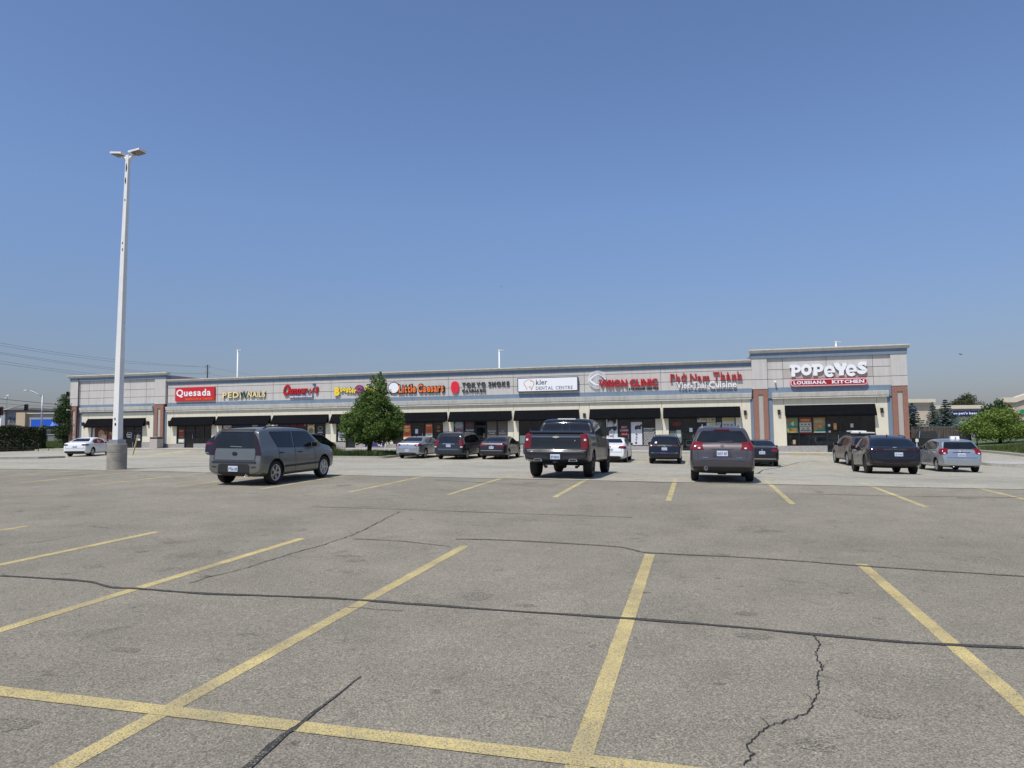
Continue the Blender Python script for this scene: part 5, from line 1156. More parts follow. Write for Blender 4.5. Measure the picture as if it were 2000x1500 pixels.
# 1 boxy grey
P_GREY = paint('grey_green_metallic', (.19, .193, .178), .6, .30)
c = Car('parked_car', 'boxy grey hatchback with roof rails and smoked tall tail lights parked nearest the lamp post', 'car', dict(BOXY, ptext='FTSA 331'), P_GREY, 18.05, -12.36, 1.8)
c.rails(.45, 2.45, .56, .045); c.disc('badge', 0, .88, .075, .055, M_BLACK); mb = MB(); mb.box(c.rx(0, .88)-.018, c.rx(0, .88)-.015, -.035, .035, .875, .90); c.put('badge_mark', mb, M_CHROME)
mb = MB(); mb.add([(.10, -.55, 1.475), (.30, -.57, 1.56), (.30, .57, 1.56), (.10, .55, 1.475), (.12, -.55, 1.455), (.32, -.57, 1.52), (.32, .57, 1.52), (.12, .55, 1.455)], [(0, 1, 2, 3), (4, 7, 6, 5), (0, 4, 5, 1), (3, 2, 6, 7), (0, 3, 7, 4), (1, 5, 6, 2)]); c.decal('spoiler', sym([(.55, 1.475), (.52, 1.545)]), 'R', M_BLACK, .02)
c.decal('rear_wiper', [(-.22, 1.06), (.16, 1.075), (.16, 1.088), (-.22, 1.075)], 'R', M_STEEL, .014); c.exhaust(-.42, .28)
mb = MB(); mb.box(1.3, 1.36, -.06, .06, 1.6, 1.7); 
# 2 pickup
P_TRK = paint('dark_slate_metallic', (.006, .0075, .010), .1, .38)
c = Car('pickup_truck', 'dark slate crew cab pickup truck with red tail lights seen from behind', 'pickup truck', dict(TRUCK, ptext='BF 88642'), P_TRK, 22.95, -4.22, 0.5, lift=.0)
c.decal('tailgate_trim', sym([(.76, 1.25), (.78, 1.30)]), 'R', paint('slate_trim', (.16, .18, .21), .8, .3), .012); c.rtext('CHEVROLET', .66, -.66, 1.13, .07, paint('embossed_letters', (.030, .036, .045), .5, .35))
mb = MB(); x = c.rx(0, 1.25)-.03; mb.box(x, x+.02, -.10, .10, 1.245, 1.285); mb.box(x-.002, x+.018, -.04, .04, 1.232, 1.298); c.put('badge', mb, plain('pale_gold', (.7, .66, .5), .3, .6))
mb = MB(); x = c.rx(.0, 1.38); mb.add([(.10, -.86, 1.42), (.24, -.86, 1.455), (.24, .86, 1.455), (.10, .86, 1.42), (.10, -.86, 1.39), (.24, -.86, 1.40), (.24, .86, 1.40), (.10, .86, 1.39)], [(0, 1, 2, 3), (4, 7, 6, 5), (0, 4, 5, 1), (3, 2, 6, 7), (0, 3, 7, 4), (1, 5, 6, 2)]); c.put('tailgate_cap', mb, P_TRK)
for s_ in (1, -1):
    mb = MB(); P = [(-.14, .52), (.14, .52), (.11, .60), (-.11, .60)]; o = [(s_*.55+a, b) for a, b in P]
    n = 4; vs = [(-.03, a, b) for a, b in o]+[(.15, a, b) for a, b in o]; mb.add(vs, [(0, 1, 2, 3), (7, 6, 5, 4)]+[(k, n+k, n+(k+1) % n, (k+1) % n) for k in range(n)]); c.put('exhaust_tip', mb, M_STEEL)
    mb = MB(); mb.box(-.034, -.031, s_*.55-.10, s_*.55+.10, .535, .585); c.put('exhaust_opening', mb, M_BLACK)
    mb = MB(); mb.tube([(1.05, s_*.55, .62), (1.0, s_*.56, .33)], [.03, .03], 8); mb.box(.95, 1.08, s_*.50-.03, s_*.50+.05, .28, .36); c.put('shock_absorber', mb, M_BLACK)
mb = MB(); mb.tube([(1.2, -.8, .415), (1.2, .8, .415)], .05, 8); mb.lathe([(.001, -.14), (.13, -.12), (.16, 0), (.13, .12), (.001, .14)], 12, 0, 'y', (1.2, 0, .415)); c.put('rear_axle', mb, M_BLACK)
mb = MB(); mb.box(.02, .3, -.09, .09, .48, .56); mb.box(-.05, .1, -.04, .04, .47, .54); c.put('tow_hitch', mb, M_BLACK)
mb = MB(); mb.box(1.9, 1.925, -.30, .30, 1.86, 1.90); c.put('brake_light', mb, M_CLEAR)
c.decal('badge', [(.72, .80), (.79, .80), (.77, .825), (.70, .825)], 'R', M_STEEL, .014); c.decal('window_seam', [(-.11, 1.47), (-.10, 1.47), (-.10, 1.80), (-.11, 1.80)], 'R', M_BLACK, .013)
c.decal('window_seam', [(.15, 1.47), (.14, 1.47), (.14, 1.80), (.15, 1.80)], 'R', M_BLACK, .013)
# 3 mauve crossover
P_MAUVE = paint('mauve_metallic', (.088, .075, .077), .55, .32)
TLR = [('tail_light', [(.58, .94), (.86, .93), (.86, 1.12), (.74, 1.15), (.68, 1.05)], 'R2', M_REDL), ('tail_light', [(.15, .93), (.30, .96), (.40, 1.10), (.16, 1.17), (.06, 1.15)], 'S2', M_REDL), ('reverse_light', [(.61, .96), (.67, .96), (.67, 1.0), (.61, 1.0)], 'R2', M_CLEAR)]
c = Car('parked_car', 'mauve grey crossover with big red tail lights and a single round exhaust on the left', 'car', dict(scale_spec(SUV, 4.66, 1.84, 1.67), deco=SUV['deco']+TLR+[('license_recess', sym([(.27, .74), (.24, .92)]), 'R', paint('mauve_dark', (.05, .042, .045), .5, .4)), ('tailgate_grip', sym([(.30, .955), (.31, .985)]), 'R', P_MAUVE)], ptext='BXRT 407', tw=.225), P_MAUVE, 22.45, .70, 0.5)
c.rails(.85, 2.6, .55, .05, M_STEEL); c.disc('badge', 0, 1.055, .05, .035, M_CHROME); c.rtext('ROGUE', .54, .40, .70, .024, M_CHROME); c.rtext('SL AWD', -.40, -.54, .70, .022, M_CHROME)
mb = MB(); mb.box(.50, .56, -.22, .22, 1.50, 1.535); c.put('brake_light', mb, M_REDL); c.exhaust(.46, .40, .055); c.antenna(.95)
mb = MB(); mb.tube([(.8, -.6, .36), (.8, .6, .36)], .04, 8); mb.box(.7, 1.0, -.12, .12, .20, .32); c.put('rear_axle', mb, M_BLACK)
c.decal('rear_wiper', [(-.30, 1.17), (.10, 1.16), (.10, 1.175), (-.30, 1.19)], 'R', M_BLACK, .014)
# 4 silver four door coupe beside the tree
P_SIL = paint('silver_metallic', (.42, .44, .45), .75, .28)
c = Car('parked_car', 'silver sedan parked beside the tree island', 'car', dict(SEDAN, ptext='BLWC 258', plate=(0, .52), deco=SEDAN['deco']+[('tail_light', [(.50, .84), (.88, .80), (.88, .94), (.62, .97)], 'R2', M_REDL), ('tail_light', [(.15, .82), (.34, .86), (.34, .93), (.05, .97)], 'S2', M_REDL), ('reverse_light', [(.62, .87), (.72, .86), (.72, .91), (.62, .92)], 'R2', M_CLEAR)]), P_SIL, 44.9, -18.35, 0); c.disc('badge', 0, .93, .05, .05, M_CHROME)
c.antenna(1.6)
# 5 minivan
c = Car('minivan', 'dark grey minivan with upright red tail lights between two sedans', 'minivan', dict(VAN, ptext='CESA 914'), paint('dark_grey_metallic', (.026, .031, .033), .4, .25), 44.4, -15.35, 0)
c.rtext('CARAVAN', .40, -.10, 1.02, .028, M_CHROME); c.rails(.6, 3.0, .72, .04, M_BLACK)
# 6 dark sedan
TLS = [('tail_light', [(.30, .86), (.90, .84), (.90, .93), (.36, .95)], 'R2', M_REDL), ('tail_light', [(.15, .84), (.30, .87), (.30, .92), (.05, .94)], 'S2', M_REDL)]
c = Car('parked_car', 'dark plum sedan with slim tail lights parked right of the minivan', 'car', dict(scale_spec(SEDAN, 4.85, 1.85, 1.47), deco=SEDAN['deco']+TLS+[('bumper_trim', sym([(.72, .56), (.72, .585)]), 'R', M_CHROME)], ptext='BVNK 663', plate=(0, .76)), paint('plum_metallic', (.022, .020, .028), .4, .25), 45.3, -12.75, 0)
c.disc('badge', 0, .90, .06, .03, M_BLUE)
# 7 mostly hidden
c = Car('parked_car', 'dark plum grey car mostly hidden behind the pickup truck', 'car', dict(scale_spec(SUV, 4.5, 1.80, 1.58), deco=SUV['deco']+TLR, plate=(0, .8)), paint('plum_grey_metallic', (.075, .065, .08), .5, .3), 45.3, -9.85, 0)
# 8 white sedan
P_WHT = paint('white_car_paint', (.74, .75, .75), .0, .3)
c = Car('parked_car', 'white sedan parked in front of the eye clinic beside the pickup truck', 'car', dict(scale_spec(SEDAN, 4.85, 1.83, 1.47), deco=SEDAN['deco']+[('tail_light', [(.50, .86), (.87, .82), (.87, .97), (.60, .99)], 'R2', M_REDL), ('tail_light', [(.15, .84), (.34, .88), (.34, .95), (.05, .99)], 'S2', M_REDL)], ptext='CHDF 520', plate=(0, .78)), P_WHT, 43.5, -4.95, 0)
c.antenna(1.7); c.disc('badge', 0, .95, .05, .05, M_CHROME)
# 9 black small suv
TLT = [('tail_light', [(.46, .96), (.84, .93), (.84, 1.07), (.56, 1.10)], 'R2', M_DARKL), ('tail_light', [(.15, .94), (.32, .98), (.32, 1.05), (.08, 1.10)], 'S2', M_DARKL), ('bumper_trim', sym([(.76, .62), (.76, .64)]), 'R', M_CHROME)]
c = Car('parked_car', 'small black suv with a white sticker in its rear window', 'car', dict(scale_spec(SUV, 4.5, 1.84, 1.66), deco=SUV['deco']+TLT, ptext='CAHL 337', plate=(0, .86)), paint('black_blue_metallic', (.008, .008, .013), .3, .2), 42.7, -1.80, 0)
c.rails(.8, 2.5, .60, .04, M_STEEL); c.decal('window_sticker', [(.42, 1.17), (.56, 1.17), (.50, 1.27), (.44, 1.26)], 'R', M_SIGNW, .014); c.disc('badge', 0, 1.03, .05, .05, M_CHROME)
# 10 black sedan
c = Car('parked_car', 'black sedan with a thin bright strip along its rear bumper near the brick pillar', 'car', dict(scale_spec(SEDAN, 4.64, 1.81, 1.43), deco=SEDAN['deco']+[('tail_light', [(.48, .80), (.87, .80), (.87, .93), (.56, .94)], 'R2', M_REDL), ('tail_light', [(.15, .80), (.28, .82), (.28, .92), (.05, .93)], 'S2', M_REDL), ('bumper_trim', sym([(.70, .40), (.70, .43)]), 'R', M_CHROME)], ptext='CMTP 182', plate=(0, .74)), paint('black_car_paint', (.008, .008, .010), .2, .15), 41.4, 3.35, 0)
c.disc('badge', 0, .88, .035, .035, M_CHROME)
# 11 grey suv with roof rack gear
c = Car('parked_car', 'grey suv carrying white boards on its roof rack, parked behind the dark coupe suv', 'car', dict(scale_spec(SUV, 4.95, 1.93, 1.70), deco=SUV['deco']+TLR, ptext='BRFW 771', spokes=10, wr=.37), paint('brown_grey_metallic', (.085, .082, .078), .6, .25), 43.4, 8.98, -3)
c.rails(.8, 2.8, .66, .07, M_BLACK, .02)
mb = MB(); z = c.tz(1.5, 0); mb.box(1.15, 1.22, -.62, .62, z+.05, z+.10); mb.box(2.2, 2.27, -.62, .62, z+.05, z+.10); c.put('roof_bar', mb, M_BLACK)
gx = c.root.matrix_world
mb = MB(); mb.box(.30, 1.9, -.62, .10, z+.105, z+.16); mb.box(.35, 1.5, -.20, .55, z+.165, z+.24); mb.box(.28, .5, .2, .6, z+.105, z+.155)
ob = link('roof_cargo', mkmesh('roof_cargo', mb, M_WHITE)); ob.matrix_world = gx @ Matrix.Translation((0, 0, 0)); tag(ob, 'white boards lying on the roof rack of the grey suv', 'roof cargo')
# 12 dark coupe suv
TLQ = [('tail_light', [(.42, .93), (.90, .92), (.90, 1.03), (.46, 1.03)], 'R2', M_DARKL), ('tail_light', [(.15, .92), (.34, .95), (.34, 1.02), (.06, 1.03)], 'S2', M_DARKL), ('light_bar', sym([(.42, .965), (.42, .995)]), 'R', M_BLACK), ('bumper_insert', [(.44, .36), (.84, .40), (.84, .54), (.50, .50)], 'R2', M_LOW), ('bumper_trim', sym([(.80, .565), (.80, .58)]), 'R', M_DARKL)]
COUPE = scale_spec(SUV, 4.95, 1.98, 1.64)
COUPE['top'] = [(0, .58), (.03, .74), (.08, .98), (.14, 1.08), (.30, 1.13), (.85, 1.40), (1.1, 1.49), (1.6, 1.59), (2.2, 1.64), (2.8, 1.61), (3.15, 1.53), (3.95, 1.11), (4.15, 1.05), (4.62, .95), (4.84, .80), (4.92, .64), (4.95, .48)]
COUPE['glass'] = [[(1.05, 1.20), (1.25, 1.12), (1.5, 1.10), (1.5, 1.36), (1.3, 1.34)], [(1.57, 1.09), (2.45, 1.05), (2.45, 1.49), (1.57, 1.38)], [(2.51, 1.05), (3.6, 1.01), (3.05, 1.42), (2.51, 1.49)]]
COUPE['rwin'] = sym([(.66, 1.14), (.72, 1.17), (.60, 1.37), (.54, 1.42)])
c = Car('parked_car', 'dark blue black coupe suv with a full width dark light bar and black wheels', 'car', dict(COUPE, deco=SUV['deco']+TLQ, ptext='CKVP 845', plate=(-.12, .80), wr=.38, rim=M_DALLOY, spokes=10, tw=.25), paint('night_blue_metallic', (.009, .0095, .013), .3, .24), 33.0, 7.78, 1.5)
c.rails(1.2, 3.0, .66, .03, M_BLACK); c.antenna(1.5); c.disc('badge', 0, 1.08, .08, .02, M_STEEL)
# 13 silver hatch with a roof sign
c = Car('parked_car', 'silver hatchback carrying a small white roof sign at the right end of the lot', 'car', dict(HATCH, ptext='AWKD 609', spokes=7), P_SIL, 37.85, 11.75, 0)
c.decal('rear_wiper', [(-.30, 1.09), (.10, 1.08), (.10, 1.092), (-.30, 1.105)], 'R', M_BLACK, .014); c.exhaust(.36, .26, .03); c.rtext('MATRIX', .52, .36, .93, .022, M_CHROME); c.disc('badge', 0, .96, .05, .03, M_CHROME)
gx = c.root.matrix_world; z = c.tz(.95, 0); mb = MB(); mb.prism([(-.10, z-.005), (.10, z-.005), (.07, z+.15), (-.07, z+.15)], -.18, .18)
mb.v = [(a+.15, b, d) for a, b, d in mb.v]
ob = link('roof_sign', mkmesh('roof_sign', mb, M_SIGNW)); ob.matrix_world = gx.copy(); tag(ob, 'small white roof sign on the silver hatchback', 'roof sign')
m2 = MB(); m2.prism([(.025, z+.05), (.045, z+.05), (.060, z+.10), (.04, z+.10)], -.04, .02); link('roof_sign_mark', mkmesh('roof_sign_mark', m2, M_PLTX), ob)
# 14 white sedan on the left
c = Car('moving_car', 'white sedan driving past behind the concrete lamp base on the left', 'car', dict(scale_spec(SEDAN, 4.46, 1.80, 1.42), deco=SEDAN['deco']+[('tail_light', [(.52, .84), (.87, .82), (.87, .93), (.56, .93)], 'R2', M_DARKL), ('tail_light', [(.15, .82), (.34, .84), (.34, .91), (.05, .93)], 'S2', M_DARKL), ('bumper_insert', sym([(.60, .24), (.72, .30), (.72, .40), (.64, .42)]), 'R', M_BLACK)], spokes=10, ptext='CPAX 226', plate=(0, .74)), P_WHT, 44.65, -45.15, -19, 'cars parked in the lot')
# 15, 16 dark suvs by the boxy hatchback
c = Car('parked_car', 'dark suv with a bright red tail light showing left of the boxy grey hatchback', 'car', dict(scale_spec(SUV, 4.7, 1.90, 1.68), deco=SUV['deco']+[('tail_light', [(.50, .98), (.90, .96), (.90, 1.12), (.66, 1.10)], 'R2', M_REDL), ('tail_light', [(.15, .96), (.36, 1.02), (.30, 1.08), (.08, 1.12)], 'S2', M_REDL), ('bumper_trim', [(.50, .42), (.84, .44), (.84, .50), (.56, .50)], 'R2', M_STEEL)], plate=(0, .8)), paint('dark_blue_metallic', (.022, .024, .038), .5, .22), 39.8, -28.95, 2)
c = Car('parked_car', 'black suv whose bonnet shows right of the boxy grey hatchback', 'car', dict(scale_spec(SUV, 4.7, 1.90, 1.66), deco=SUV['deco']+TLR, plate=(0, .8)), paint('black_suv_paint', (.008, .008, .009), .2, .15), 42.2, -25.45, 4)
# far cars on the right and left, beyond the verge and road
P_FW = paint('far_grey_paint', (.20, .21, .23), .6, .3)
def far_car(label, spec, mat, x, y, hd): return Car('parked_car', label, 'car', spec, mat, *uv(x, y), hd)
# ------------------------------------------------------------------ lot lamp
L_ = Lot('parking_lot_lamp', -20.72, 22.1, GU(22.1, -20.36), 'tall white square lamp post with two flat heads on a round concrete base', 'lamp post', 'tall white lamp posts of the lot')
z0 = GU(22.1, -20.36); v_, u_ = -20.72, 22.1; m = MB()
m.lathe([(.335, -.2), (.335, .30), (.325, .315), (.335, .33), (.335, .60), (.325, .615), (.335, .63), (.335, .78), (.325, .79), (.33, .80), (.33, .93), (.31, .95)], 32, 0, 'z', (v_, u_, z0)); L_.part('concrete_base', m, M_CONC2)
m = MB(); zt = 12.62
def sq(mb, z, w, lean): return [(v_+lean-w, u_-w, z), (v_+lean+w, u_-w, z), (v_+lean+w, u_+w, z), (v_+lean-w, u_+w, z)]
lv = [(z0+.95, .122, 0), (z0+4, .106, .01), (z0+8, .084, .05), (zt, .060, .12)]
for i, (z, w, ln) in enumerate(lv):
    m.v += sq(m, z, w, ln)
    if i: o = 4*(i-1); m.f += [(o+k, o+(k+1) % 4, o+4+(k+1) % 4, o+4+k) for k in range(4)]; m.m += [0]*4
m.f.append((0, 3, 2, 1)); m.m.append(0); o = 4*(len(lv)-1); m.f.append((o, o+1, o+2, o+3)); m.m.append(0)
L_.part('pole', m, M_WHITE)
m = MB(); m.box(v_-.20, v_+.20, u_-.20, u_+.20, z0+.951, z0+1.10); L_.part('base_cover', m, M_STEEL)
M_RUST = plain('rust_patch', (.035, .018, .014), .9, var=.3, scale=20)
for i, (zz, h, w) in enumerate(((zt-.50, .34, .028), (zt-1.0, .26, .024), (zt-1.75, .08, .025), (zt-3.4, .07, .022), (zt-3.65, .12, .018), (2.62, .10, .03), (2.43, .13, .035))):
    t = (zz-z0-.95)/(zt-z0-.95); ln = .12*max(0, t)**1.6; wd = .122-.062*t
    m = MB(); cx = v_+ln-wd*.2*(i % 2); P = [(cx+w*random.uniform(.7, 1.1)*cos(a), zz+h/2*random.uniform(.7, 1.1)*sin(a)) for a in [k*pi/5 for k in range(10)]]; extrude2d(m, P, [tuple(range(10))], u_-wd-.012, .02); L_.part('rust_patch', m, M_RUST)
for s_ in (-1, 1):
    m = MB(); m.tube([(v_+.12, u_, zt-.28), (v_+.12+s_*.10, u_, zt-.10), (v_+.12+s_*.30, u_, zt-.02)], [.06, .055, .045], 8); L_.part('arm', m, M_WHITE, smooth=True)
    m = MB(); a = v_+.12+s_*.16; b = v_+.12+s_*.66; zc = zt+.02
    vs = []
    for x in (a, b):
        k = .06 if x == b else 0
        vs += [(x, u_-.20, zc+k), (x, u_+.20, zc+k), (x, u_+.20, zc+k+.07), (x, u_-.20, zc+k+.07)]
    m.add(vs, [(0, 1, 2, 3), (7, 6, 5, 4), (0, 4, 5, 1), (1, 5, 6, 2), (2, 6, 7, 3), (3, 7, 4, 0)]); hd = L_.part('lamp_head', m, M_WHITE)
    m = MB(); vs = [(a+s_*.12, u_-.17, zc+.004), (a+s_*.12, u_+.17, zc+.004), (b-s_*.03, u_+.17, zc+.052), (b-s_*.03, u_-.17, zc+.052)]; m.add(vs+[(x, y, z-.02) for x, y, z in vs], [(0, 1, 2, 3), (7, 6, 5, 4), (0, 4, 5, 1), (1, 5, 6, 2), (2, 6, 7, 3), (3, 7, 4, 0)]); L_.part('lens', m, plain('lamp_lens', (.16, .13, .11), .3), hd)
# poles rising behind the roof
for px, ptop, Y, lab, arm in ((464.5, 684, 95, 'slim pale lamp post rising behind the roof left of the red script sign', 1), (975, 684, 90, 'slim pale lamp post rising behind the roof near the middle of the plaza', 1), (1632.5, 668, 82, 'slim pale lamp post rising behind the corner tower roof', 1)):
    T = at(px, ptop, Y); m = MB(); z0 = .4; m.tube([(0, 0, 0), (0, 0, T.z-z0)], [.13, .09], 8)
    r = empty('lamp_post', (T.x, T.y, z0)); tag(r, lab, 'lamp post', 'lamp posts behind the roof'); link('pole', mkmesh('pole', m, M_WHITE, True), r)
    m = MB(); h = T.z-z0; m.box(.0, .55, -.18, .18, h-.06, h+.02); m.box(-.15, .1, -.08, .08, h-.05, h+.08); link('lamp_head', mkmesh('lamp_head', m, M_WHITE), r)
# bin, yellow post
b_ = Lot('litter_bin', -48.35, 56.2, GU(56.2, -48.35)+.15, 'square beige litter bin with a dark hood in front of the brick pillar', 'litter bin'); z0 = GU(56.2, -48.35)+.15
m = MB(); m.box(-48.76, -47.94, 55.8, 56.6, z0, z0+.86); b_.part('bin_body', m, plain('bin_stone', (.42, .38, .34), .9, var=.15, scale=12))
m = MB(); m.box(-48.74, -47.96, 55.82, 56.58, z0+.861, z0+1.0); b_.part('bin_hood', m, M_BLACK); m = MB(); m.box(-48.80, -47.90, 55.76, 56.64, z0+1.001, z0+1.05); b_.part('bin_lid', m, M_STUC2)
q = Lot('warning_post', -42.35, 46.7, GU(46.7, -42.35), 'leaning yellow and white striped post beside the drive', 'post'); z0 = GU(46.7, -42.35)
m = MB(); m.bar((-42.35, 46.7, z0-.05), (-41.95, 46.75, z0+1.42), .075, .075); q.part('post_shaft', m, plain('post_yellow', (.55, .38, .05), .6, var=.2, scale=9))
m = MB(); m.bar((-42.28, 46.64, z0+.2), (-42.0, 46.68, z0+1.2), .035, .02); q.part('reflective_strip', m, M_WHITE)
m = MB(); m.bar((-41.95, 46.74, z0+1.38), (-41.90, 46.74, z0+1.62), .06, .05); q.part('post_cap', m, M_STEEL)
# banner under the tree
zb = GU(56, -27)+.16; q = Lot('lawn_banner', -26.4, 56.2, zb, 'dark blue banner with white words on a low white frame under the tree', 'banner')
m = MB(); m.box(-27.35, -25.55, 56.2, 56.23, zb+.12, zb+1.05); q.part('banner_sheet', m, plain('banner_blue', (.035, .03, .13), .5, var=.4, scale=3))
m = MB(); put_text(m, layout('NOW OPEN', .03), -27.25, -26.3, zb+.66, zb+.90, 56.19, 0); put_text(m, layout('JOIN TODAY', .02), -27.2, -26.5, zb+.46, zb+.55, 56.19, 0)
for a, b, c_, d in ((-26.15, .55, .11, .32), (-25.78, .5, .10, .28), (-26.05, .28, .10, .13), (-25.85, .22, .09, .12)): P = ell(a, zb+b, c_, d/1.3, 12); extrude2d(m, P, [tuple(range(12))], 56.188, 0)
q.part('banner_print', m, plain('banner_print', (.60, .52, .56), .5))
m = MB()
for x in (-27.4, -25.5): m.bar((x, 56.22, zb), (x, 56.22, zb+1.1), .035)
m.bar((-25.42, 56.0, zb), (-25.42, 56.3, zb+1.0), .03); m.bar((-27.4, 56.22, zb+1.1), (-25.5, 56.22, zb+1.1), .03); q.part('banner_frame', m, M_WHITE)

# ------------------------------------------------------------------ trees
def leaf_mesh(name, pts, size, mat, seed=1, flat_=0.):
    rnd = random.Random(seed); V = []; F = []
    for p, k in pts:
        a = rnd.uniform(0, 2*pi); tz_ = rnd.uniform(-1, 1)*(1-flat_)*1.2; sz = size*rnd.uniform(.6, 1.35)*k
        x = Vector((cos(a)*cos(tz_), sin(a)*cos(tz_), sin(tz_))); y = x.cross(Vector((rnd.uniform(-1, 1), rnd.uniform(-1, 1), rnd.uniform(.2, 1)))).normalized()
        o = len(V); V += [p-x*sz*.5, p+y*sz*.38, p+x*sz*.6, p-y*sz*.38]; F.append((o, o+1, o+2, o+3))
    me = bpy.data.meshes.new(name); me.from_pydata([tuple(v) for v in V], [], F); me.materials.append(mat); me.update(); return me
def limbs(mb, base, top, r0, n, spread, rnd, h0=.3):
    mb.tube([base, base+(top-base)*.5+Vector((rnd.uniform(-.1, .1), rnd.uniform(-.1, .1), 0)), top], [r0, r0*.6, r0*.12], 9); tips = []
    for i in range(n):
        t = h0+(1-h0)*(i+.5)/n*.95; p = base+(top-base)*t; a = i*2.4+rnd.uniform(-.4, .4); L = spread*(1-t*.75)*rnd.uniform(.7, 1.1)
        e = p+Vector((cos(a)*L, sin(a)*L, L*rnd.uniform(.25, .7))); m_ = (p+e)/2+Vector((0, 0, -.06*L))
        mb.tube([p, m_, e], [r0*.35*(1-t*.6), r0*.22*(1-t*.6), r0*.05], 6); tips.append((p, e))
    return tips
def broad_tree(name, label, base, H, trunk, prof, nclump, nleaf, size, mat, seed, group, squash=.8, cr=.55, lean=0., flat_=0.):
    """prof: (height, radius) of the crown outline; clumps of leaves scattered through it"""
    rnd = random.Random(seed); r = empty(name, base); tag(r, label, 'tree', group)
    mb = MB(); limbs(mb, Vector((0, 0, -.1)), Vector((lean, 0, H*.93)), trunk, 14, max(p[1] for p in prof)*.9, rnd, prof[0][0]/H)
    link('trunk', mkmesh('trunk', mb, M_BARK, True), r)
    pts = []; zs = [p[0] for p in prof]; wsum = [(prof[i+1][0]-prof[i][0])*(prof[i][1]+prof[i+1][1])**1.5 for i in range(len(prof)-1)]
    for i in range(nclump):
        k = rnd.random()*sum(wsum); j = 0
        while k > wsum[j] and j < len(wsum)-1: k -= wsum[j]; j += 1
        z = prof[j][0]+(prof[j+1][0]-prof[j][0])*rnd.random(); R_ = lerp(prof, z); a = rnd.uniform(0, 2*pi); q = rnd.random()**.42
        c_ = Vector((cos(a)*R_*q+lean*z/H, sin(a)*R_*q, z)); rad = cr*rnd.uniform(.6, 1.25)*(1 if R_ > cr else max(.3, R_/cr)); n = int(nleaf*rad/cr)
        for _ in range(n):
            d = Vector((rnd.gauss(0, 1), rnd.gauss(0, 1), rnd.gauss(0, squash))); d = d/max(.001, d.length)*rad*rnd.random()**.45; pts.append((c_+d, 1.))
    link('crown', leaf_mesh('crown', pts, size, mat, seed, flat_), r); return r
TZ = GU(46.4, -22.3)+.14; tx, ty = xy(46.4, -22.3)
broad_tree('maple_tree', 'green pointed maple tree growing from the kerbed island in front of the shops', (tx, ty, TZ), 5.75, .17,
  [(.95, 1.0), (1.25, 1.9), (1.85, 2.3), (2.5, 2.05), (3.2, 1.5), (4.0, 1.0), (4.6, .65), (5.2, .34), (5.8, .08)], 330, 95, .135, M_LEAF, 3, 'trees', lean=.75, cr=.36)
p = at(127, 868, 70); broad_tree('street_tree', 'dark green tree standing against the left end of the plaza', (p.x-.1, p.y, .95), 5.6, .13, [(1.0, .5), (1.6, .85), (2.6, .95), (4, .7), (5.0, .42), (5.6, .15)], 110, 95, .13, M_LEAF2, 5, 'trees', cr=.45)
p = at(1955, 868, 66); broad_tree('honey_locust_tree', 'wide bright green layered tree on the right verge in front of the pet shop', (p.x, p.y, .7), 3.2, .15, [(.5, 1.4), (.9, 2.4), (1.5, 2.75), (2.1, 2.3), (2.7, 1.4), (3.1, .5)], 150, 90, .14, M_LEAF3, 8, 'trees', .35, .75, 0, .5)
p = at(1920, 868, 62); broad_tree('honey_locust_tree', 'small bright green tree with a thin stem left of the wide layered tree', (p.x-.5, p.y, .65), 2.6, .05, [(.7, .5), (1.1, 1.1), (1.7, 1.2), (2.2, .8), (2.6, .3)], 36, 60, .13, M_LEAF3, 9, 'trees', .35, .6, 0, .5)
p = at(1958, 868, 92); broad_tree('pine_tree', 'dark rounded tree behind the bright layered tree near the right edge', (p.x-.4, p.y, .6), 5.1, .2, [(.6, 2.2), (1.6, 3.0), (3.0, 2.5), (4.2, 1.5), (5.0, .4)], 150, 70, .22, M_LEAF2, 10, 'trees', cr=.7)
p = at(1888, 800, 175); broad_tree('distant_tree', 'olive tree top showing above the pet shop roof', (p.x, p.y, .5), 9.9, .3, [(4.5, 3), (6.5, 4.0), (8.5, 3.0), (9.8, .8)], 150, 70, .28, leaf('olive_leaves', (.05, .06, .02), (.09, .095, .035)), 11, 'trees', cr=1.)
p = at(92, 850, 120); broad_tree('distant_tree', 'small dark round tree in front of the blue shop front far left', (p.x, p.y, .8), 3.3, .12, [(.4, 1.4), (1.5, 2.1), (2.6, 1.5), (3.2, .4)], 60, 50, .28, M_LEAF2, 12, 'trees', cr=.6)
p = at(8, 800, 190); broad_tree('distant_tree', 'dark tree behind the grey shop at the left edge', (p.x, p.y, .8), 9.3, .3, [(5.5, 2.2), (7.5, 2.4), (9.2, .8)], 110, 60, .3, leaf('rust_leaves', (.05, .045, .02), (.08, .06, .03)), 13, 'trees', cr=.9)
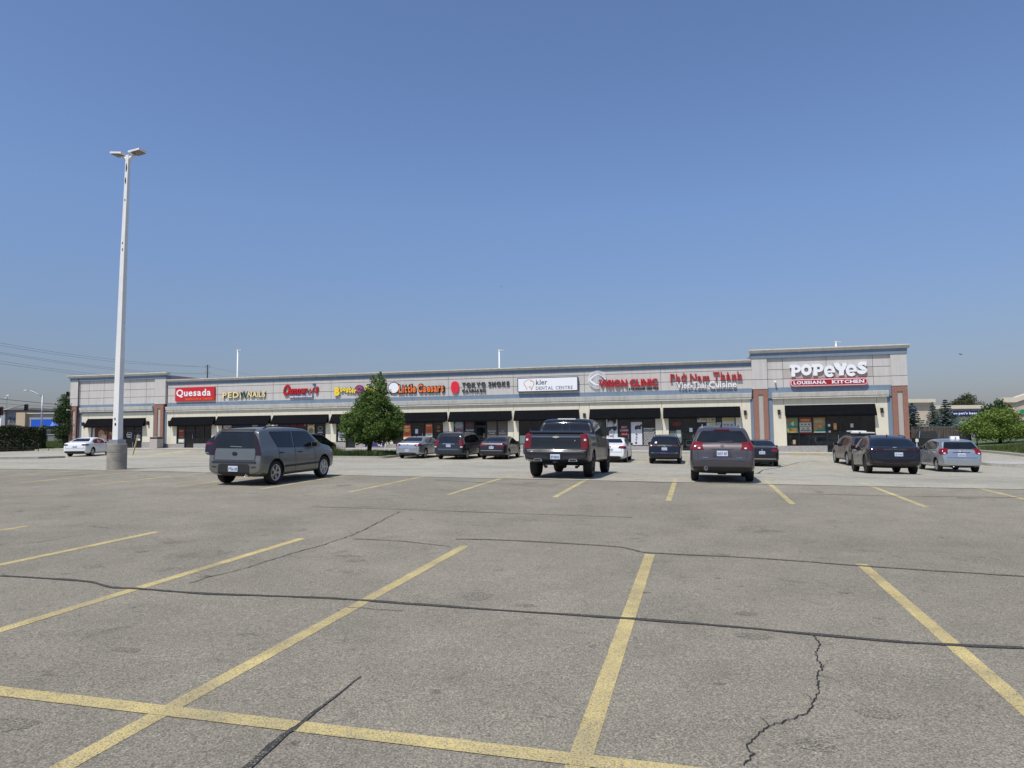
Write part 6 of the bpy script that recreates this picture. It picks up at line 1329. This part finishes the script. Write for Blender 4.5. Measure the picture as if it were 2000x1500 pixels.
def spruce(label, px, Y, ytop, ybase, wpx, seed):
    T = at(px, ytop, Y); base = at(px, ybase, Y); z0 = min(base.z, .6); H = T.z-z0; R_ = wpx/1400*Y/2; rnd = random.Random(seed)
    r = empty('spruce_tree', (T.x, T.y, z0)); tag(r, label, 'tree', 'trees'); mb = MB(); mb.tube([(0, 0, -.2), (0, 0, H*.98)], [.14, .01], 7); link('trunk', mkmesh('trunk', mb, M_BARK, True), r)
    pts = []; n = int(H/.24)
    for i in range(n):
        t = (i+.3)/n; z = H*(.06+.94*t); L = R_*(1-t)**.85*rnd.uniform(.85, 1.12)+.06; nb = max(5, int(13*(1-t)+4))
        for b in range(nb):
            a = 2*pi*b/nb+rnd.uniform(-.3, .3)+i; l = L*rnd.uniform(.75, 1.12)
            m_ = max(5, int(l*52))
            for k in range(m_):
                s_ = (k+rnd.random())/m_; w = .20*(1-s_*.55)*min(1, l)
                pts.append((Vector((cos(a)*l*s_+rnd.uniform(-w, w)*.8, sin(a)*l*s_+rnd.uniform(-w, w)*.8, z-.34*l*s_+.22*l*s_*s_+rnd.uniform(-.05, .03))), 1.))
    link('crown', leaf_mesh('crown', pts, .19, M_SPR, seed, .35), r)
spruce('bluish spruce tree cut off by the brick corner of the plaza', 1780, 84, 786, 868, 78, 21)
spruce('slender young spruce tree between the two larger ones', 1820.5, 86, 784, 868, 46, 22)
spruce('broad bluish spruce tree behind the middle of the timber fence', 1846, 84, 779, 868, 84, 23)
# hedge on the left
hg = Lot('hedge', -66, 62, .9, 'long dark clipped hedge behind the black railings at the left edge', 'hedge'); rnd = random.Random(4)
p0 = at(86, 868, 69.5); p1 = at(-60, 868, 66); dx = Vector((p1.x-p0.x, p1.y-p0.y, 0)); Lh = dx.length; dx.normalize(); dy = Vector((-dx.y, dx.x, 0)); ht = at(60, 835, 69).z-.95
bpy.data.objects.remove(hg.root); r = empty('hedge', (p0.x, p0.y, .95), math.atan2(dx.y, dx.x)); tag(r, 'long dark clipped hedge behind the black railings at the left edge', 'hedge')
pts = []
for _ in range(26000):
    x = rnd.uniform(0, Lh); y = rnd.uniform(-1, 1); z = rnd.uniform(0, 1); s_ = rnd.choice('tfb' if rnd.random() < .9 else 'e')
    if s_ == 't': z = 1
    elif s_ == 'f': y = -1
    elif s_ == 'b': y = 1
    else: x = 0
    e = max(0, 1-x/.5)
    pts.append((Vector((x+rnd.gauss(0, .05), y*.9*(1-.35*e)*(1-.12*z)+rnd.gauss(0, .06), z*(ht-.08*sin(x*1.7))*(1-.08*e)+rnd.gauss(0, .05))), 1.))
link('foliage', leaf_mesh('foliage', pts, .13, M_HEDGE, 4), r)
mb = MB(); mb.box(.25, Lh-.2, -.72, .72, -.2, ht-.18); link('inner_growth', mkmesh('inner_growth', mb, M_HEDGE), r)
# railings in front of the hedge
zr = .93
r0 = at(75, 876, 66); rr_ = empty('railing', (r0.x, r0.y, G(r0.x, r0.y)+.12)); tag(rr_, 'black tubular railings with sloping bars on the kerb at the far left', 'railing')
mb = MB(); d = Vector((-1, -.27, 0)).normalized()
for k in range(5):
    a = d*k*1.22; mb.tube([a+Vector((0, 0, -.1)), a+Vector((0, 0, .62))], .035, 6)
    if k < 4:
        b = d*(k+1)*1.22
        for h in (.10, .28): mb.tube([a+Vector((0, 0, h)), b+Vector((0, 0, h))], .02, 6)
        mb.tube([a+Vector((0, 0, .62)), a+d*.7+Vector((0, 0, .98))], .022, 6)
link('bars', mkmesh('bars', mb, M_BLACK, True), rr_)
# ------------------------------------------------------------------ grass and planting (uncountable)
def tufts(name, region, n, h, w, mat, hf, seed, label, cat='grass'):
    rnd = random.Random(seed); V = []; F = []
    for _ in range(n):
        u, v = region(rnd); p = P3(u, v, hf(u, v)); hh = h*rnd.uniform(.5, 1.4)
        for b in range(3):
            a = rnd.uniform(0, 2*pi); e = Vector((cos(a), sin(a), 0)); q = p+Vector((rnd.uniform(-.06, .06), rnd.uniform(-.06, .06), 0)); o = len(V)
            V += [q-e*w, q+e*w, q+Vector((rnd.uniform(-.4, .4)*hh, rnd.uniform(-.4, .4)*hh, hh))]; F.append((o, o+1, o+2))
    me = bpy.data.meshes.new(name); me.from_pydata([tuple(x) for x in V], [], F); me.materials.append(mat); o = link(name, me); return tag(o, label, cat, None, 'stuff')
tufts('grass', lambda r: (r.uniform(50.1, 66), 21.9+r.random()**.8*24), 30000, .34, .018, M_BLADE, lambda u, v: verge_h(u, v)-.02, 31, 'long unmown grass on the verge at the right')
tufts('grass', lambda r: (r.uniform(55.6, 72), r.uniform(-80, -59.8)), 22000, .09, .016, leaf('lawn_blades', (.07, .11, .025), (.13, .17, .045)), lambda u, v: lawn_h(u, v)-.01, 32, 'mown grass on the lawn left of the plaza')
isl = lambda u, v: .14
tufts('ground_cover', lambda r: (r.uniform(43.9, 47.9), r.triangular(-25.0, -20.2, -21.2) if r.random() < .6 else r.uniform(-24.8, -20.2)), 3600, .22, .028, M_LEAF2, isl, 33, 'low green planting and weeds on the kerbed island under the tree', 'plants')
# clumps of ornamental grass on the island
for i, (u, v, h) in enumerate(((44.6, -23.9, .62), (44.8, -22.4, .42), (44.5, -21.0, .40))):
    rnd = random.Random(60+i); V = []; F = []
    for k in range(520):
        a = rnd.uniform(0, 2*pi); q = Vector((rnd.gauss(0, .30), rnd.gauss(0, .25), 0)); hh = h*rnd.uniform(.5, 1.2); o = len(V); e = Vector((cos(a), sin(a), 0))*.016
        V += [q-e, q+e, q+Vector((rnd.uniform(-.5, .5)*hh, rnd.uniform(-.5, .5)*hh, hh))]; F.append((o, o+1, o+2))
    me = bpy.data.meshes.new('grass_clump'); me.from_pydata([tuple(x) for x in V], [], F); me.materials.append(M_BLADE); o = link('grass_clump', me); o.location = P3(u, v, .14)
    tag(o, ['tallest grass clump at the left end of the kerbed island', 'middle grass clump on the kerbed island, left of the tree trunk', 'grass clump right of the tree trunk on the kerbed island'][i], 'plant', 'grass clumps on the island')

# ------------------------------------------------------------------ right side: timber enclosure, skip, pet shop
fz = .3
def pfence(name, label, pa, pb, ztop, z0, side=-1):
    a = Vector((pa[0], pa[1], 0)); b = Vector((pb[0], pb[1], 0)); L = (b-a).length; r = empty(name, (a.x, a.y, z0), math.atan2(b.y-a.y, b.x-a.x)); tag(r, label, 'fence', 'timber fences of the bin enclosure')
    rnd = random.Random(int(L*100)); mb = MB(); x = 0
    while x < L-.02: w = .14; mb.box(x+.004, min(L, x+w-.004), rnd.uniform(-.004, .004), .022, 0, ztop-z0-rnd.uniform(0, .03)); x += w
    link('boards', mkmesh('boards', mb, M_WOOD), r); k = 0
    n = max(1, round(L/2.4))
    for i in range(n+1):
        mb = MB(); x = L*i/n; mb.box(x-.06, x+.06, .03, .15, -.2, ztop-z0+.06); link('post', mkmesh('post', mb, M_WOOD), r)
    mb = MB(); mb.box(0, L, -.03, .16, ztop-z0+.061, ztop-z0+.11); mb.box(0, L, .024, .08, .4, .5); mb.box(0, L, .024, .08, ztop-z0-.4, ztop-z0-.3); link('rail', mkmesh('rail', mb, plain('grey_timber', (.16, .145, .125), .9, var=.3, scale=6)), r)
zt_ = at(1840, 834.5, 66).z
A1 = at(1781, 860, 61); A2 = at(1892, 860, 66.5); A3 = at(1826, 860, 70)
pfence('timber_fence', 'grey rear timber fence of the bin enclosure under the spruces', (at(1806, 850, 70).x, 70), (at(1895, 850, 70).x, 70), at(1850, 834.5, 70).z, .3)
pfence('timber_fence', 'brown timber fence gate left of the open skip', (at(1784, 850, 62).x, 62), (at(1803, 850, 62.5).x, 62.5), at(1795, 836, 62).z, .3)
pfence('timber_fence', 'streaky brown timber fence panel right of the open skip', (at(1829, 850, 63).x, 63), (at(1872, 850, 64).x, 64), at(1850, 836.5, 63).z, .3)
pfence('timber_fence', 'short grey timber fence panel at the right end of the enclosure', (at(1872, 850, 64).x, 64.05), (at(1897, 850, 68).x, 68), at(1890, 837, 66).z, .3)
s0 = at(1814, 868, 60.5); r = empty('waste_skip', (s0.x, s0.y, .25), -.1); tag(r, 'dark metal waste container with its lid propped open beside the timber fence', 'waste container')
mb = MB(); mb.prism([(-1.0, 0), (.95, 0), (1.1, 1.05), (-1.1, 1.05)], -.6, .6); link('container', mkmesh('container', mb, plain('skip_metal', (.02, .024, .022), .6, .3, var=.3, scale=4)), r)
mb = MB(); mb.add([(-.9, .55, 1.06), (1.0, .55, 1.06), (1.0, .75, 1.62), (-.5, .75, 1.62), (-.9, .60, 1.06), (1.0, .60, 1.06), (1.0, .80, 1.62), (-.5, .80, 1.62)], [(0, 1, 2, 3), (7, 6, 5, 4), (0, 4, 5, 1), (1, 5, 6, 2), (2, 6, 7, 3), (3, 7, 4, 0)]); link('lid', mkmesh('lid', mb, M_BLACK), r)
mb = MB(); mb.bar((-.95, -.5, 1.05), (-.35, .7, 1.6), .05); link('lid_strut', mkmesh('lid_strut', mb, M_STEEL), r)
s0 = at(1791, 872, 58); r = empty('small_sign_post', (s0.x, s0.y, .2)); tag(r, 'thin white marker post with a small plate in front of the skip', 'marker post'); mb = MB(); mb.tube([(0, 0, 0), (0, 0, 1.1)], .03, 6); link('post', mkmesh('post', mb, M_WHITE), r); mb = MB(); mb.box(-.12, .12, -.05, -.035, .8, 1.05); link('plate', mkmesh('plate', mb, M_WHITE), r)
# pet shop
M_BEIGE = plain('beige_stucco', (.56, .48, .36), .9, var=.04, scale=.6); M_BEIGE2 = plain('pale_trim', (.66, .60, .47), .9, var=.04, scale=.6)
YP = 150.
def X_(px, Y=YP): return at(px, 850, Y).x
def Z_(py, px=1880, Y=YP): return at(px, py, Y).z
r = empty('pet_shop', (X_(1890), YP, .3)); tag(r, 'long beige shop building with stepped parapets beyond the right verge', 'building'); ox, oy, oz = r.location
def bp(name, x0, x1, y0, y1, z0, z1, mat, par=None):
    mb = MB(); mb.box(x0-ox, x1-ox, y0-oy, y1-oy, z0-oz, z1-oz); return link(name, mkmesh(name, mb, mat), par or r)
bp('wall', X_(1700), X_(1818), YP-1.2, YP+20, -.5, Z_(787, 1800), M_BEIGE); bp('cornice', X_(1700), X_(1820), YP-2.0, YP+20.4, Z_(787, 1800), Z_(780, 1800), M_BEIGE2); bp('trim_band', X_(1700), X_(1818.5), YP-1.35, YP-1.2, Z_(791, 1800), Z_(787.5, 1800), M_BEIGE2)
bp('wall', X_(1818), X_(1955), YP, YP+20, -.5, Z_(793), M_BEIGE); bp('cornice', X_(1819), X_(1953), YP-.6, YP+.0, Z_(798.5), Z_(791.5), M_BEIGE2)
mb = MB(); P = [(X_(1953), -.5), (X_(2080), -.5), (X_(2080), Z_(765, 1980)), (X_(2040), Z_(764, 1980)), (X_(2010), Z_(766, 1980)), (X_(1988), Z_(773, 1980)), (X_(1975), Z_(777, 1980)), (X_(1953), Z_(777, 1980))]
mb.prism([(a-ox, b-oz) for a, b in P], -1.5, -.6); link('wall', mkmesh('wall', mb, M_BEIGE), r)
mb = MB(); Pt = [(X_(1952), Z_(777, 1980)), (X_(1975), Z_(777, 1980)), (X_(1988), Z_(773, 1980)), (X_(2010), Z_(766, 1980)), (X_(2040), Z_(764, 1980)), (X_(2080), Z_(765, 1980))]; w_ = 9.5/1400*YP
mb.prism([(a-ox, b-oz+.01) for a, b in Pt]+[(a-ox, b-oz-w_) for a, b in Pt[::-1]], -2.0, -1.51); link('cornice', mkmesh('cornice', mb, M_BEIGE2), r)
bp('wall', X_(1956), X_(2080), YP-.5, YP+20, -.5, Z_(793), M_BEIGE); bp('shopfront_glass', X_(1800), X_(1950), YP-.08, YP-.01, .4, Z_(823), plain('pale_window', (.22, .34, .36), .3)); bp('canopy', X_(1868), X_(1906), YP-1.2, YP-.1, Z_(833), Z_(829.5), plain('pale_blue_canopy', (.30, .45, .62), .6))
mb = MB(); x = X_(1803); mb.add([(x-ox, -1.6, Z_(834, 1810)-oz), (X_(1822)-ox, -1.6, Z_(834, 1810)-oz), (X_(1811)-ox, -1.6, Z_(826, 1810)-oz), (x-ox, -1.3, Z_(834, 1810)-oz), (X_(1822)-ox, -1.3, Z_(834, 1810)-oz), (X_(1811)-ox, -1.3, Z_(826, 1810)-oz)], [(0, 1, 2), (5, 4, 3), (0, 3, 4, 1), (1, 4, 5, 2), (2, 5, 3, 0)]); link('gable_sign', mkmesh('gable_sign', mb, plain('pale_blue_gable', (.32, .46, .60), .6)), r)
q = empty('banner_sign', (X_(1890), YP-.3, Z_(808))); tag(q, 'long navy banner sign with white lowercase words on the beige pet shop', 'shop sign'); mb = MB(); mb.box(X_(1858)-ox, X_(1926)-ox, -.12, .12, (Z_(813.5)-Z_(802.5))/2, (Z_(802.5)-Z_(813.5))/2)
me = mkmesh('sign_board', mb, plain('banner_navy', (.012, .022, .11), .5), False, (X_(1890)-ox, 0, 0)); link('sign_board', me, q)
mb = MB(); put_text(mb, layout("our", .06, .06), X_(1862)-X_(1890), X_(1870)-X_(1890), -.22, .16, -.14, .01); put_text(mb, layout("pet's best life", .05, .06, False, .3), X_(1872)-X_(1890), X_(1923)-X_(1890), -.30, .36, -.14, .01); link('lettering', mkmesh('lettering', mb, M_SIGNW), q)
q = empty('letter_sign', (X_(1995), YP-1.6, Z_(804, 1990))); tag(q, 'green raised letters cut off at the right edge on the beige parapet', 'shop sign'); mb = MB(); put_text(mb, layout('ollarama', .08, .04), -1.3, 7., -.45, .75, -.2, .15); link('lettering', mkmesh('lettering', mb, plain('letter_green_bright', (.02, .26, .13), .5)), q)
q = empty('panel_sign', (X_(1776), YP-1.4, Z_(800, 1776))); tag(q, 'purple blue panel sign just right of the brick corner', 'shop sign'); mb = MB(); mb.box(X_(1740)-X_(1776), X_(1784)-X_(1776), -.1, .1, -.6, .6); link('sign_board', mkmesh('sign_board', mb, plain('panel_violet', (.05, .04, .20), .5)), q)
# cars and shapes beyond the verge
for i, (px, Y, sp_c, colr, lab, hd) in enumerate(((2012, 84, SEDAN, (.015, .017, .022), 'black car parked beyond the verge at the right edge', 75), (1925, 120, SUV, (.10, .10, .11), 'grey suv parked far away behind the small bright tree', 80), (1868, 120, SEDAN, (.45, .46, .47), 'pale car parked far behind the timber enclosure', 80), (1990, 118, SUV, (.35, .36, .38), 'silver grey suv far away between the right hand trees', 80))):
    p = at(px, 860, Y); Car('distant_car', lab, 'car', dict(sp_c, deco=[]), paint('far_paint_%d' % i, colr, .4, .25), *uv(p.x, p.y), hd, group='cars far beyond the verge', lift=.25 if Y < 100 else .0)
# ------------------------------------------------------------------ left side: street, shops, lights, wires
YL = 170.
r = empty('grey_shop', (at(20, 850, YL).x, YL, .6)); tag(r, 'grey rendered shop building with a dark hipped roof at the far left', 'building'); ox, oy, oz = r.location
XL = lambda px, Y=YL: at(px, 830, Y).x
ZL = lambda py, px=30, Y=YL: at(px, py, Y).z
bp('wall', XL(-60), XL(55), YL, YL+18, -.5, ZL(801), plain('grey_render', (.25, .25, .27), .9, var=.05, scale=.5)); bp('wall_pier', XL(1), XL(12), YL-.5, YL, -.5, ZL(803), plain('pale_grey_render', (.34, .34, .36), .9)); bp('base_band', XL(-60), XL(55), YL-.2, YL-.01, -.5, ZL(827), plain('dark_band', (.14, .13, .12), .9))
mb = MB(); a, b, z0, z1 = XL(-62)-ox, XL(58)-ox, ZL(801)-oz, ZL(795.5)-oz; mb.add([(a, -1, z0), (b, -1, z0), (b, 19, z0), (a, 19, z0), (a+1, 3, z1), (b-1.5, 3, z1), (b-1.5, 15, z1), (a+1, 15, z1)], [(0, 3, 2, 1), (4, 5, 6, 7), (0, 1, 5, 4), (1, 2, 6, 5), (2, 3, 7, 6), (3, 0, 4, 7)]); link('roof', mkmesh('roof', mb, plain('dark_roof', (.09, .08, .075), .9)), r)
q = empty('script_sign', (XL(26), YL-.2, ZL(818))); tag(q, 'dark navy script lettering on the grey shop wall', 'shop sign'); mb = MB(); put_text(mb, layout('Aroma', .05, .02), XL(16)-XL(26), XL(37)-XL(26), -.35, .5, -.15, .1, shear=.3); link('lettering', mkmesh('lettering', mb, C_NAVY), q)
r = empty('beige_shop', (XL(60), 160, .6)); tag(r, 'low beige shop building with a bright blue awning panel behind the hedge', 'building'); ox, oy, oz = r.location
XB = lambda px: at(px, 830, 160).x
ZB = lambda py, px=80: at(px, py, 160).z
bp('wall', XB(35.5), XB(53), 159.2, 172, -.5, ZB(805.5), plain('tan_render', (.52, .41, .28), .9, var=.03, scale=.5)); bp('wall', XB(53), XB(150), 160, 172, -.5, ZB(808), plain('olive_beige_render', (.40, .37, .28), .9, var=.03, scale=.5)); bp('cornice', XB(53), XB(150), 159.6, 172.2, ZB(808), ZB(806.3), M_BEIGE2)
bp('blue_fascia', XB(63), XB(115), 159.5, 159.95, ZB(833), ZB(819), plain('bright_blue', (.015, .10, .55), .5)); bp('shopfront_glass', XB(63), XB(140), 159.8, 159.96, .4, ZB(833.2), M_SHOP)
mb = MB(); a, b = XB(108)-ox, XB(121)-ox; mb.add([(a, -.6, ZB(819)-oz), (b-.6, -.6, ZB(819)-oz), (b+.5, -1.8, ZB(832.5)-oz), (a, -1.8, ZB(832.5)-oz), (a, -.4, ZB(819)-oz), (b-.6, -.4, ZB(819)-oz), (b+.5, -1.6, ZB(832.5)-oz), (a, -1.6, ZB(832.5)-oz)], [(0, 1, 2, 3), (7, 6, 5, 4), (0, 4, 5, 1), (1, 5, 6, 2), (2, 6, 7, 3), (3, 7, 4, 0)]); link('awning', mkmesh('awning', mb, MATS['bright_blue']), r)
# low stone sign wall
p = at(88, 855, 92); r = empty('stone_wall', (p.x, p.y, .7)); tag(r, 'low grey stone wall with a pale coping and a taller end pier behind the lawn', 'wall'); mb = MB()
k = 92/1400; mb.box(0, 55*k, 0, .5, 0, at(100, 849.5, 92).z-.7); link('wall_face', mkmesh('wall_face', mb, plain('stone', (.20, .20, .20), .9, var=.35, scale=3)), r)
mb = MB(); mb.box(-.1, 55*k, -.08, .58, at(100, 849.5, 92).z-.7, at(100, 848, 92).z-.7); link('coping', mkmesh('coping', mb, M_CONC), r)
mb = MB(); mb.box(-5*k, 3*k, -.2, .8, 0, at(90, 841, 92).z-.7); link('pier', mkmesh('pier', mb, plain('stone_pier', (.27, .26, .24), .9, var=.3, scale=3)), r)
mb = MB(); mb.box(-5.6*k, 5*k, -.3, .9, at(90, 841, 92).z-.7, at(90, 839, 92).z-.7); link('pier_cap', mkmesh('pier_cap', mb, M_CONC), r)
# street lamp
Y = 110; B0 = at(80.5, 845, Y); T = at(82, 772, Y); r = empty('street_lamp', (B0.x, Y, .7)); tag(r, 'grey cobra head street lamp reaching left above the hedge', 'street lamp'); H = T.z-.7; k = Y/1400
mb = MB(); mb.tube([(0, 0, 0), (0, 0, H)], [.16, .09], 8); link('pole', mkmesh('pole', mb, M_STEEL, True), r)
mb = MB(); mb.tube([(0, 0, H-3*k), (-8*k, 0, H+2*k), (-16*k, 0, H+6*k), (-24*k, 0, H+9.2*k), (-30*k, 0, H+9.8*k)], .06, 6); link('arm', mkmesh('arm', mb, M_STEEL, True), r)
mb = MB(); mb.lathe([(.001, -.1), (.16, -.05), (.18, 0), (.001, .08)], 10); mb.v = [(a*2.2-34*k, b, c_+H+9.9*k) for a, b, c_ in mb.v]; link('lamp_head', mkmesh('lamp_head', mb, M_WHITE, True), r)
Y = 200; T = at(14, 772, Y); r = empty('lamp_post', (T.x, Y, .7)); tag(r, 'thin far lamp post with a small bright twin head above the grey shop', 'lamp post'); mb = MB(); mb.tube([(0, 0, 0), (0, 0, T.z-.7)], .06, 6); link('pole', mkmesh('pole', mb, M_STEEL), r); mb = MB(); mb.box(-.1, .6, -.2, .2, T.z-.9, T.z-.6); mb.box(-.5, -.1, -.2, .2, T.z-1.5, T.z-1.3); link('lamp_head', mkmesh('lamp_head', mb, M_SIGNW), r)
# traffic signals
def signal(label, px, py, Y, w, h, matb, face):
    c_ = at(px, py, Y); r = empty('traffic_signal', c_); tag(r, label, 'traffic light', 'traffic lights at the junction'); k = Y/1400; mb = MB(); mb.box(-w*k/2, w*k/2, -.15, .15, -h*k/2, h*k/2); link('housing', mkmesh('housing', mb, matb), r)
    for i in (-1, 0, 1):
        mb = MB(); mb.lathe([(.001, -.02), (.13, -.02), (.15, -.12), (.17, -.12), (.17, 0)], 12, 0, 'y', (0, -.16, i*h*k*.3)); link('lamp', mkmesh('lamp', mb, face), r)
    return r
signal('orange backed traffic light hanging on the horizontal arm above the beige shop', 51.5, 796, 105, 5.5, 13, plain('signal_rust', (.10, .04, .025), .6), M_BLACK)
signal('reddish traffic light cut by the left edge of the photo', 1.5, 803, 88, 6.5, 17, plain('signal_dark_red', (.12, .03, .02), .6), M_BLACK)
signal('yellow traffic light peeping out left of the plaza tower', 134, 770, 96, 6, 9, plain('signal_yellow', (.55, .32, .10), .6), M_BLACK)
a = at(-40, 812, 104); b = at(50, 790.5, 105.3); r = empty('signal_arm', (a.x, a.y, a.z)); tag(r, 'long pale signal arm reaching in from the left edge', 'signal arm'); mb = MB(); mb.tube([(0, 0, 0), b-a], [.10, .05], 6); mb.tube([(0, 0, 0), (0, 0, -a.z+.6)], .12, 8); link('mast', mkmesh('mast', mb, M_STEEL, True), r)
a = at(2.5, 840, 88); r = empty('pedestrian_pole', (a.x-.1, a.y, .8)); tag(r, 'white pole standing at the left edge under the reddish traffic light', 'pole'); mb = MB(); mb.tube([(0, 0, 0), (0, 0, at(1, 796, 88).z-.8)], .10, 8); link('mast', mkmesh('mast', mb, M_WHITE, True), r)
# utility pole and wires
Y = 190; T = at(405.5, 714.5, Y); k = Y/1400; r = empty('utility_pole', (T.x, Y, .5)); tag(r, 'distant utility pole with two short crossarms above the plaza roof', 'utility pole'); H = T.z-.5
mb = MB(); mb.tube([(0, 0, 0), (0, 0, H+.3)], .17, 7); link('pole', mkmesh('pole', mb, plain('pole_wood', (.09, .085, .08), .9)), r)
for dz in (-.3, -14*k): mb = MB(); mb.box(-4.5*k, 5*k, -.08, .08, H+dz-.08, H+dz+.08); mb.box(-4.5*k, -3.8*k, -.1, .1, H+dz+.08, H+dz+.35); mb.box(4.3*k, 5*k, -.1, .1, H+dz+.08, H+dz+.35); link('crossarm', mkmesh('crossarm', mb, M_STEEL), r)
M_WIRE = plain('power_cable', (.06, .065, .07), .7)
def wire(label, pts, r_=.016):
    P = [at(*p) for p in pts]; a = P[0]; mb = MB(); Q = catmull([tuple(p-a) for p in P], 8); mb.tube(Q, r_, 4, cap=False); o = link('power_line', mkmesh('power_line', mb, M_WIRE)); o.location = a; tag(o, label, 'power line', 'power lines left of the plaza')
wire('uppermost power line running down from the left edge to the utility pole', [(-30, 666, 95), (0, 670, 100), (120, 689.5, 118), (240, 704, 140), (330, 712, 165), (401, 717, 190)])
wire('second power line from the top running to the utility pole', [(-30, 671, 95), (0, 675, 100), (120, 693.5, 118), (240, 708, 140), (330, 714, 165), (410, 717, 190)])
wire('third power line from the top crossing behind the tall lamp post', [(-30, 684, 95), (0, 688, 100), (120, 706, 118), (240, 721, 140), (330, 728, 165), (401, 730, 190)])
wire('fourth power line from the top, close under the third', [(-30, 687, 95), (0, 691, 100), (120, 709, 118), (240, 724, 140), (330, 729.5, 165), (410, 730.5, 190)])
wire('fifth power line from the top dropping behind the plaza tower', [(-30, 701.5, 95), (0, 705, 100), (80, 717, 112), (160, 727.5, 124), (230, 735, 140)])
wire('sixth power line from the top dropping behind the plaza tower', [(-30, 706, 95), (0, 710, 100), (80, 721, 112), (150, 730.5, 124), (220, 738, 140)])
wire('power line sloping from the utility pole down to the roof on its right', [(410, 717, 190), (450, 725, 205), (500, 734, 220)]); wire('lower power line sloping right from the utility pole', [(410, 730.5, 190), (440, 736, 205), (480, 742, 220)])
wire('thick low cable crossing above the beige shop behind the street lamp', [(-20, 776, 100), (0, 779, 102), (60, 785, 108), (125, 791, 116)], .035); wire('thin low cable under the thick one above the beige shop', [(-20, 786, 100), (0, 788, 102), (60, 792, 108), (125, 796, 116)], .018)
wire('lowest cable just above the beige shop roof', [(58, 800, 130), (90, 803, 134), (125, 806, 138)], .03)
# birds
for px, py, s_, lab in ((1876, 692, 1., 'small dark bird flying right of the corner tower'), (978.5, 560, .4, 'tiny dark bird high above the middle of the roof')):
    p = at(px, py, 60); o = empty('bird', p); bpy.data.objects.remove(o); mb = MB()
    mb.add([(-.20, 0, .05), (-.05, -.03, .05), (.10, 0, -.02), (.22, 0, -.05), (.10, .04, .03), (-.04, .04, .07), (0, .25, .02), (-.06, -.25, .01), (.02, 0, -.03)], [(0, 1, 8), (1, 2, 8), (2, 3, 8), (3, 4, 2), (4, 5, 1), (5, 0, 1), (1, 4, 2), (1, 5, 6), (4, 6, 5), (1, 7, 2), (0, 5, 8)])
    mb.v = [(a*s_*.9, b*s_, c_*s_) for a, b, c_ in mb.v]; o = link('bird', mkmesh('bird', mb, M_BLACK)); o.location = p; tag(o, lab, 'bird', 'birds in the sky')
